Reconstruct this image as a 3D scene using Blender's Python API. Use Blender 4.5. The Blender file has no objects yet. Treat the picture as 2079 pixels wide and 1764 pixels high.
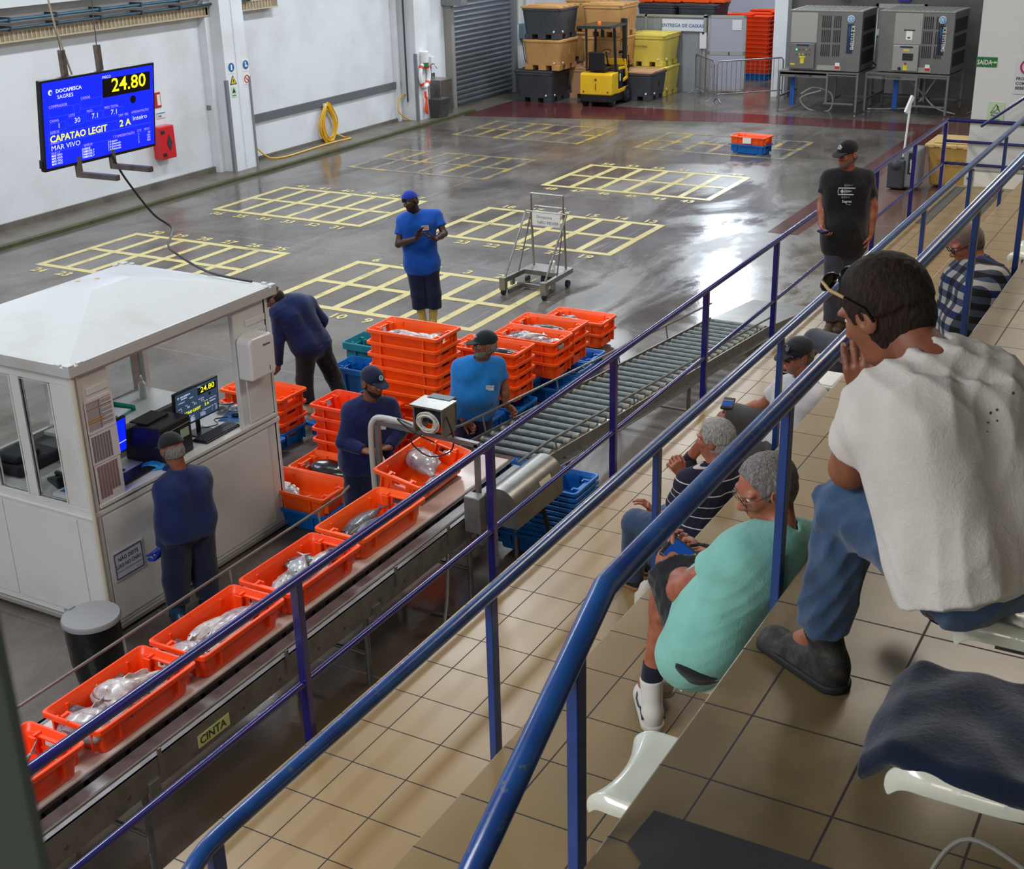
import bpy, math, random
import numpy as np
from mathutils import Vector, Matrix
random.seed(7)
PI = math.pi
SC = bpy.context.scene
COL = SC.collection

# ---------------- camera, world, lights, exposure ----------------
CAM_H = 5.2
W = Matrix(((0.48735056, -0.34699978, 0.80129931),
            (-0.87287965, -0.16849187, 0.45792096),
            (-0.02388605, -0.9226059, -0.38500365)))      # columns: image right, image down, forward
cam_data = bpy.data.cameras.new('camera')
cam = bpy.data.objects.new('camera', cam_data)
COL.objects.link(cam)
rot = Matrix((W.col[0], -W.col[1], -W.col[2])).transposed()
cam.matrix_world = Matrix.Translation((0, 0, CAM_H)) @ rot.to_4x4()
cam_data.sensor_fit = 'HORIZONTAL'
cam_data.sensor_width = 36.0
cam_data.lens = 36.0 * 2656.12 / 2079.0
cam_data.clip_start = 0.05
cam_data.clip_end = 200
SC.camera = cam
cam_data.dof.use_dof = True; cam_data.dof.focus_distance = 7.5; cam_data.dof.aperture_fstop = 16

world = bpy.data.worlds.new('world')
SC.world = world
world.use_nodes = True
world.node_tree.nodes['Background'].inputs[0].default_value = (0.75, 0.86, 1.0, 1)
world.node_tree.nodes['Background'].inputs[1].default_value = 0.25
SC.view_settings.view_transform = 'Standard'
SC.view_settings.look = 'None'
SC.view_settings.gamma = 1.0
SC.view_settings.use_curve_mapping = False
SC.view_settings.exposure = 0.15

def area(name, loc, size, power, color, rot=(0, 0, 0)):
    d = bpy.data.lights.new(name, 'AREA')
    d.shape = 'RECTANGLE'; d.size = size[0]; d.size_y = size[1]
    d.energy = power; d.color = color
    o = bpy.data.objects.new(name, d); COL.objects.link(o)
    o.location = loc; o.rotation_euler = rot
    return o
COOL = (0.86, 0.94, 1.0); WARM = (1.0, 0.90, 0.76)
# rows of ceiling tubes over the hall floor
for lx in (6.5, 14.0, 21.5, 29.0):
    for ly in (8.5, 14.0):
        area('ceiling_light', (lx, ly, 7.3), (2.6, 0.5), 300 if ly > 10 else 210, COOL)
area('ceiling_light', (37.0, 12.0, 7.3), (3.0, 0.6), 330, COOL)
area('ceiling_light', (26.0, 1.0, 6.8), (2.0, 0.5), 120, COOL)
# tall windows high in the back wall
area('window_light', (33.7, 12.3, 5.6), (3.4, 1.2), 260, (0.82, 0.92, 1.0), (0, math.radians(90), PI / 2 * 0))
# lamps over the seating, then two added fills for the near tiers
area('tier_lamp_fill', (9.0, 1.2, 6.9), (3.2, 1.6), 130, WARM)
area('tier_lamp_fill', (15.0, 1.2, 6.9), (3.2, 1.6), 150, WARM)
area('tier_lamp_fill', (-2.0, 4.6, 7.3), (4.0, 3.0), 580, (0.95, 0.96, 1.0))  # soft fill added behind the camera to brighten backs and near tiers
area('tier_lamp_fill', (-3.0, 0.6, 5.8), (2.0, 1.2), 65, WARM, (0, math.radians(-40), 0))  # second, weaker fill added behind the camera

# ---------------- materials ----------------
def lin(h):
    if isinstance(h, (tuple, list)): return tuple(h)
    h = h.lstrip('#')
    c = [int(h[i:i + 2], 16) / 255 for i in (0, 2, 4)]
    return tuple((v / 12.92 if v <= 0.04045 else ((v + 0.055) / 1.055) ** 2.4) for v in c)
class NT:
    def __init__(s, m):
        m.use_nodes = True; s.t = m.node_tree; s.n = s.t.nodes; s.l = s.t.links
        s.b = s.n['Principled BSDF']
    def new(s, typ, **kw):
        n = s.n.new(typ)
        for k, v in kw.items():
            if k == 'op': n.operation = v
            else: setattr(n, k, v)
        return n
    def put(s, sock, v):
        if hasattr(v, 'default_value') and hasattr(v, 'is_output'): s.l.new(v, sock)
        elif isinstance(v, (tuple, list)) and len(v) == 3 and sock.type == 'RGBA': sock.default_value = (*v, 1)
        else: sock.default_value = v
    def math(s, op, a, b=0.0, c=0.0):
        n = s.new('ShaderNodeMath', op=op)
        s.put(n.inputs[0], a); s.put(n.inputs[1], b); s.put(n.inputs[2], c)
        return n.outputs[0]
    def mix(s, f, a, b):
        n = s.new('ShaderNodeMix'); n.data_type = 'RGBA'
        s.put(n.inputs[0], f); s.put(n.inputs[6], a); s.put(n.inputs[7], b)
        return n.outputs[2]
    def noise(s, scale, detail=3, rough=0.5, vec=None, dist=0.0):
        n = s.new('ShaderNodeTexNoise')
        n.inputs['Scale'].default_value = scale; n.inputs['Detail'].default_value = detail
        n.inputs['Roughness'].default_value = rough; n.inputs['Distortion'].default_value = dist
        if vec is None: vec = s.coord()
        s.l.new(vec, n.inputs['Vector'])
        return n.outputs['Fac']
    def coord(s, kind='Object'):
        if not hasattr(s, '_tc'): s._tc = s.new('ShaderNodeTexCoord')
        return s._tc.outputs[kind]
    def xyz(s, v=None):
        n = s.new('ShaderNodeSeparateXYZ'); s.l.new(v if v is not None else s.coord(), n.inputs[0])
        return n.outputs
    def ramp(s, f, a, b):
        n = s.new('ShaderNodeMapRange'); s.put(n.inputs[0], f)
        n.inputs[1].default_value = a; n.inputs[2].default_value = b; n.clamp = True
        return n.outputs[0]
    def scaled(s, v, sc):
        n = s.new('ShaderNodeMapping'); s.l.new(v, n.inputs[0]); n.inputs['Scale'].default_value = sc
        return n.outputs[0]
    def bump(s, h, strength, dist=0.01):
        n = s.new('ShaderNodeBump'); n.inputs['Strength'].default_value = strength
        n.inputs['Distance'].default_value = dist; s.l.new(h, n.inputs['Height'])
        s.l.new(n.outputs[0], s.b.inputs['Normal'])
MATS = {}
def mat(name, col, rough=0.5, metal=0.0, dirt=None, dscale=3.0, damt=0.5, bump=0.0, bscale=40, spec=None, emit=0.0, coat=0.0, trans=0.0, lo=0.45, hi=0.7):
    if name in MATS: return MATS[name]
    m = bpy.data.materials.new(name); t = NT(m); MATS[name] = m
    c = lin(col)
    t.b.inputs['Roughness'].default_value = rough
    t.b.inputs['Metallic'].default_value = metal
    if spec is not None: t.b.inputs['Specular IOR Level'].default_value = spec
    if coat: t.b.inputs['Coat Weight'].default_value = coat; t.b.inputs['Coat Roughness'].default_value = 0.08
    if trans: t.b.inputs['Transmission Weight'].default_value = trans
    if dirt is not None:
        f = t.math('MULTIPLY', t.ramp(t.noise(dscale, 5, 0.6), lo, hi), damt)
        t.l.new(t.mix(f, c, lin(dirt)), t.b.inputs['Base Color'])
    else:
        t.b.inputs['Base Color'].default_value = (*c, 1)
    if emit:
        t.b.inputs['Emission Color'].default_value = (*c, 1); t.b.inputs['Emission Strength'].default_value = emit
    if bump:
        t.bump(t.noise(bscale, 4, 0.6), bump, 0.01)
    return m

# ---------------- mesh builder ----------------
class MB:
    def __init__(s): s.v = []; s.f = []; s.m = []; s.M = Matrix.Identity(4); s.mi = 0
    def add(s, vs, fs, mi=None):
        o = len(s.v); M = s.M
        s.v += [tuple(M @ Vector(p)) for p in vs]
        s.f += [tuple(i + o for i in f) for f in fs]
        s.m += [s.mi if mi is None else mi] * len(fs)
        return s
    def box(s, x0, x1, y0, y1, z0, z1, mi=None):
        if x0 > x1: x0, x1 = x1, x0
        if y0 > y1: y0, y1 = y1, y0
        if z0 > z1: z0, z1 = z1, z0
        return s.add([(x, y, z) for x in (x0, x1) for y in (y0, y1) for z in (z0, z1)],
                     [(0, 1, 3, 2), (4, 6, 7, 5), (0, 4, 5, 1), (2, 3, 7, 6), (0, 2, 6, 4), (1, 5, 7, 3)], mi)
    def hexa(s, b, t, mi=None):          # four bottom corners, four top corners (ccw from above)
        return s.add(list(b) + list(t), [(3, 2, 1, 0), (4, 5, 6, 7), (0, 1, 5, 4), (1, 2, 6, 5), (2, 3, 7, 6), (3, 0, 4, 7)], mi)
    def tube(s, path, r, n=10, mi=None, closed=False, cap=True, flat=None):
        P = [Vector(p) for p in path]; k = len(P); vs = []; fs = []
        R = r if isinstance(r, (list, tuple)) else [r] * k
        prev = None
        for i in range(k):
            a = P[i - 1] if (i or closed) else P[0]; b = P[(i + 1) % k] if (i < k - 1 or closed) else P[-1]
            d = (b - a)
            d = d.normalized() if d.length > 1e-9 else Vector((0, 0, 1))
            if prev is None:
                u = d.cross(Vector((0, 0, 1)))
                if u.length < 1e-3: u = Vector((1, 0, 0)).cross(d) if abs(d.x) < 0.9 else Vector((0, 1, 0))
            else: u = prev - d * prev.dot(d)
            u.normalize(); prev = u; w = d.cross(u)
            k1 = 1.0
            if 0 < i < k - 1 or closed:
                d0 = (P[i] - P[i - 1]); d1 = (P[(i + 1) % k] - P[i])
                if d0.length > 1e-9 and d1.length > 1e-9:
                    ca = max(-0.9, min(1, d0.normalized().dot(d1.normalized()))); k1 = min(1.6, 1 / math.sqrt((1 + ca) / 2))
            for j in range(n):
                an = 2 * PI * (j + .5 * (n == 4)) / n
                rr = R[i] * (k1 if n == 4 else 1) * (1.414 if n == 4 else 1)
                vs.append(tuple(P[i] + (u * math.cos(an) + w * math.sin(an)) * rr))
        seg = k if closed else k - 1
        for i in range(seg):
            for j in range(n):
                a = i * n + j; b = i * n + (j + 1) % n; c = ((i + 1) % k) * n
                fs.append((a, b, c + (j + 1) % n, c + j))
        if cap and not closed:
            fs.append(tuple(range(n - 1, -1, -1))); fs.append(tuple((k - 1) * n + j for j in range(n)))
        return s.add(vs, fs, mi)
    def bar(s, a, b, w, h=None, mi=None, up=(0, 0, 1)):     # rectangular bar between two points
        h = w if h is None else h
        a = Vector(a); b = Vector(b); d = (b - a).normalized(); up = Vector(up)
        u = d.cross(up)
        if u.length < 1e-3: u = d.cross(Vector((1, 0, 0)))
        u.normalize(); v = u.cross(d)
        c = [(-1, -1), (1, -1), (1, 1), (-1, 1)]
        return s.add([tuple(p + u * (w / 2 * i) + v * (h / 2 * j)) for p in (a, b) for i, j in c],
                     [(3, 2, 1, 0), (4, 5, 6, 7), (0, 1, 5, 4), (1, 2, 6, 5), (2, 3, 7, 6), (3, 0, 4, 7)], mi)
    def lathe(s, c, prof, n=24, mi=None, axis='z', cap=True):
        vs = []; fs = []; k = len(prof)
        for r, h in prof:
            for j in range(n):
                a = 2 * PI * j / n; x, y = r * math.cos(a), r * math.sin(a)
                p = {'z': (x, y, h), 'x': (h, x, y), 'y': (y, h, x)}[axis]
                vs.append((c[0] + p[0], c[1] + p[1], c[2] + p[2]))
        for i in range(k - 1):
            for j in range(n):
                fs.append((i * n + j, i * n + (j + 1) % n, (i + 1) * n + (j + 1) % n, (i + 1) * n + j))
        if cap:
            fs.append(tuple(range(n - 1, -1, -1))); fs.append(tuple((k - 1) * n + j for j in range(n)))
        return s.add(vs, fs, mi)
    def cyl(s, a, b, r, n=16, mi=None): return s.tube([a, b], r, n, mi)
    def prism(s, poly, z0, z1, mi=None, plane='xy'):
        n = len(poly)
        def P(p, z): return {'xy': (p[0], p[1], z), 'xz': (p[0], z, p[1]), 'yz': (z, p[0], p[1])}[plane]
        return s.add([P(p, z0) for p in poly] + [P(p, z1) for p in poly],
                     [tuple(range(n - 1, -1, -1)), tuple(range(n, 2 * n))] + [(i, (i + 1) % n, n + (i + 1) % n, n + i) for i in range(n)], mi)
    def ell(s, c, r, n=16, m=10, mi=None):
        vs = []; fs = []
        for i in range(m + 1):
            t = PI * i / m
            for j in range(n):
                a = 2 * PI * j / n
                vs.append((c[0] + r[0] * math.sin(t) * math.cos(a), c[1] + r[1] * math.sin(t) * math.sin(a), c[2] + r[2] * math.cos(t)))
        for i in range(m):
            for j in range(n):
                fs.append((i * n + j, (i + 1) * n + j, (i + 1) * n + (j + 1) % n, i * n + (j + 1) % n))
        return s.add(vs, fs, mi)
    def text(s, body, o, ux, uy, size, mi=None, align='LEFT', bold=0.0, sx=1.0, th=0.0):
        cu = bpy.data.curves.new('t', 'FONT'); cu.body = body; cu.size = size; cu.align_x = align
        cu.offset = bold * size; cu.resolution_u = 2; cu.extrude = th
        ob = bpy.data.objects.new('t', cu); COL.objects.link(ob)
        me = bpy.data.meshes.new_from_object(ob.evaluated_get(bpy.context.evaluated_depsgraph_get()))
        o = Vector(o); ux = Vector(ux).normalized(); uy = Vector(uy).normalized(); uz = ux.cross(uy)
        vs = [tuple(o + ux * (v.co.x * sx) + uy * v.co.y + uz * v.co.z) for v in me.vertices]
        s.add(vs, [tuple(p.vertices) for p in me.polygons], mi)
        bpy.data.objects.remove(ob); bpy.data.curves.remove(cu); bpy.data.meshes.remove(me)
        return s
    def build(s, name, mats, parent=None, smooth=False, bevel=0.0, seg=2, angle=35, **props):
        me = bpy.data.meshes.new(name)
        me.from_pydata(s.v, [], s.f)
        if not isinstance(mats, (list, tuple)): mats = [mats]
        for m in mats: me.materials.append(m)
        if len(mats) > 1: me.polygons.foreach_set('material_index', s.m)
        if smooth:
            me.polygons.foreach_set('use_smooth', [True] * len(me.polygons))
        me.update()
        o = bpy.data.objects.new(name, me); COL.objects.link(o)
        if smooth and angle < 179 and hasattr(me, 'set_sharp_from_angle'): me.set_sharp_from_angle(angle=math.radians(angle))
        if bevel:
            b = o.modifiers.new('bevel', 'BEVEL'); b.width = bevel; b.segments = seg; b.limit_method = 'ANGLE'; b.angle_limit = math.radians(35)
            b.harden_normals = False
        if parent is not None: o.parent = parent
        for k, v in props.items(): o[k] = v
        return o
def thing(name, label, cat, loc=(0, 0, 0), rz=0.0, group=None):
    o = bpy.data.objects.new(name, None); COL.objects.link(o)
    o.location = loc; o.rotation_euler = (0, 0, rz); o.empty_display_size = 0.1
    o['label'] = label; o['category'] = cat
    if group: o['group'] = group
    return o
def tag(o, label, cat, group=None):
    o['label'] = label; o['category'] = cat
    if group: o['group'] = group
    return o
def copy_tree(o, parent=None):
    c = o.copy(); COL.objects.link(c)
    if parent is not None: c.parent = parent
    for ch in list(o.children): copy_tree(ch, c)
    return c
def struct(o): o['kind'] = 'structure'; return o
def arc(c, r, a0, a1, n, plane='xz'):
    out = []
    for i in range(n + 1):
        a = a0 + (a1 - a0) * i / n
        p, q = r * math.cos(a), r * math.sin(a)
        out.append({'xz': (c[0] + p, c[1], c[2] + q), 'xy': (c[0] + p, c[1] + q, c[2]), 'yz': (c[0], c[1] + p, c[2] + q)}[plane])
    return out
def smooth_path(pts, k=6):
    P = [Vector(p) for p in pts]; out = []
    for i in range(len(P) - 1):
        p0 = P[max(i - 1, 0)]; p1 = P[i]; p2 = P[i + 1]; p3 = P[min(i + 2, len(P) - 1)]
        for j in range(k):
            t = j / k
            out.append(0.5 * ((2 * p1) + (p2 - p0) * t + (2 * p0 - 5 * p1 + 4 * p2 - p3) * t * t + (3 * p1 - p0 - 3 * p2 + p3) * t ** 3))
    out.append(P[-1]); return out

# ================= SETTING =================
# wet concrete floor
m_floor = bpy.data.materials.new('wet_concrete'); t = NT(m_floor)
wc = t.coord()
st = t.scaled(wc, (0.35, 1.0, 1.0))
n1 = t.noise(0.55, 5, 0.62, wc, 0.6); n2 = t.noise(2.2, 6, 0.65, st, 0.4); n3 = t.noise(34, 3, 0.6, wc)
col = t.mix(t.ramp(n1, 0.38, 0.66), lin('#706862'), lin('#4d4640'))
col = t.mix(t.math('MULTIPLY', t.ramp(n2, 0.5, 0.75), 0.45), col, lin('#3d3632'))
col = t.mix(t.math('MULTIPLY', t.ramp(n3, 0.4, 0.7), 0.18), col, lin('#2a2725'))
X, Y_, Z_ = t.xyz(wc)
# brown concrete beside the stand, with the wet floor's tan reflection painted in
brown = t.math('MULTIPLY', t.ramp(Y_, 6.6, 5.6), t.ramp(n1, 0.2, 0.6))
col = t.mix(t.math('MULTIPLY', brown, 0.75), col, lin('#5e4d39'))
pink = t.math('MULTIPLY', t.ramp(X, 20.3, 20.6), t.ramp(Y_, 6.62, 6.55))
col = t.mix(t.math('MULTIPLY', pink, 0.7), col, lin('#6e4a40'))
# saw-cut joints every 7 m
def joint(v, p, off):
    d = t.math('ABSOLUTE', t.math('SUBTRACT', t.math('FRACT', t.math('DIVIDE', t.math('SUBTRACT', v, off), p)), 0.5))
    return t.math('GREATER_THAN', d, 0.5 - 0.008 / p)
jj = t.math('MAXIMUM', joint(X, 4.9, 1.55), joint(Y_, 4.6, 3.95))
col = t.mix(t.math('MULTIPLY', jj, 0.6), col, lin('#8a8682'))
t.l.new(col, t.b.inputs['Base Color'])
wet = t.ramp(t.noise(0.5, 6, 0.62, t.scaled(wc, (0.6, 1.2, 1)), 0.9), 0.38, 0.56)
rg = t.math('ADD', t.math('MULTIPLY', t.math('SUBTRACT', 1.0, wet), 0.30), 0.10)
t.l.new(rg, t.b.inputs['Roughness'])
t.b.inputs['Specular IOR Level'].default_value = 0.6
hb = t.math('ADD', t.math('MULTIPLY', t.noise(7, 4, 0.6, wc, 0.5), 0.5), t.math('MULTIPLY', n3, 0.12))
t.bump(hb, 0.12, 0.02)
MATS['wet_concrete'] = m_floor
m_wall = mat('white_wall', '#d9dade', 0.75, dirt='#b9b7b2', dscale=0.8, damt=0.5, bump=0.08, bscale=25)
m_wall2 = mat('lilac_wall', '#c2c2d2', 0.7, dirt='#a9a9b8', dscale=0.6, damt=0.4)
m_curb = mat('kerb_concrete', '#6b645b', 0.35, dirt='#4b463e', dscale=2.5, damt=0.8, bump=0.1)
m_moss = mat('mossy_gutter', '#4a4a28', 0.5, dirt='#2c2c1c', dscale=5, damt=0.7)
m_redp = mat('red_floor_paint', '#5c2a2a', 0.16, dirt='#3b2424', dscale=1.6, damt=0.8, bump=0.03, bscale=9)
m_steel = mat('brushed_steel', '#9b9994', 0.34, 0.85, dirt='#6d6a64', dscale=6, damt=0.5)
m_galv = mat('galvanised_steel', '#8c8c8c', 0.45, 0.7, dirt='#62605d', dscale=9, damt=0.6)
m_dsteel = mat('dull_steel_rail', '#6b6964', 0.42, 0.7, dirt='#43403c', dscale=14, damt=0.6)
m_black = mat('black_plastic', '#17181b', 0.45)
m_dark = mat('dark_grey', '#3b3c40', 0.55)
m_white = mat('white_plastic', '#e6e5e0', 0.35)
m_grey = mat('grey_paint', '#77787c', 0.6)

b = MB(); b.box(-6, 42, -3, 18.3, -0.2, 0.0); struct(b.build('floor', m_floor))
# left wall with pillars
b = MB(); b.box(-6, 29.1, 18.3, 18.6, 0, 8.0); b.box(32.45, 42, 18.3, 18.6, 0, 8.0); b.box(29.1, 32.45, 18.3, 18.6, 3.3, 8.0)
struct(b.build('wall_left', m_wall))
b = MB(); b.box(20.3, 20.98, 17.86, 18.32, 0, 8.0); b.box(20.15, 20.3, 18.12, 18.32, 0, 8.0)
struct(b.build('pillar', m_wall))
b = MB(); b.box(27.0, 27.5, 17.8, 18.32, 0, 8.0); struct(b.build('pillar', m_wall))
b = MB(); b.box(26.75, 26.87, 18.2, 18.3, 0, 8); b.box(20.63, 20.66, 17.845, 17.86, 0.1, 6)
struct(b.build('trim_1', m_wall))
b = MB(); b.box(20.26, 20.33, 17.84, 17.9, 0, 1.85); b.box(20.95, 21.0, 17.84, 17.9, 0, 1.85); b.box(26.98, 27.03, 17.78, 17.86, 0, 1.62); b.box(27.47, 27.52, 17.78, 17.86, 0, 1.62)
struct(b.build('trim_2', m_grey))
b = MB(); b.box(-6, 29.0, 17.5, 18.3, 0, 0.05); struct(b.build('kerb', m_curb))
b = MB(); b.box(-6, 29.0, 17.38, 17.5, 0, 0.055); struct(b.build('trim_3', m_moss))
b = MB(); b.box(-6, 20.15, 18.25, 18.3, 0.05, 0.16); b.box(21.0, 26.9, 18.25, 18.3, 0.05, 0.12); struct(b.build('baseboard_left', m_curb))
b = MB(); b.box(21.3, 26.95, 18.24, 18.3, 0.83, 0.98); struct(b.build('trim_4', mat('rubber_bumper', '#5f6064', 0.6)))
# back wall (above the box store it carries high windows)
b = MB(); b.box(41.5, 41.8, -3, 18.6, 0, 8); struct(b.build('wall_back', m_wall2))
b = MB(); b.box(34.2, 34.5, 4.5, 10.98, 0, 8.0); b.box(34.0, 34.5, 4.5, 10.9, 3.2, 8.0)
struct(b.build('wall_ice_room', mat('stainless_cladding', '#6e6a66', 0.4, 0.6, dirt='#4d4945', dscale=2, damt=0.5)))
b = MB(); b.box(33.9, 34.5, 10.95, 11.3, 0, 8.0); struct(b.build('pillar', m_wall))
b = MB(); b.box(33.95, 34.15, 11.3, 18.3, 3.9, 4.7); b.box(33.95, 34.15, 11.3, 18.3, 6.5, 8.0); struct(b.build('wall_back_upper', m_wall2))
# right block: white wall at the end of the stand
b = MB(); b.box(19.2, 34.2, -3, 3.50, 0, 8.0); struct(b.build('wall_right', mat('white_partition', '#d5d8da', 0.55, dirt='#bfc0c0', dscale=0.9, damt=0.4)))
b = MB(); b.box(-6, 42, -3, -2.8, 0, 8); struct(b.build('wall_stand', m_wall))
b = MB(); b.box(-6.2, -6, -3, 18.6, 0, 8); struct(b.build('wall_near', m_wall))
b = MB(); b.box(-6, 42, -3, 18.6, 8.0, 8.2); struct(b.build('ceiling', mat('ceiling_panel', '#c9ccd0', 0.8)))
b = MB(); b.box(-6, 7.0, -3, 2.6, 6.3, 6.5); struct(b.build('light_block_stand', mat('light_block_grey', '#8f8d88', 0.8)))  # unseen low ceiling added to block overhead light from the near tiers
# red painted lanes on the floor
b = MB()
b.add([(30.0, 18.2, .003), (28.3, 17.3, .003), (29.85, 10.4, .003), (30.0, 6.6, .003), (20.0, 6.6, .003), (20.0, 6.1, .003), (31.0, 6.1, .003), (31.0, 17.3, .003)][:8],
      [(0, 1, 2, 7), (2, 3, 6, 7), (3, 4, 5, 6)])
o = b.build('floor_marking', m_redp); struct(o)
b = MB(); b.box(28.5, 32, 17.38, 18.2, 0.0, 0.004); struct(b.build('floor_marking', m_curb))

# yellow bay grids painted on the floor
m_yel = bpy.data.materials.new('yellow_floor_paint'); t = NT(m_yel)
f = t.ramp(t.noise(2.4, 6, 0.7, t.coord(), 0.8), 0.56, 0.70)
t.l.new(t.mix(t.math('MULTIPLY', f, 0.75), lin('#d0c080'), lin('#6a6458')), t.b.inputs['Base Color'])
t.l.new(t.math('ADD', t.math('MULTIPLY', t.noise(0.9, 4), 0.5), 0.02), t.b.inputs['Roughness'])
m_yelw = bpy.data.materials.new('worn_yellow_paint'); t = NT(m_yelw)
f = t.ramp(t.noise(1.6, 7, 0.75, t.coord(), 0.8), 0.42, 0.52)
t.l.new(t.mix(f, lin('#b79a4a'), lin('#77706a')), t.b.inputs['Base Color'])
t.b.inputs['Roughness'].default_value = 0.2
def bay_grid(x0, x1, y0, y1, m, top=None, bot=None, w=0.115, z=0.004):
    b = MB(); n = 6
    for xx in (x0, (x0 + x1) / 2, x1): b.box(xx - w / 2, xx + w / 2, y0 - w / 2, y1 + w / 2, z - .003, z)
    for i in range(n + 1):
        yy = y0 + (y1 - y0) * i / n
        b.box(x0, x1, yy - w / 2, yy + w / 2, z - .003, z - .0005)
    for k, lst in enumerate((top, bot)):
        for i, s in enumerate(lst or []):
            yy = y1 - (y1 - y0) * (i + 0.25) / n
            xx = x1 + 0.12 if k == 0 else x0 - 0.34
            b.text(s, (xx, yy, z), (0, -1, 0), (1, 0, 0), 0.26, bold=0.03)
    return struct(b.build('floor_marking', m))
bay_grid(13.61, 15.69, 12.97, 16.12, m_yel, ['30', '29', '28', '27', '26', '25'], ['24', '23', '22', '21', '20', '19'])
bay_grid(17.68, 19.68, 12.97, 16.12, m_yel, ['42', '41', '40', '39', '38', '37'], ['36', '35', '34', '33', '32', '31'])
bay_grid(13.63, 15.75, 8.36, 11.62, m_yel, ['6', '5', '4', '3', '2', '1'], ['12', '11', '10', '9', '8', '7'])
bay_grid(17.70, 19.72, 8.33, 11.6, m_yel, ['18', '17', '16', '15', '14', '13'], ['24', '23', '22', '21', '20', '19'])
bay_grid(21.82, 23.88, 8.33, 11.62, m_yel, ['54', '53', '52', '51', '50', '49'], ['48', '47', '46', '45', '44', '43'])
bay_grid(21.82, 23.88, 12.97, 16.12, m_yelw)
bay_grid(25.9, 27.9, 8.33, 11.6, m_yelw); bay_grid(25.9, 27.9, 12.97, 16.12, m_yelw)

# ---- cable tray and pipes along the left wall
b = MB(); b.box(-6, 22.4, 18.12, 18.3, 3.06, 3.25)
for i in range(150):
    xx = 8 + i * 0.095
    b.box(xx, xx + 0.02, 18.105, 18.13, 3.06, 3.25, 1)
b.box(-6, 22.4, 18.1, 18.13, 3.06, 3.085, 1); b.box(-6, 22.4, 18.1, 18.13, 3.225, 3.25, 1)
struct(b.build('trim_5', [mat('rusty_tray_back', '#9d8c74', 0.6, dirt='#6f5b44', dscale=4, damt=0.8), mat('rusty_tray', '#b6a68c', 0.6)]))
for nm, zz, c, lab in (('wall_pipe', 3.28, '#24404f', 'lower dark teal pipe above the cable tray on the wall'), ('wall_pipe', 3.42, '#28586e', 'upper blue green pipe running high along the wall')):
    b = MB(); b.tube([(-6, 18.05, zz), (21.4, 18.05, zz)], 0.026, 10)
    o = b.build(nm, mat('pipe' + c, c, 0.35), smooth=True); tag(o, lab, 'pipe')
    b = MB(); b.box(0, .03, 18.01, 18.3, zz - .04, zz + .04); k0 = b.build('pipe_clamp', m_dark, o); k0.location = (14.4, 0, 0)
    for i in range(1, 8): k1 = k0.copy(); COL.objects.link(k1); k1.location = (14.4 + i, 0, 0)
b = MB(); b.box(-6, 34, 17.9, 18.3, 3.62, 3.95); struct(b.build('trim_6', mat('beam_white', '#cfd2d4', 0.6)))

# ================= STAND (tiled tiers) =================
T = 0.32
def tile_mat(name, x0, y0, c1, c2):
    m = bpy.data.materials.new(name); t = NT(m)
    wc = t.coord(); X, Y, Z = t.xyz(wc)
    def ln(v, off, w):
        d = t.math('ABSOLUTE', t.math('SUBTRACT', t.math('FRACT', t.math('ADD', t.math('DIVIDE', t.math('SUBTRACT', v, off), T), 0.5)), 0.5))
        return t.ramp(d, w / T, (w + 0.0015) / T)
    g = t.math('MINIMUM', ln(X, x0, 0.0028), ln(Y, y0, 0.0028))
    wn = t.new('ShaderNodeTexWhiteNoise'); sn = t.new('ShaderNodeVectorMath', op='FLOOR')
    dv = t.new('ShaderNodeVectorMath', op='MULTIPLY_ADD')
    t.l.new(wc, dv.inputs[0]); dv.inputs[1].default_value = (1 / T, 1 / T, 0); dv.inputs[2].default_value = (-x0 / T, -y0 / T, 0.3)
    t.l.new(dv.outputs[0], sn.inputs[0]); t.l.new(sn.outputs[0], wn.inputs[0])
    c = t.mix(t.math('MULTIPLY', wn.outputs['Value'], 0.5), lin(c1), lin(c2))
    c = t.mix(t.math('MULTIPLY', t.ramp(t.noise(3.2, 5, 0.6), 0.5, 0.72), 0.4), c, lin('#8f7650'))
    c = t.mix(g, lin('#1d1a17'), c)
    t.l.new(c, t.b.inputs['Base Color'])
    t.l.new(t.math('ADD', t.math('ADD', t.math('MULTIPLY', t.noise(2.5, 4), 0.2), 0.24), t.math('MULTIPLY', t.math('SUBTRACT', 1.0, g), 0.4)), t.b.inputs['Roughness'])
    t.b.inputs['Specular IOR Level'].default_value = 0.55
    t.bump(t.math('ADD', g, t.math('MULTIPLY', t.noise(9, 3), 0.25)), 0.25, 0.002)
    return m
ZP, Z1, Z2 = 1.17, 2.15, 3.06
YP, Y1, Y2 = 3.74, 2.137, 1.097
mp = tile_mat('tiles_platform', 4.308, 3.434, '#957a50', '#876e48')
m1 = tile_mat('tiles_first_tier_shaded', 3.928, 1.934, '#86704b', '#796544')
m2 = tile_mat('tiles_second_tier_shaded', 2.973, 0.952, '#5d5036', '#534730')  # tiers share the platform tile; dimmer light up here is painted in darker
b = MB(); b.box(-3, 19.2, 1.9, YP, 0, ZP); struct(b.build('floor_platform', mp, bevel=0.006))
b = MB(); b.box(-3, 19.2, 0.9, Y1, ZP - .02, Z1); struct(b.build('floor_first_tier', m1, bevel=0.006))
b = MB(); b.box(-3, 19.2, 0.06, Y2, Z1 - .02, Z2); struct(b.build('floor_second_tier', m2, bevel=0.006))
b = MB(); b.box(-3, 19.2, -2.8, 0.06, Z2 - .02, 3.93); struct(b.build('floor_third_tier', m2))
m_mat = mat('antislip_black', '#26272a', 0.95, bump=0.4, bscale=300)
def strip(x0, x1, y0, y1, z, lab, m=m_mat):
    b = MB(); b.box(x0, x1, y0, y1, z, z + 0.004); tag(b.build('antislip_strip', m), lab, 'anti-slip strip')
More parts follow.
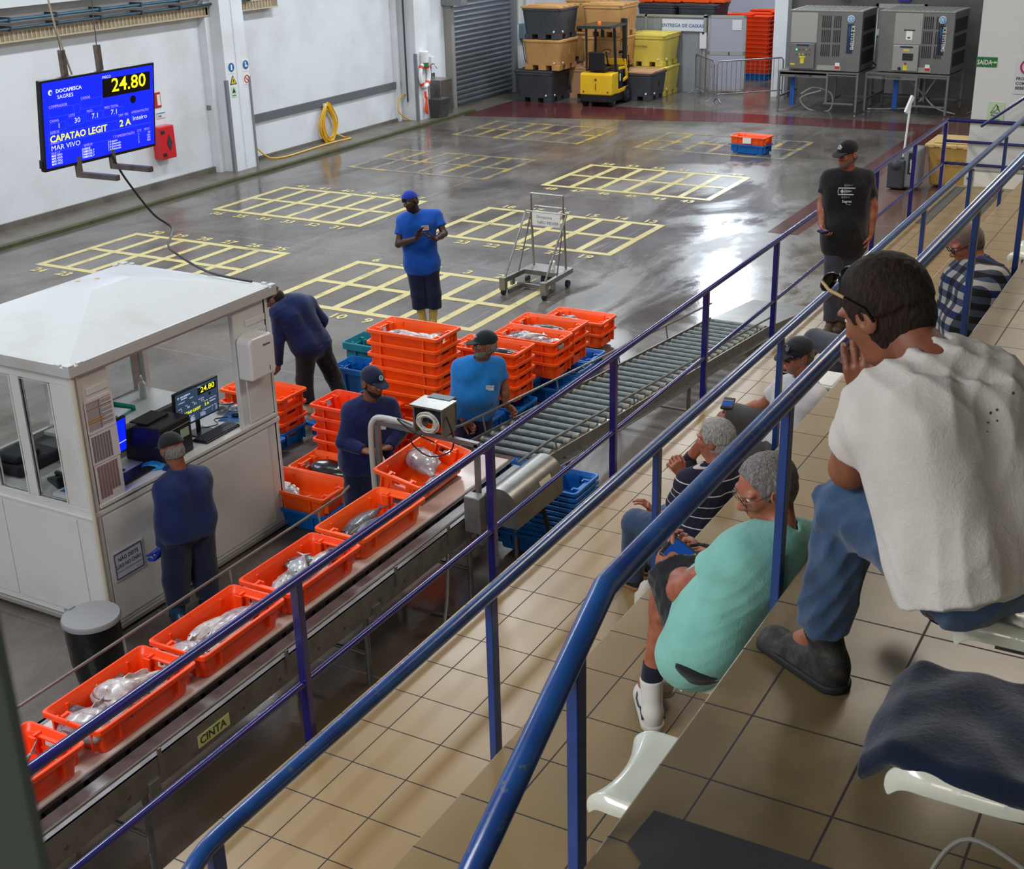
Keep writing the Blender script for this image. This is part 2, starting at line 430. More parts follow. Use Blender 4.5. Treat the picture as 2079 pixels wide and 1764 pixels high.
m_matg = mat('antislip_grey', '#55534f', 0.9, bump=0.4, bscale=300)
strip(16.68, 19.05, 3.44, 3.58, ZP, 'dark grey anti-slip strip along the outer edge of the lowest walkway', m_matg)
strip(17.1, 19.05, 2.92, 3.05, ZP, 'dark grey anti-slip strip on the walkway nearer the seats', m_matg)
b = MB(); b.add([(2.46, 1.04, Z2 + .004), (2.31, 1.04, Z2 + .004), (2.28, 0.98, Z2 + .004), (2.0, 0.3, Z2 + .004), (2.55, 0.2, Z2 + .004), (2.49, 0.55, Z2 + .004)], [(0, 1, 2, 3, 4, 5)])
b2 = MB(); b2.prism([(2.47, 1.03), (2.33, 1.04), (2.28, 0.98), (1.7, 0.98), (1.7, 0.1), (2.47, 0.1)][::-1], Z2, Z2 + .004)
tag(b2.build('antislip_strip', m_mat), 'black anti-slip sheet on the upper tier tiles in front of the jacket seat', 'anti-slip strip')

# ---- rails
m_rail = bpy.data.materials.new('blue_rail_paint'); t = NT(m_rail)
ch = t.ramp(t.noise(26, 6, 0.7), 0.60, 0.66)
c = t.mix(t.ramp(t.noise(5, 4), 0.35, 0.7), lin('#14306b'), lin('#1c4b86'))
c = t.mix(ch, c, lin('#57585c')); t.l.new(c, t.b.inputs['Base Color'])
t.b.inputs['Roughness'].default_value = 0.28; t.b.inputs['Coat Weight'].default_value = 0.3
t.bump(t.noise(30, 4), 0.12, 0.004)
m_rail1 = mat('violet_blue_rail_paint', '#1c1668', 0.25, dirt='#12285f', dscale=6, damt=0.7, coat=0.4)
m_rail2b = mat('deep_blue_paint', '#103a7c', 0.32, dirt='#0c2652', dscale=4, damt=0.6, coat=0.2)
R1 = thing('railing', 'violet blue two-bar railing along the outer edge of the lowest tiled walkway', 'railing')
b = MB(); b.tube([(-3, 3.8, 2.03), (19.17, 3.8, 2.07), (19.17, 0.2, 2.07)], 0.026, 12); b.build('handrail', m_rail1, R1, smooth=True, angle=60)
b = MB(); b.tube([(-3, 3.8, 1.45), (19.17, 3.8, 1.47), (19.17, 0.2, 1.47)], 0.020, 12); b.build('middle_bar', m_rail1, R1, smooth=True, angle=60)
b = MB(); b.tube([(19.17, 3.8, 1.78), (19.17, 0.2, 1.78)], 0.020, 12); b.build('middle_bar', m_rail1, R1, smooth=True, angle=60)
for xx in (0.8, 2.6, 4.44, 6.37, 8.17, 10.0, 11.82, 13.7, 15.45, 17.3, 19.1):
    b = MB(); b.box(xx - .022, xx + .022, 3.775, 3.825, 0.9, 2.04); b.build('post', m_rail1, R1, bevel=0.004)
R2 = thing('railing', 'worn blue handrail along the front of the first seating tier', 'railing')
b = MB(); b.tube(smooth_path([(1.93, 2.2, 2.1), (1.96, 2.2, 2.64), (2.05, 2.2, 2.76), (2.2, 2.2, 2.78)], 4) + [(19.1, 2.2, 2.80)], 0.027, 14); b.build('handrail', m_rail, R2, smooth=True, angle=60)
for xx in (2.12, 3.66, 5.22, 7.02, 8.8, 10.55, 12.35, 14.1, 15.9, 17.6):
    b = MB(); b.box(xx - .024, xx + .024, 2.185, 2.215, 1.17, 2.76); b.build('post', m_rail2b, R2, bevel=0.003)
R3 = thing('railing', 'thick blue handrail bending down in front of the second seating tier', 'railing')
b = MB(); b.tube([(1.2, 1.16, 2.75), (1.8, 1.15, 3.34), (2.43, 1.15, 3.69), (19.1, 1.15, 3.70)], 0.030, 16); b.build('handrail', m_rail, R3, smooth=True, angle=25)
for xx in (2.28, 3.78, 5.25, 6.75, 8.25, 9.8, 11.4, 13.0, 14.6, 16.2, 17.8):
    b = MB(); b.box(xx - .024, xx + .024, 1.135, 1.165, 2.15, 3.67 if xx > 2.5 else 3.60); b.build('post', m_rail2b, R3, bevel=0.003)
# short raking rail at the far end of the stand
b = MB(); b.tube([(18.9, 2.35, 1.17), (18.9, 1.6, 2.15)], 0.018, 10); b.tube([(18.9, 3.3, 2.05), (18.9, 2.6, 2.6), (18.9, 1.4, 3.6)], 0.022, 10)
tag(b.build('stair_rail', m_rail1, smooth=True), 'dark blue sloping stair rail at the far end of the stand', 'railing')

# ================= FISH CRATES =================
def rrect(hx, hy, r, ys, nc=3):
    pts = []
    for (cx, cy, a0) in ((hx - r, hy - r, 0), (-hx + r, hy - r, 90), (-hx + r, -hy + r, 180), (hx - r, -hy + r, 270)):
        for i in range(nc + 1):
            a = math.radians(a0 + 90 * i / nc); pts.append((cx + r * math.cos(a), cy + r * math.sin(a)))
        if a0 == 90: pts += [(-hx, y) for y in ys]
        if a0 == 270: pts += [(hx, y) for y in ys[::-1]]
    return pts
def crate_mesh(Lx=0.8, Wy=0.45, H=0.19, name='fish_crate_mesh'):
    b = MB(); ys = [0.062, -0.062]; hl, hw = Lx / 2, Wy / 2
    lv = [(0.004, .058, .048), (0.10, .044, .036), (0.152, .036, .028), (H - .028, .031, .024), (H - .030, .0, .0), (H - .004, .0, .0), (H, .005, .005),
          (H, .017, .017), (H - .006, .022, .020), (H - .03, .040, .031), (0.152, .044, .036), (0.10, .052, .044), (0.014, .066, .056)]
    rings = [[(x, y, z) for x, y in rrect(hl - dx, hw - dy, .035, ys)] for z, dx, dy in lv]
    n = len(rings[0]); vs = [p for r in rings for p in r]; fs = []
    def hole(j):
        a, c = rings[0][j], rings[0][(j + 1) % n]
        return abs(a[1]) < .07 and abs(c[1]) < .07 and a[0] * c[0] > 0 and abs(a[0]) > .2
    for i in range(len(rings) - 1):
        for j in range(n):
            if hole(j) and i in (1, 10): continue
            fs.append((i * n + j, i * n + (j + 1) % n, (i + 1) * n + (j + 1) % n, (i + 1) * n + j))
    for j in range(n):
        if hole(j):
            k = (j + 1) % n; o1, o2, i2, i1 = 1, 2, 10, 11
            fs += [(o1 * n + j, o1 * n + k, i1 * n + k, i1 * n + j), (o2 * n + k, o2 * n + j, i2 * n + j, i2 * n + k),
                   (o1 * n + j, i1 * n + j, i2 * n + j, o2 * n + j), (o1 * n + k, o2 * n + k, i2 * n + k, i1 * n + k)]
    fs.append(tuple(range(n - 1, -1, -1))); fs.append(tuple((len(rings) - 1) * n + j for j in range(n)))
    b.add(vs, fs)
    for sx in (-1, 1):
        for sy in (-1, 1):      # posts beside the hand hole, inner ledge, outer corner ribs
            b.box(sx * (hl - .085), sx * (hl - .036), sy * .085, sy * .105, .03, H - .012)
            b.box(sx * (hl - .10), sx * (hl - .085), sy * .07, sy * .12, .03, H - .02)
            b.box(sx * (hl - .055), sx * (hl - .012), sy * (hw - .09), sy * (hw - .075), .03, H - .03)
            b.box(sx * (hl - .17), sx * (hl - .155), sy * (hw - .045), sy * (hw - .010), .06, H - .03)
        b.box(sx * (hl - .066), sx * (hl - .042), -.085, .085, .088, .100)
        b.box(sx * (hl - .066), sx * (hl - .042), -.085, .085, .155, .165)
        b.box(sx * (hl - .09), sx * (hl - .058), -hw + .07, hw - .07, 0, .012)
    return b
def plastic(name, c, d):
    m = mat(name, c, 0.38, dirt=d, dscale=7, damt=0.45, bump=0.04, bscale=60)
    b = m.node_tree.nodes['Principled BSDF']; b.inputs['Subsurface Weight'].default_value = 0.0
    return m
m_or = plastic('orange_crate_plastic', '#ff5c10', '#ee4c0a')
m_or2 = plastic('red_orange_crate_plastic', '#fb480c', '#e23c08')
m_bl = plastic('blue_crate_plastic', '#0a66b8', '#084a8c')
m_tl = plastic('teal_crate_plastic', '#1b7f8f', '#12606c')
m_nv = plastic('navy_crate_plastic', '#1a3352', '#0e1d30')
cr0 = crate_mesh().build('fish_crate', m_or, smooth=True, angle=30)
ME_CR = {}
for k, m in (('o', m_or), ('r', m_or2), ('b', m_bl), ('t', m_tl), ('n', m_nv)):
    me = cr0.data.copy(); me.materials.clear(); me.materials.append(m); ME_CR[k] = me
bpy.data.objects.remove(cr0)
def crate(x, y, z, rz, k, label, group=None, lean=0.0, sc=None):
    o = bpy.data.objects.new('fish_crate', ME_CR[k]); COL.objects.link(o)
    o.location = (x, y, z); o.rotation_euler = (lean, 0, rz)
    if sc: o.scale = sc
    tag(o, label, 'crate', group); return o
ORD = ['top', 'second', 'third', 'fourth', 'fifth', 'sixth', 'seventh', 'eighth', 'ninth', 'tenth', 'eleventh']
H90 = PI / 2
def stack(x, y, ztop, n, pitch, k, where, group, base=None):
    for i in range(n):
        z = ztop - .19 - i * pitch
        lab = ('orange crate, %s of the %s' if k in 'or' else 'blue fish crate, %s of the %s') % (('topmost' if i == 0 else ORD[i] + ' from the top'), where)
        crate(x + random.uniform(-.008, .008), y + random.uniform(-.008, .008), z, H90 + (PI if i % 2 else 0) + random.uniform(-.02, .02), k, lab, group)
stack(9.79, 6.64, 1.40, 11, .118, 'o', 'tallest stack behind the bearded man', 'crates in the tallest stack')
stack(9.20, 6.92, 0.80, 6, .118, 'r', 'stack just left of the bearded man', 'crates in the stack beside the bearded man')
crate(8.28, 6.90, .17, H90, 'o', 'orange crate with one small silvery fish, in front of the kiosk corner')
crate(8.28, 6.90, .004, H90 + .03, 'b', 'blue crate on the floor under the orange crate with the small silvery fish')
crate(8.74, 6.86, .17, H90 + .02, 'o', 'orange crate holding a black fish with a white label, beside the bearded man')
crate(8.74, 6.86, .004, H90, 'b', 'blue crate on the floor under the crate with the black fish')
# the row towards the back
stack(11.22, 6.62, 0.80, 4, .118, 'o', 'stack behind the bright blue shirt', 'crates in the stack behind the blue-shirted man')
stack(11.92, 6.53, 0.72, 3, .118, 'o', 'pile with packed pale fish on top', 'crates under the pile of pale fish')
stack(12.42, 6.58, 0.70, 3, .118, 'o', 'pile with dark long fish on top', 'crates under the dark long fish')
stack(13.76, 6.86, 0.36, 2, .14, 'o', 'low pair farthest along the row', 'crates in the low farthest pair')
for i, (x, y, w) in enumerate(((10.72, 6.72, 'beside the tallest orange stack'), (11.22, 6.60, 'under the stack behind the blue-shirted man'), (11.62, 6.74, 'empty and open between two orange piles'),
                               (11.94, 6.50, 'under the pile of packed pale fish'), (12.42, 6.54, 'under the crates with dark long fish'), (12.9, 6.6, 'at the far end of the blue row'))):
    crate(x, y, .004 if i != 2 else .12, H90, 'b', 'blue crate low in the row ' + w, 'blue crates along the row')
crate(10.80, 6.95, .12, H90, 'r', 'red orange crate half hidden behind the blue-shirted man')
# around the bending man
stack(9.62, 8.42, 0.56, 3, .13, 'o', 'short pile the bending man reaches into', 'crates by the bending man')
crate(9.62, 8.42, .004, H90, 'b', 'blue crate under the short orange pile beside the kiosk')
crate(9.15, 8.35, .004, H90, 'b', 'blue crate on the floor at the kiosk corner')
crate(10.0, 7.62, .004, H90, 'b', 'blue crate standing between the bending man and the tallest stack')
crate(10.55, 7.45, .004, H90, 'n', 'dark navy crate among the blue bins behind the bending man', sc=(1.0, 1.0, 1.6))
crate(11.02, 8.02, .004, H90, 'b', 'large deep blue bin behind the dark navy crate', sc=(1.1, .9, 2.1))
crate(11.5, 8.2, .004, H90, 't', 'large teal bin farthest of the bins behind the bending man', sc=(1.1, 1.0, 2.7))
crate(11.05, 7.25, .004, H90 + .05, 'b', 'flat blue crate in front of the dark navy crate')
# nest of blue crates under the roller conveyor
for i in range(11):
    crate(8.68 + (.02 if i > 7 else 0), 4.66, .70 - .19 - i * .048 + .02, H90, 'b', 'nested blue crate under the roller conveyor, %s' % ('topmost' if i == 0 else ORD[i] + ' from the top'), 'nested blue crates under the conveyor')
# lone pair far out on the floor
crate(26.35, 9.14, .004, H90 - .12, 'b', 'blue crate under the lone orange crate out on the open floor')
crate(26.35, 9.14, .165, H90 - .10, 'o', 'lone orange crate with a white tag, out on the open floor')
tg = MB(); tg.box(0, .002, -.09, .09, -.06, .06)
o = tg.build('paper_tag', m_white); o.location = (25.94 + .165, 9.05, .26); tag(o, 'white paper tag on the lone orange crate', 'tag'); o.location = (26.115, 9.16, .28)
# crates riding on the belt, near to far
ZB = 0.83
for i, (x, yo, w) in enumerate(((3.55, 5.165, 'nearest the viewer, half out of view'), (4.43, 5.165, 'with two big pale fish heads'), (5.27, 5.165, 'with long pale gutted fish'),
                            (6.11, 5.165, 'with tangled grey and silver fish'), (6.96, 5.18, 'with two dark grey fish'))):
    crate(x, yo, ZB + .004, random.uniform(-.01, .01) + (0 if i < 4 else -.01), 'r' if i < 4 else 'o', 'orange crate on the conveyor belt ' + w, 'crates riding on the belt')
crate(7.83, 5.315, ZB + .062, .03, 'o', 'orange crate on the scale holding one large pinkish fish', lean=.20)
b = MB(); b.hexa([(7.55, 5.12, ZB), (8.12, 5.12, ZB), (8.12, 5.50, ZB), (7.55, 5.50, ZB)], [(7.55, 5.12, ZB + .012), (8.12, 5.12, ZB + .012), (8.12, 5.50, ZB + .085), (7.55, 5.50, ZB + .085)])
tag(b.build('scale_plate', m_steel), 'sloping steel scale plate under the crate with the large pinkish fish', 'scale')

# ================= FISH =================
def wetmat(name, a, b2, sc=9, rough=0.16, c3=None, vein=None):
    rough += .16
    m = bpy.data.materials.new(name); t = NT(m); MATS[name] = m
    c = t.mix(t.ramp(t.noise(sc, 5, 0.65), 0.38, 0.62), lin(a), lin(b2))
    if c3: c = t.mix(t.ramp(t.noise(sc * 3.1, 4, 0.7), 0.56, 0.66), c, lin(c3))
    t.l.new(c, t.b.inputs['Base Color'])
    t.b.inputs['Roughness'].default_value = rough; t.b.inputs['Coat Weight'].default_value = 0.35; t.b.inputs['Coat Roughness'].default_value = 0.12
    t.bump(t.noise(sc * 4, 4), 0.25, 0.004)
    return m
f_pale = wetmat('pale_fish_skin', '#bdb0b2', '#8a7c82', 14, .15, '#5f454e')
f_white = wetmat('white_fish_belly', '#cbc6c3', '#9b9296', 10, .14, '#a87b76')
f_grey = wetmat('grey_fish_skin', '#5b5c63', '#36373d', 16, .2, '#7d7f86')
f_dark = wetmat('black_fish_skin', '#1b1513', '#0c0a0b', 9, .12, '#3a2a26')
f_pink = wetmat('pinkish_scale_skin', '#a38984', '#7d6870', 6, .3, '#6b4d57')
f_silver = wetmat('silver_fish_skin', '#b5b7bb', '#84868d', 18, .15, '#51535a')
m_eye = mat('fish_eye', '#141414', 0.08, coat=1.0)
m_eyey = mat('yellow_fish_eye', '#b8a02a', 0.1, coat=1.0)
# chequer-like scales for the large fish
nt = NT(f_pink)
vor = nt.new('ShaderNodeTexVoronoi'); vor.inputs['Scale'].default_value = 75
nt.l.new(nt.coord(), vor.inputs['Vector'])
for l in list(nt.b.inputs['Normal'].links): nt.l.remove(l)
nt.bump(vor.outputs['Distance'], 0.6, 0.004)
def fish(name, L, Hh, Th, label, cat='fish', m=None, loc=(0, 0, 0), rz=0, roll=90, bend=0.0, group=None, kind='bream', eye=None, fins=None, seed=0):
    """body along +X (head at +X), depth along Z, thickness Y; roll lays it on its side"""
    R = random.Random(seed)
    prof = {'bream': [(0, .10, .12), (.04, .22, .3), (.12, .55, .65), (.25, .85, .95), (.4, 1, 1), (.55, .93, .95), (.7, .68, .75), (.82, .38, .45), (.9, .2, .26), (.95, .16, .18)],
            'long': [(0, .2, .25), (.05, .5, .55), (.15, .85, .9), (.3, 1, 1), (.5, .9, .9), (.7, .6, .6), (.85, .3, .3), (.95, .14, .14)],
            'monk': [(0, .25, .5), (.04, .6, .9), (.12, .9, 1.0), (.25, 1.0, .95), (.36, .85, .7), (.48, .55, .42), (.62, .4, .3), (.8, .26, .18), (.95, .12, .08)]}[kind]
    n = 16; vs = []; fs = []; k = 0
    sub = []
    for i in range(len(prof) - 1):
        for j in range(3):
            t_ = j / 3; a, b_ = prof[i], prof[i + 1]; s_ = t_ * t_ * (3 - 2 * t_)
            sub.append((a[0] + (b_[0] - a[0]) * t_, a[1] + (b_[1] - a[1]) * s_, a[2] + (b_[2] - a[2]) * s_))
    sub.append(prof[-1])
    for (u, h, w) in sub:
        x = L * (0.5 - u); bx = bend * (u - .4) ** 2 * L
        for j in range(n):
            a = 2 * PI * j / n
            zz = math.sin(a) * Hh / 2 * h; yy = math.cos(a) * Th / 2 * w
            if kind == 'bream' and zz < 0: zz *= .85
            r = 1 + R.uniform(-.03, .03)
            vs.append((x, yy * r, zz * r + bx))
    K = len(sub)
    for i in range(K - 1):
        for j in range(n): fs.append((i * n + j, i * n + (j + 1) % n, (i + 1) * n + (j + 1) % n, (i + 1) * n + j))
    fs.append(tuple(range(n - 1, -1, -1))); fs.append(tuple((K - 1) * n + j for j in range(n)))
    b = MB(); b.add(vs, fs)
    body = b.build(name, m, smooth=True, angle=180)
    s = body.modifiers.new('sub', 'SUBSURF'); s.levels = 1; s.render_levels = 1
    body.location = loc; body.rotation_euler = (math.radians(roll), 0, rz)
    fb = MB(); te = L * -.45; bz = bend * .55 ** 2 * L
    fb.add([(te + .02 * L, 0.002, bz), (te - .13 * L, .003, bz + Hh * .36), (te - .07 * L, 0, bz), (te - .13 * L, .003, bz - Hh * .36),
            (te + .02 * L, -.002, bz), (te - .13 * L, -.003, bz + Hh * .36), (te - .07 * L, -.002, bz), (te - .13 * L, -.003, bz - Hh * .36)],
           [(0, 1, 2), (0, 2, 3), (4, 6, 5), (4, 7, 6), (0, 4, 5, 1), (1, 5, 6, 2), (2, 6, 7, 3), (3, 7, 4, 0)])
    fb.build('tail_fin', fins or m, body)
    fb = MB(); q = []
    for i in range(9):
        u = .22 + .06 * i; q.append((L * (.5 - u), Hh * (.44 if i in (0, 8) else .50 + .05 * math.sin(i * 2.1) + (.06 if kind != 'monk' else -.05)) * (1 - abs(u - .42) * .9) + bend * (u - .4) ** 2 * L))
    q = [(L * .28, Hh * .2)] + q + [(-L * .2, Hh * .15)]
    fb.prism(q, -.003, .003, plane='xz'); fb.build('dorsal_fin', fins or m, body)
    e = MB(); er = Hh * (.055 if kind != 'monk' else .04)
    ey = Th * .5 * .62; ex = L * .40; ez = Hh * .10
    if kind == 'monk': ey = Th * .18; ez = Hh * .46; ex = L * .42
    e.ell((ex, -ey, ez), (er, er * .6, er)); e.ell((ex, ey, ez), (er, er * .6, er))
    e.build('eye', eye or m_eye, body, smooth=True, angle=180)
    if kind != 'monk':
        pf = MB(); pf.add([(L * .22, -Th * .5, 0), (L * .02, -Th * .62, -Hh * .12), (L * .05, -Th * .58, -Hh * .22), (L * .22, -Th * .52, -Hh * .08),
                           (L * .22, -Th * .47, 0), (L * .02, -Th * .6, -Hh * .12), (L * .05, -Th * .56, -Hh * .22), (L * .22, -Th * .48, -Hh * .08)],
                          [(0, 1, 2, 3), (7, 6, 5, 4), (0, 4, 5, 1), (1, 5, 6, 2), (2, 6, 7, 3), (3, 7, 4, 0)]); pf.build('side_fin', fins or m, body)
        mo = MB(); mo.tube(arc((L * .475, 0, -Hh * .05), Th * .12, -1.9, 1.9, 8, 'xy'), Hh * .012, 6); mo.build('mouth', m_eye, body)
    else:
        mo = MB(); mo.tube([(L * .49 - .06 * L * (a / 1.3) ** 2, Th * .33 * math.sin(a), Hh * .16) for a in np.linspace(-1.35, 1.35, 11)], Hh * .035, 7); mo.build('mouth', mat('fish_mouth', '#6e4a4c', .25), body, smooth=True)
        for s_ in (-1, 1):
            pf = MB(); pf.prism([(L * .12, s_ * Th * .42), (L * .02, s_ * Th * .72), (-L * .06, s_ * Th * .66), (-L * .02, s_ * Th * .3)][::s_], -.004, .005); pf.build('side_fin', f_grey, body)
    tag(body, label, cat, group)
    return body
zc = ZB + .02
BRM = fish('sea_bream', .68, .27, .13, 'large pinkish fish lying across the crate on the scale', m=f_pink, loc=(7.86, 5.315, ZB + .205), rz=math.radians(52), roll=86, bend=-.1, fins=mat('fin_purple', '#7a5468', .3))
BRM.rotation_euler.y = .02
b = MB()
for s_ in (-1, 1): b.tube([(.66 * .24 - .03 * math.cos(a), s_ * (.070 - .012 * abs(math.sin(a))), .10 * math.sin(a)) for a in np.linspace(-1.2, 1.2, 11)], .003, 6)
for s_ in (-1, 1): b.tube([(.14 - .02 * i, s_ * (.069 - .0009 * i * i), .035 - .004 * i) for i in range(9)], .002, 5)
b.build('gill_line', mat('gill_purple', '#6b3f4c', .4), BRM, smooth=True)
fish('grey_fish', .55, .19, .12, 'dark grey fish nearer the belt rail side edge in the two-fish crate', m=f_grey, loc=(6.88, 5.11, ZB + .10), rz=math.radians(183), roll=75, bend=.1, group='dark grey fish', fins=f_grey)
fish('grey_fish', .58, .20, .13, 'dark grey fish along the inner side of the two-fish crate', m=f_grey, loc=(6.94, 5.25, ZB + .10), rz=math.radians(187), roll=100, bend=-.1, group='dark grey fish', fins=f_grey, seed=2)
fish('silver_fish', .42, .21, .11, 'small silvery fish with a paper label in the crate by the kiosk', m=f_silver, loc=(8.24, 7.05, .25), rz=math.radians(80), roll=80, fins=mat('fin_yellow', '#a8954a', .3))
fish('black_fish', .62, .24, .18, 'glossy black fish in the crate beside the bearded man', m=f_dark, loc=(8.72, 6.82, .30), rz=math.radians(96), roll=70, kind='long', fins=f_dark)
o = MB().box(-.06, .06, -.08, .08, 0, .002).build('paper_label', m_white); o.location = (8.70, 6.70, .395); o.rotation_euler = (.1, -.3, .2); tag(o, 'white label lying on the glossy black fish', 'label')
o = MB().box(-.05, .05, -.06, .06, 0, .002).build('paper_label', m_white); o.location = (8.25, 7.10, .312); o.rotation_euler = (.1, -.25, .1); tag(o, 'white label lying on the small silvery fish', 'label')
def pile(cx, cy, z, rz, specs, where, ms, group):
    for i, (dx, dy, dz, a, L, Hh, Th, kd, roll) in enumerate(specs):
        c, s = math.cos(rz), math.sin(rz)
        fish('monkfish' if kd == 'monk' else 'pale_fish', L * (1.0 if kd == 'monk' else .95), Hh * 1.15, Th * 1.0, where, m=ms[i % len(ms)], loc=(cx + dx * c - dy * .55 * s, cy + dx * s + dy * .55 * c, z + dz * 1.25 + .015), rz=rz + math.radians(a), roll=roll, bend=random.uniform(-.3, .3), group=group, kind=kd, eye=m_eyey if kd == 'monk' else None, seed=i)
pile(4.43, 5.165, zc, 0, [(-.17, .02, .07, 195, .52, .14, .30, 'monk', 0), (.12, .03, .08, 170, .50, .15, .28, 'monk', 5), (.16, -.09, .05, 10, .4, .12, .09, 'long', 80), (-.05, -.1, .05, 200, .45, .10, .1, 'long', 90)],
     'pale fish in the belt crate with two big heads', [f_pale, f_white, f_white, f_pale], 'pale fish in the crate with two big heads')
pile(5.27, 5.165, zc, 0, [(-.2, .04, .06, 190, .45, .13, .27, 'monk', 0), (.02, .08, .07, 175, .55, .13, .10, 'long', 85), (.1, -.02, .07, 186, .55, .14, .1, 'long', 95), (.05, -.1, .05, 8, .5, .12, .09, 'long', 80), (.2, .07, .05, 170, .4, .12, .08, 'bream', 85), (-.1, -.1, .04, 200, .35, .1, .08, 'long', 90)],
     'pale fish in the belt crate of long gutted fish', [f_pale, f_white, f_pale, f_white, f_silver, f_white], 'long gutted fish on the belt')
pile(6.11, 5.165, zc, 0, [(.12, .1, .06, 130, .32, .16, .09, 'bream', 85), (-.15, .06, .06, 200, .45, .11, .10, 'long', 90), (-.05, -.08, .06, 160, .42, .13, .09, 'bream', 80), (.2, -.03, .06, 195, .4, .14, .09, 'bream', 95), (0, .04, .1, 215, .35, .12, .08, 'long', 80), (-.22, -.06, .05, 150, .3, .12, .08, 'bream', 88), (.12, -.11, .05, 20, .35, .1, .08, 'long', 90)],
     'grey and silver fish tangled together in one belt crate', [f_grey, f_pale, f_silver, f_white, f_silver, f_white, f_pale], 'tangled grey and silver fish')
pile(3.55, 5.165, zc, 0, [(.02, .0, .05, 190, .5, .12, .26, 'monk', 0), (.1, -.08, .05, 170, .4, .12, .1, 'long', 85), (-.15, .02, .05, 20, .35, .1, .1, 'long', 80)],
     'pale fish in the belt crate cut by the frame edge', [f_pale, f_white, f_silver], 'pale fish in the nearest crate')
pile(9.79, 6.64, 1.23, H90, [(-.18, .05, .04, 170, .36, .12, .09, 'bream', 85), (.0, .03, .05, 10, .4, .12, .1, 'bream', 80), (.18, -.02, .05, 190, .36, .13, .09, 'bream', 90), (-.1, -.08, .04, 15, .4, .12, .09, 'bream', 85), (.1, .1, .04, 185, .34, .11, .09, 'bream', 85), (-.22, -.04, .06, 100, .3, .12, .08, 'bream', 80)],
     'silvery fish in the top crate of the tallest stack', [f_silver, f_white, f_silver, f_white], 'silvery fish on the tallest stack')
pile(11.92, 6.53, .55, H90, [(-.2, .03, .06, 170, .36, .13, .2, 'monk', 0), (.0, .06, .07, 20, .4, .12, .1, 'bream', 80), (.2, -.02, .07, 190, .36, .13, .2, 'monk', 5), (-.08, -.09, .06, 15, .4, .12, .09, 'bream', 85), (.12, .1, .05, 185, .34, .11, .09, 'bream', 85), (0, 0, .1, 60, .3, .1, .08, 'long', 80)],
     'pale fish heaped in the crate next along from the blue-shirted man', [f_pale, f_white, f_silver, f_white], 'pale fish heaped in the row')
pile(12.42, 6.58, .53, H90, [(.05, .04, .06, 175, .6, .12, .1, 'long', 85), (-.05, -.05, .05, 3, .55, .12, .1, 'long', 90), (-.12, .08, .05, 160, .3, .1, .08, 'bream', 85)],
     'dark long fish in the crate between two other orange piles', [f_dark, f_dark, f_silver], 'dark long fish in the row')
pile(13.76, 6.86, .2, H90, [(.2, .0, .05, 170, .3, .12, .16, 'monk', 0), (.05, .05, .05, 30, .3, .1, .08, 'bream', 85)], 'pale fish in the low pair of crates farthest along the row', [f_pale, f_silver], 'pale fish in the farthest crate')
pile(11.22, 6.62, .63, H90, [(-.08, -.02, .06, 178, .55, .1, .1, 'long', 85)], 'black long fish in the crate just behind the blue-shirted man', [f_dark], None)

# ================= BELT CONVEYOR =================
m_belt = mat('pale_pink_belt', '#ddd0ca', 0.22, dirt='#d6bdb3', dscale=1.2, damt=0.6, coat=0.3)
CV = thing('belt_conveyor', 'long steel belt conveyor with a pale pink belt carrying the orange crates', 'conveyor', (2.6, 5.2, 0))
def cvp(b, name, m, **k):
    o = b.build(name, m, CV, **k)
    o.matrix_parent_inverse = Matrix.Translation((-2.6, -5.2, 0)); return o
b = MB(); b.box(2.4, 8.62, 4.96, 5.52, .80, .83); cvp(b, 'belt', m_belt, bevel=.01)
b = MB(); b.box(2.4, 8.6, 4.74, 4.76, .62, .80); b.box(2.4, 8.6, 4.74, 4.90, .795, .80); b.box(2.4, 8.6, 4.90, 4.905, .78, .80); cvp(b, 'side_frame', m_galv, bevel=.003)
b = MB(); b.box(2.4, 8.6, 5.58, 5.60, .62, .80); b.box(2.4, 8.6, 5.53, 5.6, .795, .80); cvp(b, 'side_frame', m_galv)
b = MB(); b.box(2.4, 8.6, 4.93, 4.955, .70, .815); cvp(b, 'belt_gap_black', m_black)  # black strip stands in for the dark gap beside the belt
b = MB()
for i in range(40): b.cyl((2.5 + i * .155, 4.93, .79), (2.5 + i * .155, 4.96, .79), .02, 8)
b.box(2.4, 8.6, 4.96, 5.5, .70, .72); cvp(b, 'support_bed', m_dsteel)
b = MB(); b.tube([(2.4, 4.745, .855), (8.55, 4.745, .855)], .010, 8)
for xx in (3.05, 4.25, 5.38, 6.6, 7.3, 8.3): b.box(xx - .012, xx + .012, 4.728, 4.742, .70, .855)
cvp(b, 'guide_rod', m_steel, smooth=True)
b = MB(); b.tube([(2.4, 5.62, .95), (7.2, 5.62, .97), (7.3, 5.62, 1.0)], .010, 8)
for xx in (2.9, 3.9, 4.9, 5.9, 6.9): b.cyl((xx, 5.61, .75), (xx, 5.62, .96), .009, 8)
cvp(b, 'guide_rod', m_steel, smooth=True)
for xx in (4.19, 6.35, 7.75, 8.5, 2.75):
    for yy in (4.84, 5.5):
        b = MB(); b.tube([(xx, yy, .0), (xx, yy, .55), (xx - .02, yy - .04 if yy < 5 else yy, .66)], .022, 8); b.box(xx - .05, xx + .03, (4.725 if yy < 5 else 5.58), (4.74 if yy < 5 else 5.60), .56, .68); cvp(b, 'leg', m_galv, smooth=True)
    b = MB(); b.cyl((xx, 4.84, .25), (xx, 5.5, .25), .015, 8); cvp(b, 'cross_bar', m_galv)
for (xa, xb) in ((4.19, 2.75), (6.35, 4.19)):
    b = MB(); b.cyl((xa, 5.5, .2), (xb, 5.5, .2), .014, 8); cvp(b, 'cross_bar', m_galv)
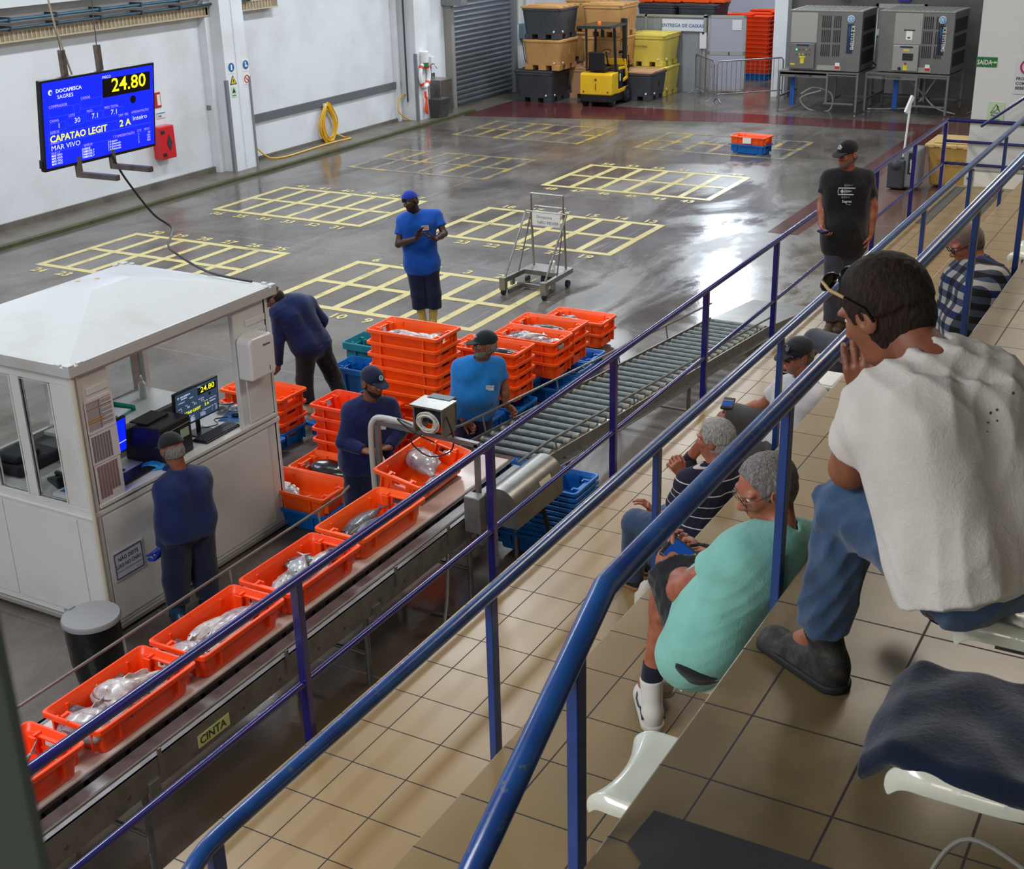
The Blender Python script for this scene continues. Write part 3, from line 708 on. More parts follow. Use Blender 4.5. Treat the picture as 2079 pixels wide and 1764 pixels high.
b = MB(); b.box(4.55, 4.82, 4.735, 4.739, .655, .735, 0); b.text('CINTA', (4.562, 4.734, .672), (1, 0, 0), (0, 0, 1), .075, 1, bold=.02, sx=1.0)
cvp(b, 'label_plate', [mat('pale_yellow_label', '#c9cf8c', .5), mat('dark_green_ink', '#24442c', .5)])
for xx in (3.2, 3.55, 4.0, 4.95, 5.3, 5.7, 5.98, 6.4, 6.7):
    b = MB(); b.cyl((xx, 4.736, .69), (xx, 4.74, .69), .012, 10); cvp(b, 'bolt', m_dsteel)
# motor cover
MC = thing('motor_cover', 'rounded steel motor cover on the side of the conveyor', 'motor cover', (7.95, 4.5, .8))
def mcp(b, name, m, **k):
    o = b.build(name, m, MC, **k); o.matrix_parent_inverse = Matrix.Translation((-7.95, -4.5, -.8)); return o
x0, x1, cy, cz, r = 7.60, 8.34, 4.47, .87, .155
pr = [(cy - r, .78)] + [(cy + r * math.cos(a), cz + .06 + r * math.sin(a)) for a in np.linspace(PI, 0, 17)] + [(cy + r, .78)]
b = MB(); b.prism(pr[::-1], x0, x1, plane='yz'); mcp(b, 'cover', m_steel, smooth=True, angle=30)
b = MB(); b.box(7.50, 7.60, 4.58, 4.72, .72, 1.02); mcp(b, 'bracket', m_galv, bevel=.01)
b = MB(); b.add([(7.98, cy - r * math.cos(a) * 1.02, cz + .06 + r * 1.02 * math.sin(a)) for a in (.05, .3, .55)] + [(8.16, cy - r * math.cos(a) * 1.02, cz + .06 + r * 1.02 * math.sin(a)) for a in (.05, .3, .55)], [(3, 4, 1, 0), (4, 5, 2, 1)]); b.M = Matrix.Identity(4); mcp(b, 'blank_label', mat('cream_label', '#d6d3b4', .5))
b = MB(); b.tube(smooth_path([(8.2, 4.45, .79), (8.22, 4.36, .3), (8.0, 4.3, .06), (7.6, 4.35, .03), (7.3, 4.5, .12), (7.1, 4.8, .2)], 6), .018, 8); tag(b.build('power_cable', m_black, smooth=True), 'thick black cable looping below the steel motor cover', 'cable')
b = MB(); b.tube(smooth_path([(7.3, 4.75, .62), (7.0, 4.6, .3), (6.6, 4.5, .05), (6.0, 4.6, .02)], 6), .014, 8); tag(b.build('drain_hose', m_dsteel, smooth=True), 'grey hose trailing on the wet floor under the conveyor', 'hose')
# gate with readout box over the belt
GT = thing('weighing_gate', 'steel gate frame over the belt beside the bearded man', 'frame', (7.72, 5.2, .8))
def gp(b, name, m, **k):
    o = b.build(name, m, GT, **k); o.matrix_parent_inverse = Matrix.Translation((-7.72, -5.2, -.8)); return o
b = MB(); b.box(7.70, 7.74, 4.70, 4.738, .58, 1.36); gp(b, 'post', m_galv, bevel=.003)
b = MB(); b.bar((7.72, 5.625, .5), (7.72, 5.625, 1.37), .04, .04); gp(b, 'post', m_galv, bevel=.003)
b = MB(); b.bar((7.72, 4.70, 1.35), (7.72, 5.64, 1.38), .04, .04); gp(b, 'crossbar', m_galv, bevel=.003)
b = MB(); b.tube(smooth_path([(7.69, 5.665, .75), (7.69, 5.67, 1.24), (7.70, 5.65, 1.38), (7.71, 5.56, 1.425), (7.72, 5.25, 1.405)], 5), .024, 10); gp(b, 'cable_conduit', mat('pale_grey_hose', '#b0b0ac', .5), smooth=True)
b = MB(); b.box(7.63, 7.80, 4.64, 4.738, .56, .575); gp(b, 'foot_plate', m_galv)
IB = thing('readout_box', 'steel readout box with a coil of white cable on the gate', 'device', (7.45, 5.3, 1.5))
def ip(b, name, m, **k):
    o = b.build(name, m, IB, **k); o.matrix_parent_inverse = Matrix.Translation((-7.45, -5.3, -1.5)); return o
b = MB(); b.box(7.36, 7.54, 5.03, 5.045, 1.50, 1.72); b.box(7.36, 7.54, 5.28, 5.295, 1.50, 1.72); b.box(7.34, 7.56, 5.02, 5.31, 1.72, 1.735); ip(b, 'bracket', m_steel)
b = MB(); b.box(7.52, 7.62, 5.06, 5.27, 1.52, 1.74); ip(b, 'display_case', mat('blue_grey_case', '#2c4450', .4), bevel=.008)
b = MB()
RC_ = random.Random(4)
for i in range(11):
    ry, rz0, oy, oz = .07 + RC_.uniform(-.012, .03), .065 + RC_.uniform(-.01, .022), RC_.uniform(-.01, .01), RC_.uniform(-.012, .012)
    b.tube([(7.355 - .009 * (i % 4) + .01 * math.sin(a + i), 5.15 + oy + ry * math.cos(a), 1.61 + oz + rz0 * math.sin(a)) for a in np.linspace(0, 2 * PI, 25)[:-1]], .0042, 6, closed=True)
ip(b, 'cable_coil', mat('white_cable', '#cfcfc4', .45), smooth=True)
b = MB(); b.tube(smooth_path([(7.36, 5.22, 1.5), (7.32, 5.3, 1.44), (7.33, 5.15, 1.34), (7.4, 5.0, 1.38), (7.42, 4.98, 1.5), (7.4, 5.02, 1.66)], 6), .006, 6)
b.tube(smooth_path([(7.35, 5.3, 1.56), (7.33, 5.42, 1.6), (7.36, 5.3, 1.5), (7.34, 5.1, 1.46)], 6), .006, 6); ip(b, 'black_lead', m_black, smooth=True)

IB.location = (7.74, 5.24, 1.385)
# ================= ROLLER CONVEYOR =================
RC = thing('roller_conveyor', 'sloping steel roller conveyor running down to the floor', 'conveyor', (8.8, 5.07, 0))
def rp(b, name, m, **k):
    o = b.build(name, m, RC, **k); o.matrix_parent_inverse = Matrix.Translation((-8.8, -5.07, 0)); return o
xa, xb = 8.72, 14.5
def rz_(x): return .85 + (x - xa) / (xb - xa) * (.30 - .85)
m_roll = mat('grey_rubber_roller', '#5f6a6c', 0.4, dirt='#2e3536', dscale=16, damt=0.8, bump=.1)
m_rend = mat('worn_roller_end', '#8f8b7a', 0.5)
n = 33; first = None
for i in range(n):
    x = xa + .06 + (xb - xa - .12) * i / (n - 1); z = rz_(x) - .03
    if first is None:
        b = MB(); b.tube([(0, 4.74 - 5.07, 0), (0, 4.80 - 5.07, 0)], .030, 14, 1); b.tube([(0, 4.80 - 5.07, 0), (0, 5.40 - 5.07, 0)], .031, 14, 0); b.tube([(0, 5.40 - 5.07, 0), (0, 5.42 - 5.07, 0)], .030, 14, 1)
        b.tube([(0, 4.70 - 5.07, 0), (0, 5.45 - 5.07, 0)], .008, 8, 1)
        first = b.build('roller', [m_roll, m_rend], RC, smooth=True, angle=60); o = first
    else:
        o = first.copy(); COL.objects.link(o); o.parent = RC
    o.location = (x - 8.8, 0, z)
for yy in (4.68, 5.44):
    s = -1 if yy < 5 else 1
    b = MB(); b.hexa([(xa - .1, yy, rz_(xa) - .10), (xb, yy, rz_(xb) - .10), (xb, yy + .012, rz_(xb) - .10), (xa - .1, yy + .012, rz_(xa) - .10)],
                     [(xa - .1, yy, rz_(xa) + .01), (xb, yy, rz_(xb) + .01), (xb, yy + .012, rz_(xb) + .01), (xa - .1, yy + .012, rz_(xa) + .01)])
    b.hexa([(xa - .1, yy + s * .07 if s < 0 else yy, rz_(xa) - .105), (xb, yy + s * .07 if s < 0 else yy, rz_(xb) - .105), (xb, yy if s < 0 else yy + .05, rz_(xb) - .105), (xa - .1, yy if s < 0 else yy + .05, rz_(xa) - .105)],
           [(xa - .1, yy + s * .07 if s < 0 else yy, rz_(xa) - .095), (xb, yy + s * .07 if s < 0 else yy, rz_(xb) - .095), (xb, yy if s < 0 else yy + .05, rz_(xb) - .095), (xa - .1, yy if s < 0 else yy + .05, rz_(xa) - .095)])
    rp(b, 'side_frame', m_galv)
b = MB(); b.tube([(8.45, 4.78, .90), (8.9, 4.74, rz_(8.9) + .09), (14.6, 4.70, rz_(14.6) + .10)], .012, 8)
for xx in (9.0, 10.6, 12.2, 14.1): b.cyl((xx, 4.70, rz_(xx) - .05), (xx, 4.73, rz_(xx) + .09), .008, 8)
rp(b, 'guide_rod', m_steel, smooth=True)
b = MB(); b.tube([(8.55, 5.55, 1.02), (8.75, 5.5, rz_(8.75) + .14), (14.6, 5.48, rz_(14.6) + .16)], .012, 8)
for xx in (9.1, 10.5, 11.9, 13.2): b.cyl((xx, 5.46, rz_(xx) - .05), (xx, 5.49, rz_(xx) + .14), .008, 8)
rp(b, 'guide_rod', m_steel, smooth=True)
for xx in (9.1, 11.85, 14.2):
    for yy in (4.66, 5.46):
        b = MB(); b.cyl((xx, yy, 0), (xx, yy, rz_(xx) - .09), .022, 8); rp(b, 'leg', m_galv, smooth=True)
    b = MB(); b.cyl((xx, 4.66, .16), (xx, 5.46, .16), .015, 8); rp(b, 'cross_bar', m_galv)
b = MB(); b.hexa([(14.5, 4.72, .27), (16.35, 4.72, .0), (16.35, 5.54, .0), (14.5, 5.44, .27)], [(14.5, 4.72, .29), (16.36, 4.72, .008), (16.36, 5.54, .008), (14.5, 5.44, .29)])
b.hexa([(14.5, 4.70, .0), (16.35, 4.70, .0), (16.35, 4.72, .0), (14.5, 4.72, .0)], [(14.5, 4.70, .29), (16.36, 4.70, .008), (16.36, 4.72, .008), (14.5, 4.72, .29)])
tag(b.build('loading_ramp', m_steel), 'flat steel ramp plate at the low end of the roller conveyor', 'ramp')

# ================= KIOSK =================
m_kw = mat('kiosk_white', '#d8dad8', 0.42, dirt='#bdbab0', dscale=1.3, damt=0.5, bump=0.03, bscale=30, lo=.5, hi=.75)
m_alu = mat('kiosk_alu_frame', '#a3a29c', 0.45, 0.3)
m_glass = bpy.data.materials.new('clear_glass'); t = NT(m_glass)
t.b.inputs['Base Color'].default_value = (.92, .96, .97, 1); t.b.inputs['Roughness'].default_value = 0.0; t.b.inputs['Transmission Weight'].default_value = 1.0; t.b.inputs['IOR'].default_value = 1.05
t.b.inputs['Specular IOR Level'].default_value = 0.8
KX0, KX1, KY0, KY1 = 6.0, 8.14, 6.98, 8.56
K = thing('kiosk', 'white panelled office kiosk with a shallow pyramid roof beside the conveyor', 'kiosk', (7.07, 7.8, 0))
def kp(b, name, m, **k):
    o = b.build(name, m, K, **k); o.matrix_parent_inverse = Matrix.Translation((-7.07, -7.8, 0)); return o
b = MB()   # front face (y = KY0)
b.box(KX0, KX1, KY0, KY0 + .05, .06, 1.02); b.box(KX0, 6.32, KY0, KY0 + .05, 1.02, 2.08); b.box(7.70, KX1, KY0, KY0 + .05, 1.02, 2.08); b.box(KX0, KX1, KY0, KY0 + .05, 2.08, 2.13)
for (xa, xb, za, zb) in ((6.06, 7.98, .10, .98), (6.10, 6.31, 1.93, 1.985), (7.84, 8.09, 1.93, 1.985), (7.78, 8.09, 1.10, 1.88), (6.09, 6.31, 1.06, 1.90)):
    b.box(xa, xb, KY0 - .012, KY0, za, zb)
b.box(6.0, 8.14, KY0 - .02, KY0, 1.0, 1.04); b.box(6.02, 6.05, KY0 - .014, KY0, .06, 2.1); b.box(8.10, 8.13, KY0 - .014, KY0, .06, 2.1)
kp(b, 'front_panel', m_kw, bevel=.008)
b = MB()   # left face (x = KX0)
b.box(KX0, KX0 + .05, KY0 + .05, KY1, .06, 1.06); b.box(KX0, KX0 + .05, KY0 + .05, 7.23, 1.06, 2.02); b.box(KX0, KX0 + .05, 7.55, 7.64, 1.06, 2.02); b.box(KX0, KX0 + .05, 7.96, 8.05, 1.06, 2.02); b.box(KX0, KX0 + .05, 8.37, KY1, 1.06, 2.02)
b.box(KX0, KX0 + .05, KY0 + .05, KY1, 2.02, 2.13)
for (ya, yb) in ((7.17, 7.93), (7.97, 8.5)): b.box(KX0 - .012, KX0, ya, yb, .12, .95)
b.box(KX0 - .018, KX0, KY0, KY1, .975, 1.0)
kp(b, 'side_panel', m_kw, bevel=.008)
b = MB(); b.box(KX0 + .001, KX1, KY1 - .05, KY1, .06, 1.05); b.box(KX0, 6.12, KY1 - .05, KY1, 1.05, 2.1); b.box(7.05, 7.13, KY1 - .05, KY1, 1.05, 2.1); b.box(8.04, KX1, KY1 - .05, KY1, 1.05, 2.1); b.box(KX0, KX1, KY1 - .05, KY1, 2.06, 2.13)
kp(b, 'back_panel', m_kw)
b = MB(); b.box(KX1 - .05, KX1, KY0, KY1, .06, 1.05); b.box(KX1 - .05, KX1, KY0, 7.12, 1.05, 2.1); b.box(KX1 - .05, KX1, 8.44, KY1, 1.05, 2.1); b.box(KX1 - .05, KX1, KY0, KY1, 2.06, 2.13); kp(b, 'side_panel', m_kw)
b = MB(); b.box(KX0 + .02, KX0 + .03, 7.23, 7.55, 1.06, 2.02); kp(b, 'window_pane', m_glass)
b = MB(); b.box(KX0 + .02, KX0 + .03, 7.64, 7.96, 1.06, 2.02); kp(b, 'window_pane', m_glass)
for ya, yb in ((7.23, 7.55), (7.64, 7.96)):
    b = MB(); b.tube([(KX0 - .002, ya + .006, 1.066), (KX0 - .002, yb - .006, 1.066), (KX0 - .002, yb - .006, 2.014), (KX0 - .002, ya + .006, 2.014)], .006, 6, closed=True); kp(b, 'window_frame', m_kw)
b = MB(); b.box(8.0, 8.04, KY1 - .08, KY1 - .05, 1.05, 2.08); b.box(7.13, 7.17, KY1 - .08, KY1 - .05, 1.05, 2.08); b.box(6.12, 8.04, KY1 - .09, KY1 - .05, 1.05, 1.10); kp(b, 'back_window_frame', m_alu)
b = MB(); b.box(7.17, 8.0, KY1 - .03, KY1 - .024, 1.1, 2.06); kp(b, 'window_pane', m_glass)
b = MB(); b.box(6.05, KX1 - .05, KY0 - .03, 7.45, 1.06, 1.09); kp(b, 'counter', mat('counter_white', '#d3d4d0', .35), bevel=.004)
b = MB(); b.box(6.9, KX1 - .05, 7.95, KY1 - .06, 1.06, 1.09); b.box(6.05, 6.5, 7.45, 8.45, 1.04, 1.07); kp(b, 'shelf', mat('shelf_grey', '#b4b4b0', .4))
b = MB(); b.box(6.0, 8.14, 7.0, 8.54, .05, .06); b.box(6.05, 8.1, 7.05, 8.5, .0, .05); kp(b, 'base', m_dark)
b = MB(); b.box(5.97, 8.17, 6.95, 6.98, .03, .06); b.box(5.97, 6.0, 6.95, 8.56, .03, .06); kp(b, 'base_rail', m_alu)
# roof
e0, e1, f0, f1 = 5.91, 8.19, 6.90, 8.62
b = MB(); b.box(e0, e1, f0, f1, 2.13, 2.205)
t2, t3, t4, t1 = (6.86, 7.60), (7.28, 7.60), (7.28, 7.93), (6.86, 7.93)
bs = [(e0 + .05, f0 + .05, 2.205), (e1 - .05, f0 + .05, 2.205), (e1 - .05, f1 - .05, 2.205), (e0 + .05, f1 - .05, 2.205)]
tp = [(t2[0], t2[1], 2.43), (t3[0], t3[1], 2.43), (t4[0], t4[1], 2.43), (t1[0], t1[1], 2.43)]
b.hexa(bs, tp)
for (xx, yy) in ((e0, f0), (e1, f0), (e0, f1), (e1, f1)):
    sx = 1 if xx == e0 else -1; sy = 1 if yy == f0 else -1
    b.box(xx, xx + sx * .06, yy, yy + sy * .06, 2.2, 2.222); b.box(xx + sx * .09, xx + sx * .14, yy, yy + sy * .03, 2.2, 2.222); b.box(xx, xx + sx * .03, yy + sy * .09, yy + sy * .14, 2.2, 2.222)
b.box(e0 + .14, e1 - .14, f0, f0 + .02, 2.2, 2.218); b.box(e0, e0 + .02, f0 + .14, f1 - .14, 2.2, 2.218)
m_roof = mat('kiosk_roof_white', '#bfc1c1', 0.5, dirt='#aca99d', dscale=1.7, damt=0.5, lo=.52, hi=.72)
kp(b, 'roof', m_roof, bevel=.006)
b = MB()
for p in ((7.0, 7.9, 2.431), (7.13, 7.82, 2.431)): b.lathe(p, [(.02, 0), (.022, .001), (.0, .002)], 8)
kp(b, 'rust_patch', mat('rust_spot', '#c2a070', .7))
# drain pipe on the corner
b = MB(); b.tube([(5.975, 6.955, .10), (5.975, 6.955, 2.12)], .016, 10); b.ell((5.975, 6.95, .09), (.035, .035, .035)); kp(b, 'drain_pipe', mat('cream_pipe', '#c9c5b2', .5), smooth=True)
# papers, sign, dispenser (on the kiosk, separate things)
def page(name, x0, x1, z0, z1, lab, mats, draw):
    b = MB(); b.box(x0, x1, KY0 - .021, KY0 - .017, z0, z1); draw(b)
    o = b.build(name, mats); tag(o, lab, 'notice'); return o
m_paper = mat('paper', '#d5d2d8', .7); m_ink = mat('black_ink', '#2a2a30', .8); m_brown = mat('brown_print', '#6b3b38', .8); m_orl = mat('orange_line', '#c48a45', .8)
yy = KY0 - .022
def d1(b):
    for i in range(26): b.box(6.062, 6.30 if i % 4 else 6.2, yy, yy + .001, 1.665 + i * .0085, 1.668 + i * .0085, 1)
    for z in (1.72, 1.735, 1.75, 1.82, 1.875): b.box(6.06, 6.22 if z < 1.8 else 6.3, yy - .0005, yy, z, z + .006, 2)
    b.box(6.18, 6.183, yy - .0005, yy, 1.66, 1.88, 1)
page('notice_sheet', 6.05, 6.32, 1.64, 1.90, 'upper printed table taped on the kiosk front, with orange lines', [m_paper, m_ink, m_orl], d1)
def d2(b):
    for i in range(24):
        for j in range(7): b.box(6.065 + j * .027, 6.087 + j * .027, yy, yy + .001, 1.42 + i * .0083, 1.425 + i * .0083, 1)
page('notice_sheet', 6.05, 6.32, 1.40, 1.635, 'middle grey table of small print taped on the kiosk front', [m_paper, m_ink], d2)
def d3(b):
    for i in range(28):
        for j in range(7 if i > 3 else 4): b.box(6.075 + j * .029, 6.10 + j * .029, yy, yy + .001, 1.125 + i * .0092, 1.131 + i * .0092, 1)
page('notice_sheet', 6.055, 6.31, 1.09, 1.395, 'lowest table in brown print taped on the kiosk front', [m_paper, m_brown], d3)
m_sign = mat('sign_white', '#cdd2da', .45); m_sblue = mat('sign_dark_blue', '#26395c', .6)
b = MB(); b.box(6.08, 6.40, KY0 - .021, KY0 - .016, .42, .66, 0)
b.text('NÃO DEITE', (6.24, yy, .575), (1, 0, 0), (0, 0, 1), .046, 1, 'CENTER', .02, .90); b.text('LIXO NO CHÃO', (6.24, yy, .520), (1, 0, 0), (0, 0, 1), .046, 1, 'CENTER', .02, .76)
b.text('UTILIZE O RECIPIENTE PRÓPRIO', (6.24, yy, .485), (1, 0, 0), (0, 0, 1), .018, 1, 'CENTER'); b.text('DOCAPESCA', (6.35, yy, .455), (1, 0, 0), (0, 0, 1), .014, 1, 'CENTER')
b.tube([(6.10 + .0, yy, .44), (6.38, yy, .44), (6.38, yy, .645), (6.10, yy, .645)], .0025, 4, 1, closed=True)
tag(b.build('wall_sign', [m_sign, m_sblue]), 'white sign asking not to throw litter, on the lower kiosk front', 'sign')
DP = thing('paper_towel_dispenser', 'white paper towel dispenser hung on the kiosk corner', 'dispenser', (7.85, 6.9, 1.5))
b = MB(); b.prism([(7.69, 1.52), (7.99, 1.52), (8.0, 1.56), (8.01, 1.84), (7.97, 1.875), (7.73, 1.885), (7.69, 1.85)], 6.82, 6.97, plane='xz')
o = b.build('case', mat('dispenser_white', '#e3e4e2', .25, coat=.4), DP, bevel=.022, seg=4); o.matrix_parent_inverse = Matrix.Translation((-7.85, -6.9, -1.5))
b = MB(); b.text('Renova', (7.90, 6.8185, 1.785), (1, 0, 0), (0, 0, 1), .03, 0, 'CENTER', .03); b.box(7.915, 7.922, 6.818, 6.8195, 1.56, 1.60)
o = b.build('lettering', m_ink, DP); o.matrix_parent_inverse = Matrix.Translation((-7.85, -6.9, -1.5))

# ---- office things on the counter
zc = 1.09
m_scr = mat('screen_blue', '#0a22ff', .3, emit=0.9)
m_scr2 = mat('screen_slate', '#31465e', .3, emit=.55)
m_syel = mat('screen_yellow', '#f0f01e', .4, emit=1.0)
m_swht = mat('screen_white', '#dfe6ff', .4, emit=.8)
m_slil = mat('screen_lilac', '#b9a0ff', .4, emit=.75)
m_sblk = mat('screen_black', '#050507', .3)
m_slin = mat('screen_line', '#2c58d0', .3, emit=.6)
def screen(b, Wd, Hh, full=True, sc=1.0):
    """the price board, drawn in the local XZ plane, centre at origin, facing -Y"""
    e = -.002
    def R(x0, x1, z0, z1, m): b.box(x0 * Wd, x1 * Wd, e - .0006, e, z0 * Hh, z1 * Hh, m)
    def Tt(s, x, z, sz, m, al='LEFT', bold=0.0, sx=1.0): b.text(s, (x * Wd, e - .0012, z * Hh), (1, 0, 0), (0, 0, 1), sz * Hh * 1.15, m, al, bold, sx * (1.16 if sz > .045 else .98))
    R(.02, .47, .205, .43, 5); Tt('PREÇO', .02, .435, .04, 3)
    Tt('24.80', .43, .26, .20, 2, 'RIGHT', .012)
    Tt('DOCAPESCA', -.39, .365, .052, 3, bold=.02); Tt('SAGRES', -.38, .295, .055, 3)
    b.lathe((-.435 * Wd, e - .001, .38 * Hh), [(.032 * Hh, 0), (.032 * Hh, -.0006)], 14, 3, 'y'); b.lathe((-.43 * Wd, e - .0016, .375 * Hh), [(.02 * Hh, 0), (.02 * Hh, -.0006)], 14, 7, 'y')
    Tt('COMPRADOR', -.455, .20, .04, 4); Tt('CAIXAS', -.18, .235, .04, 4)
    for (x0, x1, z0, z1) in ((-.455, -.25, .09, .19), (-.24, -.19, .09, .19), (-.18, .01, .12, .225), (-.455, -.32, -.07, .02), (-.30, -.16, -.05, .045), (-.14, .01, -.035, .06), (.02, .2, -.035, .06), (-.47, .14, -.21, -.105), (.16, .2, -.21, -.07), (.22, .26, -.21, -.07), (.28, .46, -.21, -.075), (-.47, .46, -.32, -.22)):
        for (a, c, d, f) in ((x0, x1, z0, z0 + .004), (x0, x1, z1, z1 + .004), (x0, x0 + .002, z0, z1), (x1, x1 + .002, z0, z1)): R(a, c, d, f, 6)
    for s, x, z in (('CAIXAS', -.455, .035), ('LOTE', -.29, .06), ('PESO', -.13, .07), ('PESO TOTAL', .03, .07), ('TAM', .155, -.06), ('FRE', .215, -.06), ('APRESENTAÇÃO', .28, -.055), ('ESPÉCIE', -.455, -.10), ('BARCO', -.455, -.225), ('BARCO', -.455, -.345), ('ESPÉCIE', -.17, -.335), ('T F APRESENTAÇÃO', .10, -.31), ('CXS', .33, -.30), ('PESO', .4, -.30)): Tt(s, x, z, .036, 4)
    for s, x, z, sz in (('1', -.39, -.045, .07), ('30', -.245, -.025, .075), ('7.1', -.09, -.015, .075), ('7.1', .085, -.015, .075), ('Inteiro', .29, -.145, .07), ('MAR VIVO', -.455, -.30, .075)): Tt(s, x, z, sz, 3)
    for s, x, z in (('CAPATAO LEGIT', -.46, -.20), ('2', .165, -.185), ('A', .222, -.185)): Tt(s, x, z, .098, 2, bold=.02, sx=.98 if s[0] != 'C' else .93)
    for i in range(4):
        z = -.375 - i * .033
        Tt('MAR VIVO', -.455, z, .032, 3, bold=.01); Tt(('CHERNE', 'TAMBORIL P', 'TAMBORIL P', 'TAMBORIL P')[i], -.19, z, .032, 3, bold=.01)
        Tt('%s A %s' % ('3521'[i], 'Inteiro' if i == 0 else 'Eviscerado'), .05, z + .02, .032, 3, bold=.01); Tt('1113'[i], .34, z + .03, .032, 3); Tt(('7.0', '16.6', '17.9', '45.0')[i], .46, z + .03, .032, 3, 'RIGHT')
    b.lathe((.30 * Wd, e - .001, .12 * Hh), [(.05 * Hh, 0), (.05 * Hh, -.0006)], 18, 5, 'y')
def monitor(name, lab, loc, rz, tilt, Wd, Hh, scr, board, stand=True):
    r = thing(name, lab, 'monitor', loc, rz)
    def pp(b, nm, m, **k):
        o = b.build(nm, m, r, **k); o.location = (0, 0, Hh / 2 + (.12 if stand else 0)); o.rotation_euler = (tilt, 0, 0); return o
    b = MB(); b.box(-Wd / 2 - .012, Wd / 2 + .012, 0, .03, -Hh / 2 - .014, Hh / 2 + .012); pp(b, 'casing', m_black, bevel=.004)
    b = MB(); b.box(-Wd / 2, Wd / 2, -.0015, 0, -Hh / 2, Hh / 2, 0)
    if board: screen(b, Wd, Hh)
    else: b.box(-Wd / 2, Wd / 2, -.003, -.0015, -.22 * Hh, -.20 * Hh, 3); b.box(-Wd * .5, -Wd * .46, -.003, -.0015, -.3 * Hh, -.28 * Hh, 3)
    pp(b, 'screen', [scr, scr, m_syel, m_swht, m_slil if scr is m_scr else m_swht, m_sblk, m_slin if scr is m_scr else m_scr2, m_slin])
    if stand:
        b = MB(); b.box(-.02, .02, .012, .03, .01, .2); b.box(-.1, .1, -.06, .09, 0, .012); b.build('stand', m_black, r, bevel=.003)
    return r
monitor('computer_monitor', 'black monitor showing yellow 24.80 on grey, on the kiosk counter', (7.46, 7.24, zc), math.radians(0), math.radians(4), .50, .29, m_scr2, True)
monitor('computer_monitor', 'black monitor with a plain blue screen, half hidden behind the kiosk notices', (6.50, 7.30, zc), math.radians(6), math.radians(6), .46, .27, m_scr, False)
PR = thing('printer', 'black laser printer with a light grey control strip on the kiosk counter', 'printer', (6.95, 7.22, zc), math.radians(4))
b = MB(); b.prism([(-.19, 0), (.19, 0), (.19, .25), (.10, .29), (-.19, .31)], -.17, .20, plane='yz'); 
b.M = Matrix.Identity(4); b.build('case', m_black, PR, bevel=.012)
b = MB(); b.hexa([(-.16, -.19, .252), (.19, -.19, .252), (.19, -.10, .291), (-.16, -.10, .291)], [(-.16, -.192, .256), (.19, -.192, .256), (.19, -.10, .296), (-.16, -.10, .296)]); b.box(.02, .07, -.193, -.191, .0, .0)
b.build('control_strip', mat('strip_grey', '#a8a9a4', .4), PR)
b = MB(); b.box(-.06, .0, -.155, -.13, .276, .285); b.build('display', mat('lcd_blue', '#1c3a9a', .3, emit=.3), PR)
b = MB(); b.box(-.12, .14, -.02, .15, .300, .312); b.build('paper_tray', mat('tray_dark', '#0b0b0d', .5), PR)
b = MB(); b.box(.06, .16, -.1935, -.19, .15, .22); b.box(-.08, -.02, -.1935, -.19, .17, .2); b.box(0, .03, -.1935, -.19, .175, .2); b.build('sticker', mat('green_sticker', '#9ab79a', .5), PR)
def keyboard(lab, loc, rz):
    r = thing('keyboard', lab, 'keyboard', loc, rz)
    b = MB(); b.box(-.22, .22, -.075, .075, 0, .018); b.build('body', m_black, r, bevel=.004)
    b = MB()
    for i in range(20):
        for j in range(6): b.box(-.212 + i * .0213, -.195 + i * .0213, -.066 + j * .0222, -.048 + j * .0222, .018, .025)
    b.build('keys', mat('key_black', '#222327', .5), r)
keyboard('black keyboard in front of the monitor showing 24.80', (7.50, 7.10, zc), math.radians(2))
keyboard('black keyboard under the gloved hand of the man at the kiosk', (6.56, 7.12, zc), math.radians(3))
def mouse(lab, loc, rz, pad):
    o = MB().box(-.12, .12, -.1, .1, 0, .003).build('mouse_pad', mat('pad_blue', '#0f67a8', .7)); o.location = loc; o.rotation_euler = (0, 0, rz); tag(o, pad, 'mouse pad')
    o = MB().ell((0, 0, .014), (.032, .055, .02), 14, 8).build('computer_mouse', m_black, smooth=True, angle=180); o.location = (loc[0] + .02, loc[1] - .02, loc[2] + .004); o.rotation_euler = (0, 0, rz + .6); tag(o, lab, 'mouse')
mouse('black mouse on the blue pad right of the grey-screen monitor', (7.86, 7.22, zc), .3, 'blue mouse pad at the kiosk window edge, right of the monitor')
mouse('black mouse seen through the side window of the kiosk', (6.22, 7.33, zc), .1, 'blue mouse pad seen through the side window of the kiosk')
b = MB(); b.prism([(-.11, 0), (.11, 0), (.11, .03), (.02, .05), (-.09, .09)], -.08, .08, plane='xz'); o = b.build('telephone', m_black, bevel=.01); o.location = (6.25, 7.56, 1.07); o.rotation_euler = (0, 0, 1.2); tag(o, 'black desk telephone seen through the side window of the kiosk', 'telephone')
b = MB(); b.tube([(-.1, 0, .07), (-.04, .01, .085), (.04, .01, .075), (.09, 0, .05)], [.022, .016, .016, .022], 10); h = b.build('handset', m_black, o, smooth=True)
b = MB(); b.box(-.22, .22, -.16, .16, 0, .10); b.box(-.2, .05, -.12, .14, .1, .16); o = b.build('folded_coat', mat('navy_cloth', '#14161f', .9, bump=.5, bscale=14), bevel=.05, seg=4); o.location = (6.36, 8.05, 1.07); tag(o, 'dark folded jacket on the shelf behind the kiosk side window', 'jacket')
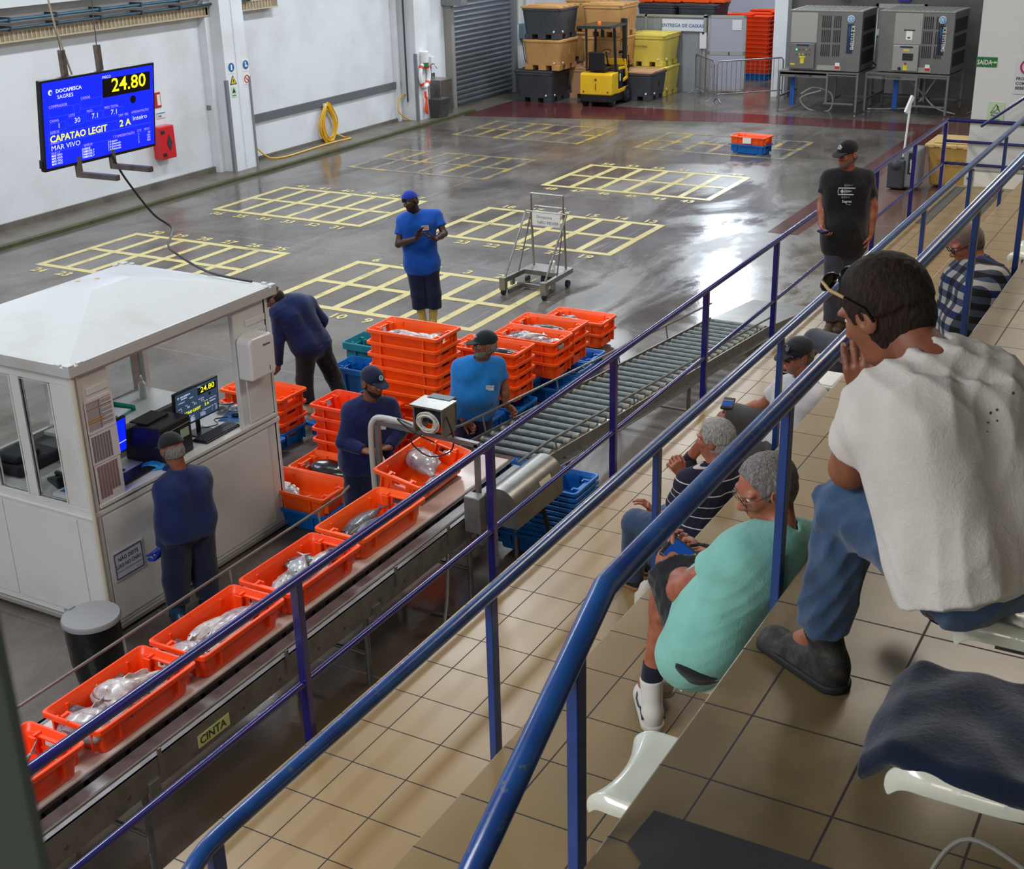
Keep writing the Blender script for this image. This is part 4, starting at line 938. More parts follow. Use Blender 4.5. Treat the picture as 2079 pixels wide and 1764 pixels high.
# green tray, papers, pump bottle, cables
TR = thing('document_tray', 'green plastic document tray on the back shelf of the kiosk', 'tray', (7.42, 8.22, 1.09), math.radians(4))
m_tray = mat('green_tray', '#1fa58a', .4)
b = MB(); b.box(-.17, .17, -.13, .13, 0, .006); b.box(-.17, .17, .125, .13, 0, .06); b.box(-.17, -.165, -.13, .13, 0, .05); b.box(.165, .17, -.13, .13, 0, .05); b.box(-.17, -.06, -.13, -.125, 0, .04); b.build('tray', m_tray, TR, bevel=.002)
o = MB().box(-.12, .13, -.1, .1, .0, .012).build('paper_stack', m_paper); o.location = (7.42, 8.20, 1.098); o.rotation_euler = (0, 0, .2); tag(o, 'papers lying in the green tray', 'papers')
b = MB(); b.lathe((7.86, 8.26, 1.09), [(.034, 0), (.036, .01), (.036, .13), (.02, .155), (.012, .16), (.012, .185)], 16); o = b.build('pump_bottle', mat('clear_plastic_white', '#cfd4d2', .3), smooth=True); tag(o, 'white pump bottle on the back shelf of the kiosk', 'bottle')
b = MB(); b.cyl((7.86, 8.26, 1.27), (7.86, 8.26, 1.30), .008, 8); b.bar((7.86, 8.26, 1.30), (7.83, 8.235, 1.30), .012); b.build('pump', m_white, o)
for pts, lab in (([(7.72, 7.27, 1.25), (7.85, 7.2, 1.22), (7.9, 7.18, 1.32), (7.93, 7.2, 1.5)], 'black lead rising from behind the grey-screen monitor'), ([(7.5, 7.3, 1.1), (7.62, 7.2, 1.11), (7.7, 7.3, 1.11), (7.8, 7.24, 1.105)], 'black lead coiled behind the keyboard'), ([(7.0, 7.5, 1.1), (6.95, 7.62, 1.11), (7.02, 7.7, 1.13), (7.1, 7.62, 1.1)], 'black lead bunched behind the printer')):
    b = MB(); b.tube(smooth_path(pts, 6), .005, 6); tag(b.build('cable', m_black, smooth=True), lab, 'cable')
b = MB()
R = random.Random(3)
for i in range(14): b.ell((7.95 + R.uniform(-.06, .06), 7.36 + R.uniform(-.08, .08), 1.11 + R.uniform(0, .03)), (.03, .025, .02), 7, 5)
tag(b.build('plastic_bag', mat('crumpled_clear_plastic', '#c9ccd0', .2)), 'crumpled clear plastic bag beside the kiosk monitor', 'bag')

# ================= HANGING SCREEN =================
TY = 9.5; sx = .79167
TV = thing('hanging_screen', 'large blue price screen hanging over the hall, showing 24.80', 'screen', (8.94, 9.43, 3.34))
TVW, TVH = 1.375, .765
tilt = math.radians(-8)
def tvp(b, nm, m, **k):
    o = b.build(nm, m, TV, **k); o.rotation_euler = (-tilt, 0, 0); return o
b = MB(); b.box(-TVW / 2 - .022, TVW / 2 + .022, 0, .05, -TVH / 2 - .03, TVH / 2 + .02); b.box(-TVW / 2 - .04, -TVW / 2 - .02, .01, .05, -TVH / 2, -TVH / 2 + .08); tvp(b, 'casing', m_black, bevel=.006)
b = MB(); b.box(-TVW / 2, TVW / 2, -.0015, 0, -TVH / 2, TVH / 2, 0); screen(b, TVW, TVH); tvp(b, 'screen', [m_scr, m_scr, m_syel, m_swht, m_slil, m_sblk, m_slin, m_slin])
m_arm = mat('rusty_grey_steel', '#6c645c', .55, .4, dirt='#4a3b30', dscale=12, damt=.8)
for xo in (-.30, .13):
    b = MB(); b.bar((xo, .07, .62), (xo, .07, -.52), .05, .05); b.bar((xo, .09, -.5), (xo + .02, -.40, -.50), .05, .05); b.build('hanger_arm', m_arm, TV, bevel=.003)
for xo, dx in ((-.30, -.55), (.13, .18)):
    b = MB(); b.tube([(xo, .07, .60), (xo + dx, .07, 4.6)], .005, 6); tvp(b, 'hanging_wire', m_dsteel).rotation_euler = (0, 0, 0)
b = MB(); b.tube([(-.22, .06, .38), (-.34, .05, .8), (-.85, .1, 4.6)], .009, 6); o = b.build('power_lead', mat('tan_cable', '#a08d78', .6), TV)
b = MB(); b.tube(smooth_path([(9.02, 9.46, 2.97), (9.12, 9.42, 2.72), (9.3, 9.3, 2.35), (9.38, 9.15, 2.2), (9.0, 8.85, 2.16), (8.5, 8.3, 2.26), (8.15, 7.6, 2.25), (8.12, 7.1, 2.23)], 8), .011, 8)
tag(b.build('screen_cable', m_black, smooth=True), 'black cable drooping from the hanging screen to the kiosk roof', 'cable')

# ================= THINGS ON THE LEFT WALL =================
b = MB(); b.box(18.53, 18.93, 18.08, 18.3, .58, 1.20); EB = tag(b.build('extinguisher_cabinet', mat('red_plastic', '#c81420', .3, coat=.4), bevel=.03, seg=3), 'red plastic fire cabinet on the white wall beside the screen', 'cabinet')
b = MB(); b.prism([(18.76, .73), (18.83, .88), (18.76, 1.03), (18.69, .88)], 18.068, 18.075, plane='xz'); b.build('window', mat('smoked', '#343a44', .2), EB)
for z in (.68, 1.10):
    b = MB(); b.box(18.56, 18.65, 18.06, 18.078, z - .035, z + .035); b.build('latch', m_black, EB, bevel=.01)
b = MB(); b.box(18.70, 18.88, 18.285, 18.297, 1.52, 1.80, 0); b.box(18.78, 18.86, 18.28, 18.285, 1.56, 1.76, 1); tag(b.build('wall_sign', [mat('sign_red', '#b01420', .5), mat('sign_cream', '#e0dccc', .5)]), 'small red framed sign above the fire cabinet', 'sign')
b = MB(); b.box(18.72, 18.95, 18.285, 18.297, 1.32, 1.43, 0); b.box(18.72, 18.95, 18.28, 18.285, 1.405, 1.42, 1); b.text('1750', (18.74, 18.28, 1.34), (1, 0, 0), (0, 0, 1), .05, 2, bold=.02)
tag(b.build('wall_sign', [m_paper, mat('line_teal', '#2f7f8f', .5), m_ink]), 'small printed strip between the red sign and the fire cabinet', 'sign')
b = MB(); b.tube([(20.2, 18.27, 3.05), (20.21, 18.27, 1.42)], .010, 6); o = b.build('socket_conduit', mat('beige_conduit', '#a39476', .6)); tag(o, 'thin beige conduit running down the wall to a grey socket', 'conduit')
b = MB(); b.box(20.13, 20.29, 18.2, 18.3, 1.28, 1.37); b.build('socket', m_grey, o, bevel=.01)
# safety signs on the pillar
m_sb = mat('sign_blue', '#1a5fa8', .45); m_sy = mat('sign_yellow', '#e2c21c', .45); m_sg = mat('pale_green_board', '#b9d6b4', .5); m_sr = mat('sign_red2', '#c21c28', .45); m_sw = mat('sign_white2', '#e2ddcf', .5)
py = 17.86
def disc(b, x, z, r, y, m): b.lathe((x, y, z), [(r, 0), (r, -.004)], 20, m, 'y')
b = MB(); b.box(20.37, 20.57, py - .006, py, 1.96, 2.20, 0); disc(b, 20.47, 2.08, .088, py - .006, 1); b.box(20.45, 20.49, py - .016, py - .010, 2.03, 2.13, 0); tag(b.build('wall_sign', [m_sw, m_sb]), 'left round blue sign on the pillar', 'sign')
b = MB(); b.box(20.81, 21.0, py - .006, py, 1.96, 2.20, 0); disc(b, 20.905, 2.08, .088, py - .006, 1); b.prism([(20.88, 2.14), (20.88, 2.04), (20.95, 2.04), (20.95, 2.07), (20.91, 2.08), (20.91, 2.14)], py - .016, py - .010, 0, 'xz'); tag(b.build('wall_sign', [m_sw, m_sb]), 'right round blue boot sign on the pillar', 'sign')
b = MB(); b.prism([(20.39, 1.75), (20.59, 1.75), (20.49, 1.93)], py - .006, py, 0, 'xz'); b.prism([(20.42, 1.767), (20.56, 1.767), (20.49, 1.9)], py - .009, py - .006, 1, 'xz'); b.prism([(20.48, 1.79), (20.5, 1.79), (20.51, 1.84), (20.48, 1.85)], py - .012, py - .009, 0, 'xz'); tag(b.build('wall_sign', [m_ink, m_sy]), 'yellow warning triangle on the pillar', 'sign')
b = MB(); b.box(20.81, 20.99, py - .006, py, 1.70, 1.91, 0); b.tube([(20.90 + .07 * math.cos(a), py - .009, 1.81 + .07 * math.sin(a)) for a in np.linspace(0, 2 * PI, 21)[:-1]], .009, 6, 1, closed=True); b.bar((20.85, py - .009, 1.86), (20.95, py - .009, 1.76), .016, .008, 1); tag(b.build('wall_sign', [m_sw, m_sr]), 'red prohibition circle on the pillar', 'sign')
b = MB(); b.box(20.41, 20.55, py - .006, py, 1.50, 1.71, 0); b.prism([(20.43, 1.59), (20.53, 1.59), (20.48, 1.69)], py - .009, py - .006, 1, 'xz'); b.box(20.43, 20.53, py - .009, py - .006, 1.53, 1.545, 1); tag(b.build('wall_sign', [m_sg, m_ink]), 'pale green slip warning on the pillar', 'sign')
b = MB(); b.box(21.0, 21.08, 18.29, 18.298, 1.42, 1.74, 0); b.box(21.08, 21.16, 18.285, 18.298, 1.42, 1.74, 0); b.box(21.02, 21.13, 18.28, 18.285, 1.45, 1.6, 1); tag(b.build('wall_sign', [mat('sign_pale_blue', '#9fc3d6', .5), m_ink]), 'narrow pale blue sign on the wall just past the pillar', 'sign')
# yellow hose
b = MB(); R = random.Random(5)
for i in range(9):
    rx, rz0 = .25 + R.uniform(-.07, .09), .37 + R.uniform(-.05, .06); ph = R.uniform(-.15, .15)
    b.tube([(23.92 + rx * math.cos(a) * (1.0 - .45 * max(0, math.sin(a))) + ph * .2, 18.22 - .012 * (i % 4), .45 + ph * .3 + rz0 * math.sin(a)) for a in np.linspace(0, 2 * PI, 33)[:-1]], .017, 7, closed=True)
b.tube(smooth_path([(24.1, 18.2, .2), (24.35, 18.1, .07), (24.3, 17.9, .07), (23.8, 17.95, .07), (23.2, 17.95, .07), (22.4, 17.9, .07), (21.9, 17.9, .07), (21.6, 18.05, .1), (21.42, 18.24, .33)], 8), .017, 7)
tag(b.build('garden_hose', mat('yellow_hose', '#dba60c', .35), smooth=True), 'coiled yellow hose hung on the wall with its end trailing along the kerb', 'hose')
o = MB().box(23.82, 23.98, 18.19, 18.24, .80, .88).build('hose_bracket', m_white); tag(o, 'small white bracket above the yellow hose coil', 'bracket')
b = MB(); b.box(26.99, 27.22, 18.285, 18.297, .88, .99, 0); b.box(27.03, 27.18, 18.28, 18.285, .945, .96, 1); tag(b.build('wall_sign', [mat('dark_green_sign', '#1f4a34', .5), m_sw]), 'small dark green sign at the end of the grey bumper strip', 'sign')
# trash bin by the kiosk
TB = thing('waste_bin', 'round black lined waste bin with a grey lid below the kiosk corner', 'bin', (5.50, 6.60, 0))
b = MB(); b.lathe((0, 0, 0), [(.14, .03), (.16, .05), (.185, .2), (.195, .40), (.19, .50), (.185, .52)], 26); o = b.build('bag_liner', mat('bin_liner_black', '#0d0e11', .3, bump=.5, bscale=20), TB, smooth=True)
b = MB(); b.lathe((0, 0, 0), [(.205, .51), (.208, .535), (.20, .55), (.0, .558)], 30); b.box(-.03, .03, .18, .23, .50, .56); b.build('lid', mat('lid_grey', '#8b8c90', .5), TB, smooth=True)
b = MB(); b.lathe((0, 0, 0), [(.15, .0), (.155, .03), (.12, .05)], 20); b.build('base', m_black, TB, smooth=True)
b = MB(); b.lathe((8.33, 6.18, 0), [(.11, 0), (.13, .3), (.125, .3), (.105, .02)], 22); tag(b.build('bucket', mat('white_bucket', '#d9dad8', .4), smooth=True), 'white bucket on the floor beside the bearded man', 'bucket')

# ================= FAR END OF THE HALL =================
def tub_mesh(dx=1.1, dy=1.1, h=.76):
    """insulated fish tub: thick tapered walls, corner bulges, pallet feet with fork pockets"""
    b = MB(); r = .12
    def ring(ex, ey, z): return [(x, y, z) for x, y in rrect(dx / 2 - ex, dy / 2 - ey, r, [], 4)]
    lv = [ring(.05, .05, .12), ring(.03, .03, .35), ring(.0, .0, h - .12), ring(.0, .0, h - .06), ring(-.02, -.02, h - .055), ring(-.02, -.02, h - .01), ring(.0, .0, h)]
    n = len(lv[0]); fs = []
    for i in range(len(lv) - 1):
        for j in range(n): fs.append((i * n + j, i * n + (j + 1) % n, (i + 1) * n + (j + 1) % n, (i + 1) * n + j))
    fs.append(tuple(range(n - 1, -1, -1))); fs.append(tuple((len(lv) - 1) * n + j for j in range(n)))
    b.add([p for q in lv for p in q], fs)
    for sx in (-1, 0, 1):
        for sy in (-1, 0, 1):
            b.box(sx * (dx / 2 - .16) - .11, sx * (dx / 2 - .16) + .11, sy * (dy / 2 - .16) - .11, sy * (dy / 2 - .16) + .11, 0, .13)
    b.box(-.006, .006, -dy / 2 - .004, -dy / 2 + .02, .36, .52); b.box(-dx / 2 - .004, -dx / 2 + .02, -.006, .006, .36, .52)
    return b
def lid_mesh(dx=1.1, dy=1.1):
    b = MB(); b.box(-dx / 2 - .02, dx / 2 + .02, -dy / 2 - .02, dy / 2 + .02, 0, .05); b.box(-dx / 2 + .12, dx / 2 - .12, -dy / 2 + .12, dy / 2 - .12, .05, .065)
    for s in (-1, 1):
        for q in (-.3, 0, .3): b.box(q - .05, q + .05, s * dy / 2 - .03, s * dy / 2 + .03, .04, .062)
    return b
m_tan = mat('tan_tub', '#c08f55', .55, dirt='#a07242', dscale=2, damt=.6); m_ytub = mat('yellow_tub', '#cdb84c', .55, dirt='#a8934a', dscale=2.4, damt=.6)
m_gtub = mat('grey_tub', '#3c3e43', .5, dirt='#2a2b30', dscale=2, damt=.6); m_tan2 = mat('pinkish_tan_tub', '#b58a66', .55, dirt='#9a7352', dscale=2, damt=.6)
m_plug = mat('white_plug', '#dcdcd4', .5)
tubs = {}
def tub(x, y, z, kind, lid, label, sc=(1, 1, 1), group=None):
    r = thing('fish_tub', label, 'tub', (x, y, z), 0, group)
    if 'm' not in tubs:
        o = tub_mesh().build('body', m_tan, r, bevel=.02); tubs['m'] = o.data
    else:
        o = bpy.data.objects.new('body', tubs['m']); COL.objects.link(o); o.parent = r
        bv = o.modifiers.new('bevel', 'BEVEL'); bv.width = .02; bv.segments = 2; bv.limit_method = 'ANGLE'
    o.scale = sc
    m = {'t': m_tan, 'y': m_ytub, 'g': m_gtub, 'p': m_tan2}[kind]
    if not o.data.materials: o.data.materials.append(m)
    o.material_slots[0].link = 'OBJECT'; o.material_slots[0].material = m
    if lid:
        l = lid_mesh().build('lid', {'t': m_tan, 'y': m_ytub, 'g': m_gtub, 'p': m_tan2}[lid], r, bevel=.01); l.location = (0, 0, .76 * sc[2]); l.scale = sc
    for (px, py) in ((-.56, -.38), (-.38, -.56)):
        b = MB(); ax = (px, py, .20)
        b.cyl(ax, (px + (.02 if px < -.5 else 0), py + (.02 if py < -.5 else 0), .20), .025, 10); b.build('plug', m_plug, r)
    return r
tub(31.35, 16.70, 0, 'g', 'g', 'dark grey fish tub on the floor by the roller shutter')
tub(31.35, 16.45, .83, 't', None, 'tan fish tub in the middle of the pile by the roller shutter')
tub(31.35, 16.45, 1.60, 'g', 't', 'dark tub with a tan lid, on top of the pile by the roller shutter')
tub(32.35, 15.66, 0, 'p', 'p', 'pinkish tan tub on the floor, half hidden by the forklift')
tub(32.35, 15.25, .83, 't', None, 'tan tub behind the forklift mast, middle of its pile')
tub(32.35, 15.20, 1.60, 't', 't', 'tan lidded tub on top of the pile behind the forklift')
tub(33.4, 16.2, 1.60, 't', 't', 'tan lidded tub at the back, between the two piles')
tub(33.4, 16.3, .83, 't', None, 'tan tub at the back, under the rear lidded tub')
tub(32.5, 14.38, 0, 'g', 'p', 'dark grey tub with a tan lid, just right of the forklift', (.95, .95, .92))
tub(33.35, 14.40, 0, 'y', None, 'lower yellow tub against the grey partition')
tub(33.35, 14.42, .77, 'y', 'y', 'upper yellow tub with a yellow lid against the grey partition')
b = MB(); b.text('Tecnumbel', (32.785, 14.80, 1.26), (0, -1, 0), (0, 0, 1), .1, 0); tag(b.build('tub_lettering', m_ink), 'small dark printing on the upper yellow tub', 'lettering')
for i, (x, y) in enumerate(((35.6, 15.1), (35.6, 13.9))): tub(x, y, 1.35, 'g', 'g', 'dark tub raised behind the grey partition, %s' % ('over the forklift side' if i == 0 else 'over the open door side'))
for i in range(6):
    b = MB(); b.box(-.27, .27, -.2, .2, 0, .1); o = b.build('orange_box', m_or, bevel=.02); o.location = (35.5 + .1 * (i % 2), 15.5 - i * .42, 2.19 if i else 2.19); tag(o, 'orange box on the dark tubs behind the partition, box %s along' % ORD[i], 'box', 'orange boxes on the dark tubs')
for i, y in enumerate((16.8, 16.2, 15.4)):
    pass
# roller shutter
b = MB(); m_shut = mat('shutter_steel', '#9aa0a8', .32, .75, dirt='#7d828a', dscale=2, damt=.4)
z = 0.05; prof = []
while z < 3.3:
    prof += [(0.0, z), (.035, z + .02), (.05, z + .055), (.035, z + .09), (0.0, z + .105)]; z += .125
vs = []; fs = []
for (d, zz) in prof: vs += [(29.25, 18.22 - d, zz), (32.35, 18.22 - d, zz)]
for i in range(len(prof) - 1): fs.append((2 * i, 2 * i + 1, 2 * i + 3, 2 * i + 2))
b.add(vs, fs); b.box(29.25, 32.35, 18.23, 18.25, 0, 3.35)
SH = tag(b.build('roller_shutter', m_shut, smooth=True, angle=50), 'closed grey roller shutter in the left wall near the tubs', 'shutter')
b = MB(); b.box(29.1, 29.25, 18.08, 18.3, 0, 3.4); b.build('guide', mat('beige_grey_guide', '#8c8880', .5), SH)
b = MB(); b.box(32.35, 32.5, 18.08, 18.3, 0, 3.4); b.build('guide', m_grey, SH)
b = MB(); b.box(29.0, 29.3, 17.7, 18.3, 2.55, 3.4); b.build('motor_housing', m_galv, SH)
for i, xx in enumerate((32.75, 33.2)):
    b = MB(); b.tube([(xx, 18.2, 1.75), (xx, 18.2, 4)], .03, 8); tag(b.build('wall_pipe', mat('cream_duct', '#b8b193', .5), smooth=True), '%s of two cream ducts right of the roller shutter' % ('nearer' if i == 0 else 'farther'), 'pipe')
b = MB(); b.box(33.0, 33.3, 18.1, 18.3, 1.35, 1.75); tag(b.build('control_box', mat('teal_grey_box', '#6d8790', .5), bevel=.01), 'grey green control box on the wall beside the shutter', 'box')
b = MB(); b.tube(smooth_path([(32.8, 18.1, 1.7), (32.75, 18.05, 1.2), (32.9, 18.05, .75), (33.1, 18.05, .9), (33.1, 18.1, 1.35)], 6), .012, 6); tag(b.build('cable', m_dsteel, smooth=True), 'looped grey cable below the control box by the shutter', 'cable')
# second pillar: pipes, life ring, rope, basin
for xx, yy, c, lab, zb in ((26.93, 18.05, '#3c3c3e', 'dark pipe running down the wall before the life ring', .5), (27.62, 17.95, '#4a4b4e', 'dark pipe behind the life ring', .2), (27.52, 17.9, '#1f3f78', 'blue pipe beside the life ring', .1)):
    b = MB(); b.tube([(xx, yy, zb), (xx, yy, 4)], .022, 8); tag(b.build('wall_pipe', mat('pp' + c, c, .4), smooth=True), lab, 'pipe')
LR = thing('life_ring', 'white life ring with orange bands on the pillar by the shutter', 'life ring', (27.25, 17.74, 1.10))
b = MB(); b.tube([(.19 * math.cos(a), 0, .27 * math.sin(a)) for a in np.linspace(0, 2 * PI, 33)[:-1]], .052, 10, closed=True); b.build('ring', m_white, LR, smooth=True)
for a in (.8, 2.35, 3.9, 5.5):
    b = MB(); b.tube([(.19 * math.cos(a + d), 0, .27 * math.sin(a + d)) for d in (-.14, 0, .14)], .056, 10); b.build('band', mat('orange_band', '#e0481c', .5), LR, smooth=True)
b = MB(); b.lathe((0, -.02, .20), [(.085, .0), (.09, .1)], 12); b.build('green_collar', mat('green_collar', '#1b7a42', .5), LR)
b = MB(); b.lathe((0, -.02, .30), [(.10, .0), (.105, .24), (.09, .26), (.0, .265)], 16); b.build('white_cap', m_white, LR, smooth=True)
b = MB(); b.tube(smooth_path([(27.25, 17.74, .72), (27.24, 17.73, .58), (27.28, 17.73, .56), (27.22, 17.73, .3), (27.29, 17.73, .2), (27.25, 17.73, .45)], 5), .03, 7); tag(b.build('throw_rope', mat('orange_rope', '#e24a14', .7), smooth=True), 'orange throw rope hanging below the life ring', 'rope')
b = MB(); b.tube(smooth_path([(27.1, 18.15, .66), (26.75, 18.15, .62), (26.6, 18.1, .3), (26.9, 18.0, .07)], 6), .018, 7); tag(b.build('garden_hose', MATS['yellow_hose'], smooth=True), 'short yellow hose hanging from a tap just before the life ring', 'hose')
BS = thing('wash_basin', 'stainless hand wash basin cabinet between the life ring and the shutter', 'basin', (28.1, 17.9, .05))
b = MB(); b.box(-.25, .3, -.22, .3, 0, .85); b.build('cabinet', m_steel, BS, bevel=.01)
b = MB(); b.tube(smooth_path([(0, .2, .85), (0, .2, 1.15), (0, .1, 1.2), (0, .02, 1.1)], 5), .015, 8); b.build('tap', m_steel, BS, smooth=True)
b = MB(); b.box(-.25, .3, .28, .3, .85, .95); b.build('splash_back', m_steel, BS)
b = MB(); b.box(28.3, 28.45, 18.2, 18.3, 1.15, 1.4); tag(b.build('soap_dispenser', m_white, bevel=.01), 'white soap dispenser above the stainless basin', 'dispenser')
b = MB(); b.hexa([(27.5, 17.55, .05), (27.85, 17.5, .05), (27.85, 17.85, .05), (27.5, 17.85, .05)], [(27.45, 17.45, .5), (27.95, 17.45, .5), (27.95, 17.9, .5), (27.45, 17.9, .5)]); tag(b.build('waste_bin', mat('dark_bin', '#3c3b3b', .5), bevel=.01), 'dark tapered waste bin in front of the basin', 'bin')
b = MB(); b.box(27.75, 28.0, 18.285, 18.297, 1.9, 2.2, 0); b.box(27.75, 28.0, 18.28, 18.285, 2.14, 2.19, 1)
for i in range(7): b.box(27.77, 27.98, 18.28, 18.285, 1.92 + i * .03, 1.93 + i * .03, 2)
tag(b.build('wall_sign', [m_sw, m_sb, m_grey]), 'upper white notice with a blue header beside the shutter', 'sign')
b = MB(); b.box(27.82, 28.05, 18.285, 18.297, 1.3, 1.72, 0); disc(b, 27.93, 1.60, .08, 18.285, 1); b.box(27.86, 28.0, 18.28, 18.285, 1.36, 1.44, 1); tag(b.build('wall_sign', [m_sw, mat('navy_disc', '#272a5e', .5)]), 'lower white notice with a dark blue disc beside the shutter', 'sign')

# grey partition with the box delivery sign, open door, barriers
m_part = mat('corrugated_grey', '#8d9095', .5, dirt='#7c7e83', dscale=2, damt=.4); m_pdoor = mat('door_panel_lilac', '#a39fae', .5)
b = MB(); b.box(34.0, 34.04, 13.22, 17.6, 0, 1.95, 0)
for i in range(80): b.box(33.99, 34.0, 13.25 + i * .054, 13.275 + i * .054, .03, 1.93, 0)
for (ya, yb, za, zb) in ((13.18, 17.6, 1.93, 1.98), (13.18, 13.25, 0, 2.0), (14.88, 14.94, 0, 1.98)): b.box(33.96, 34.06, ya, yb, za, zb, 1)
PT = tag(b.build('partition', [m_part, m_alu]), 'grey corrugated partition carrying the box delivery sign', 'partition')
b = MB(); b.box(33.93, 33.97, 13.24, 14.42, 1.58, 1.88, 0); b.text('ENTREGA DE CAIXAS', (33.925, 13.83, 1.68), (0, -1, 0), (0, 0, 1), .125, 1, 'CENTER', .015)
tag(b.build('wall_sign', [m_sign, mat('sign_text_blue', '#2c5a9c', .5)]), 'white sign reading ENTREGA DE CAIXAS on the grey partition', 'sign')
DR = thing('partition_door', 'open lilac grey panel door beside the orange crate towers', 'door', (34.05, 13.15, 0), math.radians(8))
b = MB(); b.box(-.02, .02, -1.02, 0, .12, 1.98); b.build('panel', m_pdoor, DR)
b = MB()
for (ya, yb, za, zb) in ((-1.02, 0, 1.92, 1.99), (-1.02, 0, .05, .12), (-1.02, -.95, .05, 1.99), (-.07, 0, .05, 1.99), (-1.02, 0, .98, 1.08)): b.box(-.03, .03, ya, yb, za, zb)
b.build('frame', m_alu, DR)
b = MB(); b.box(-.05, -.03, -.6, -.57, .99, 1.07); b.build('handle', m_dsteel, DR)
b = MB(); b.box(-.035, -.03, -.9, -.65, 1.62, 1.88); b.build('notice', m_paper, DR)
b = MB(); b.box(33.9, 33.94, 13.14, 13.32, 1.15, 1.55, 0); b.box(33.89, 33.9, 13.2, 13.26, 1.52, 1.57, 1); tag(b.build('clipboard', [m_paper, m_black]), 'clipboard with white paper at the partition door post', 'clipboard')
def barrier(p, q, label):
    p = Vector(p); q = Vector(q); L_ = (q - p).length; r = thing('crowd_barrier', label, 'barrier', p, math.atan2(q.y - p.y, q.x - p.x))
    b = MB(); b.tube([(0, 0, .12), (0, 0, .95), (.05, 0, 1.02), (L_ - .05, 0, 1.02), (L_, 0, .95), (L_, 0, .12)], .018, 8); b.tube([(0, 0, .2), (L_, 0, .2)], .014, 8); b.build('frame', m_galv, r, smooth=True)
    n = int(L_ / .13)
    b = MB()
    for i in range(1, n): b.cyl((L_ * i / n, 0, .2), (L_ * i / n, 0, 1.02), .007, 6)
    b.build('bars', m_galv, r)
    for xx in (.03, L_ - .03):
        b = MB(); b.tube([(xx, -.22, .01), (xx, -.05, .09), (xx, .05, .09), (xx, .22, .01)], .013, 6); b.build('foot', m_galv, r)
barrier((32.45, 12.25, 0), (33.75, 10.95, 0), 'steel crowd barrier across the orange crate towers')
barrier((33.75, 13.35, 0), (32.5, 12.35, 0), 'steel crowd barrier standing at an angle in front of the partition')
barrier((32.9, 5.9, 0), (31.4, 5.35, 0), 'steel crowd barrier beside the farther ice machine')
# orange crate towers: each crate is a thing
for ti, (tx, ty, ztop) in enumerate(((36.9, 12.75, 1.74), (38.0, 13.1, 1.72), (37.0, 13.35, 1.78), (39.0, 13.3, 1.72), (38.2, 12.4, 1.76))):
    lab = ('nearest the open door edge', 'second from the door edge', 'behind the open door', 'farthest back', 'beside the white pillar')[ti]
    crate(tx, ty, .0, H90, 'b', 'blue crate base of the orange tower ' + lab, 'blue bases of the orange towers')
    nn = 13
    for i in range(nn):
        crate(tx, ty, .13 + i * (ztop - .13 - .19) / (nn - 1), H90, 'r', 'orange crate in the tower %s' % lab, 'orange tower ' + lab)

# ---- forklift
FK = thing('forklift', 'yellow and black electric forklift parked before the tubs', 'forklift', (31.2, 14.86, 0), math.radians(3))
m_fy = mat('forklift_yellow', '#e5b411', .35, coat=.3, dirt='#c4950c', dscale=3, damt=.4)
def fk(b, nm, m, **k): return b.build(nm, m, FK, **k)
b = MB(); b.prism([(-.52, .30), (-.50, .80), (-.44, .84), (-.05, .84), (-.05, .30)], -.44, .44, plane='xz'); fk(b, 'counterweight', m_fy, bevel=.03, seg=3)
b = MB(); b.box(-.50, .62, -.43, .43, .12, .31); b.box(-.05, .30, -.43, .43, .3, .88); fk(b, 'chassis', m_black, bevel=.02)
b = MB(); b.prism([(-.05, .30), (.62, .30), (.62, .42), (.0, .42)][::-1] if 0 else [(-.05, .30), (.62, .33), (.62, .42), (-.05, .40)], -.445, -.42, plane='xz'); b.prism([(.30, .55), (.62, .60), (.45, 1.1), (.38, 1.1), (.5, .66), (.30, .62)], -.445, -.40, plane='xz'); b.prism([(.30, .55), (.62, .60), (.45, 1.1), (.38, 1.1), (.5, .66), (.30, .62)], .40, .445, plane='xz'); b.box(.4, .48, -.4, .4, .95, 1.1); b.box(.05, .45, -.42, -.38, .86, .93); fk(b, 'body_panel', m_fy, bevel=.01)
b = MB(); b.box(-.42, .0, -.22, .22, .86, .96); b.hexa([(-.46, -.22, .9), (-.36, -.22, .9), (-.36, .22, .9), (-.46, .22, .9)], [(-.52, -.21, 1.36), (-.44, -.21, 1.36), (-.44, .21, 1.36), (-.52, .21, 1.36)]); fk(b, 'seat', m_black, bevel=.03, seg=3)
b = MB(); b.tube([(.18 + .13 * math.cos(a) * .8, .13 * math.sin(a), 1.28 + .06 * math.cos(a)) for a in np.linspace(0, 2 * PI, 21)[:-1]], .013, 6, closed=True); b.cyl((.18, 0, 1.28), (.32, 0, .95), .02, 8); fk(b, 'steering_wheel', m_black, smooth=True)
for sy in (-1, 1):
    b = MB(); b.bar((-.14, sy * .40, .84), (-.22, sy * .38, 1.96), .05); b.bar((.42, sy * .40, 1.05), (.40, sy * .38, 1.96), .05); fk(b, 'guard_post', m_black)
b = MB()
for sy in np.linspace(-.4, .4, 7): b.box(-.62, .48, sy - .015, sy + .015, 1.95, 1.99)
b.box(-.64, -.58, -.43, .43, 1.93, 1.99); b.box(.44, .5, -.43, .43, 1.93, 1.99); b.box(-.62, .48, -.43, -.40, 1.93, 1.99); b.box(-.62, .48, .40, .43, 1.93, 1.99); b.box(-.6, .46, -.4, .4, 1.985, 1.992); fk(b, 'overhead_guard', mat('guard_dark_teal', '#1c2c2c', .25))
b = MB(); b.lathe((-.28, 0, 1.99), [(.05, 0), (.05, .06), (.03, .09), (0, .1)], 12); fk(b, 'beacon', mat('beacon_orange', '#e0671a', .3), smooth=True)
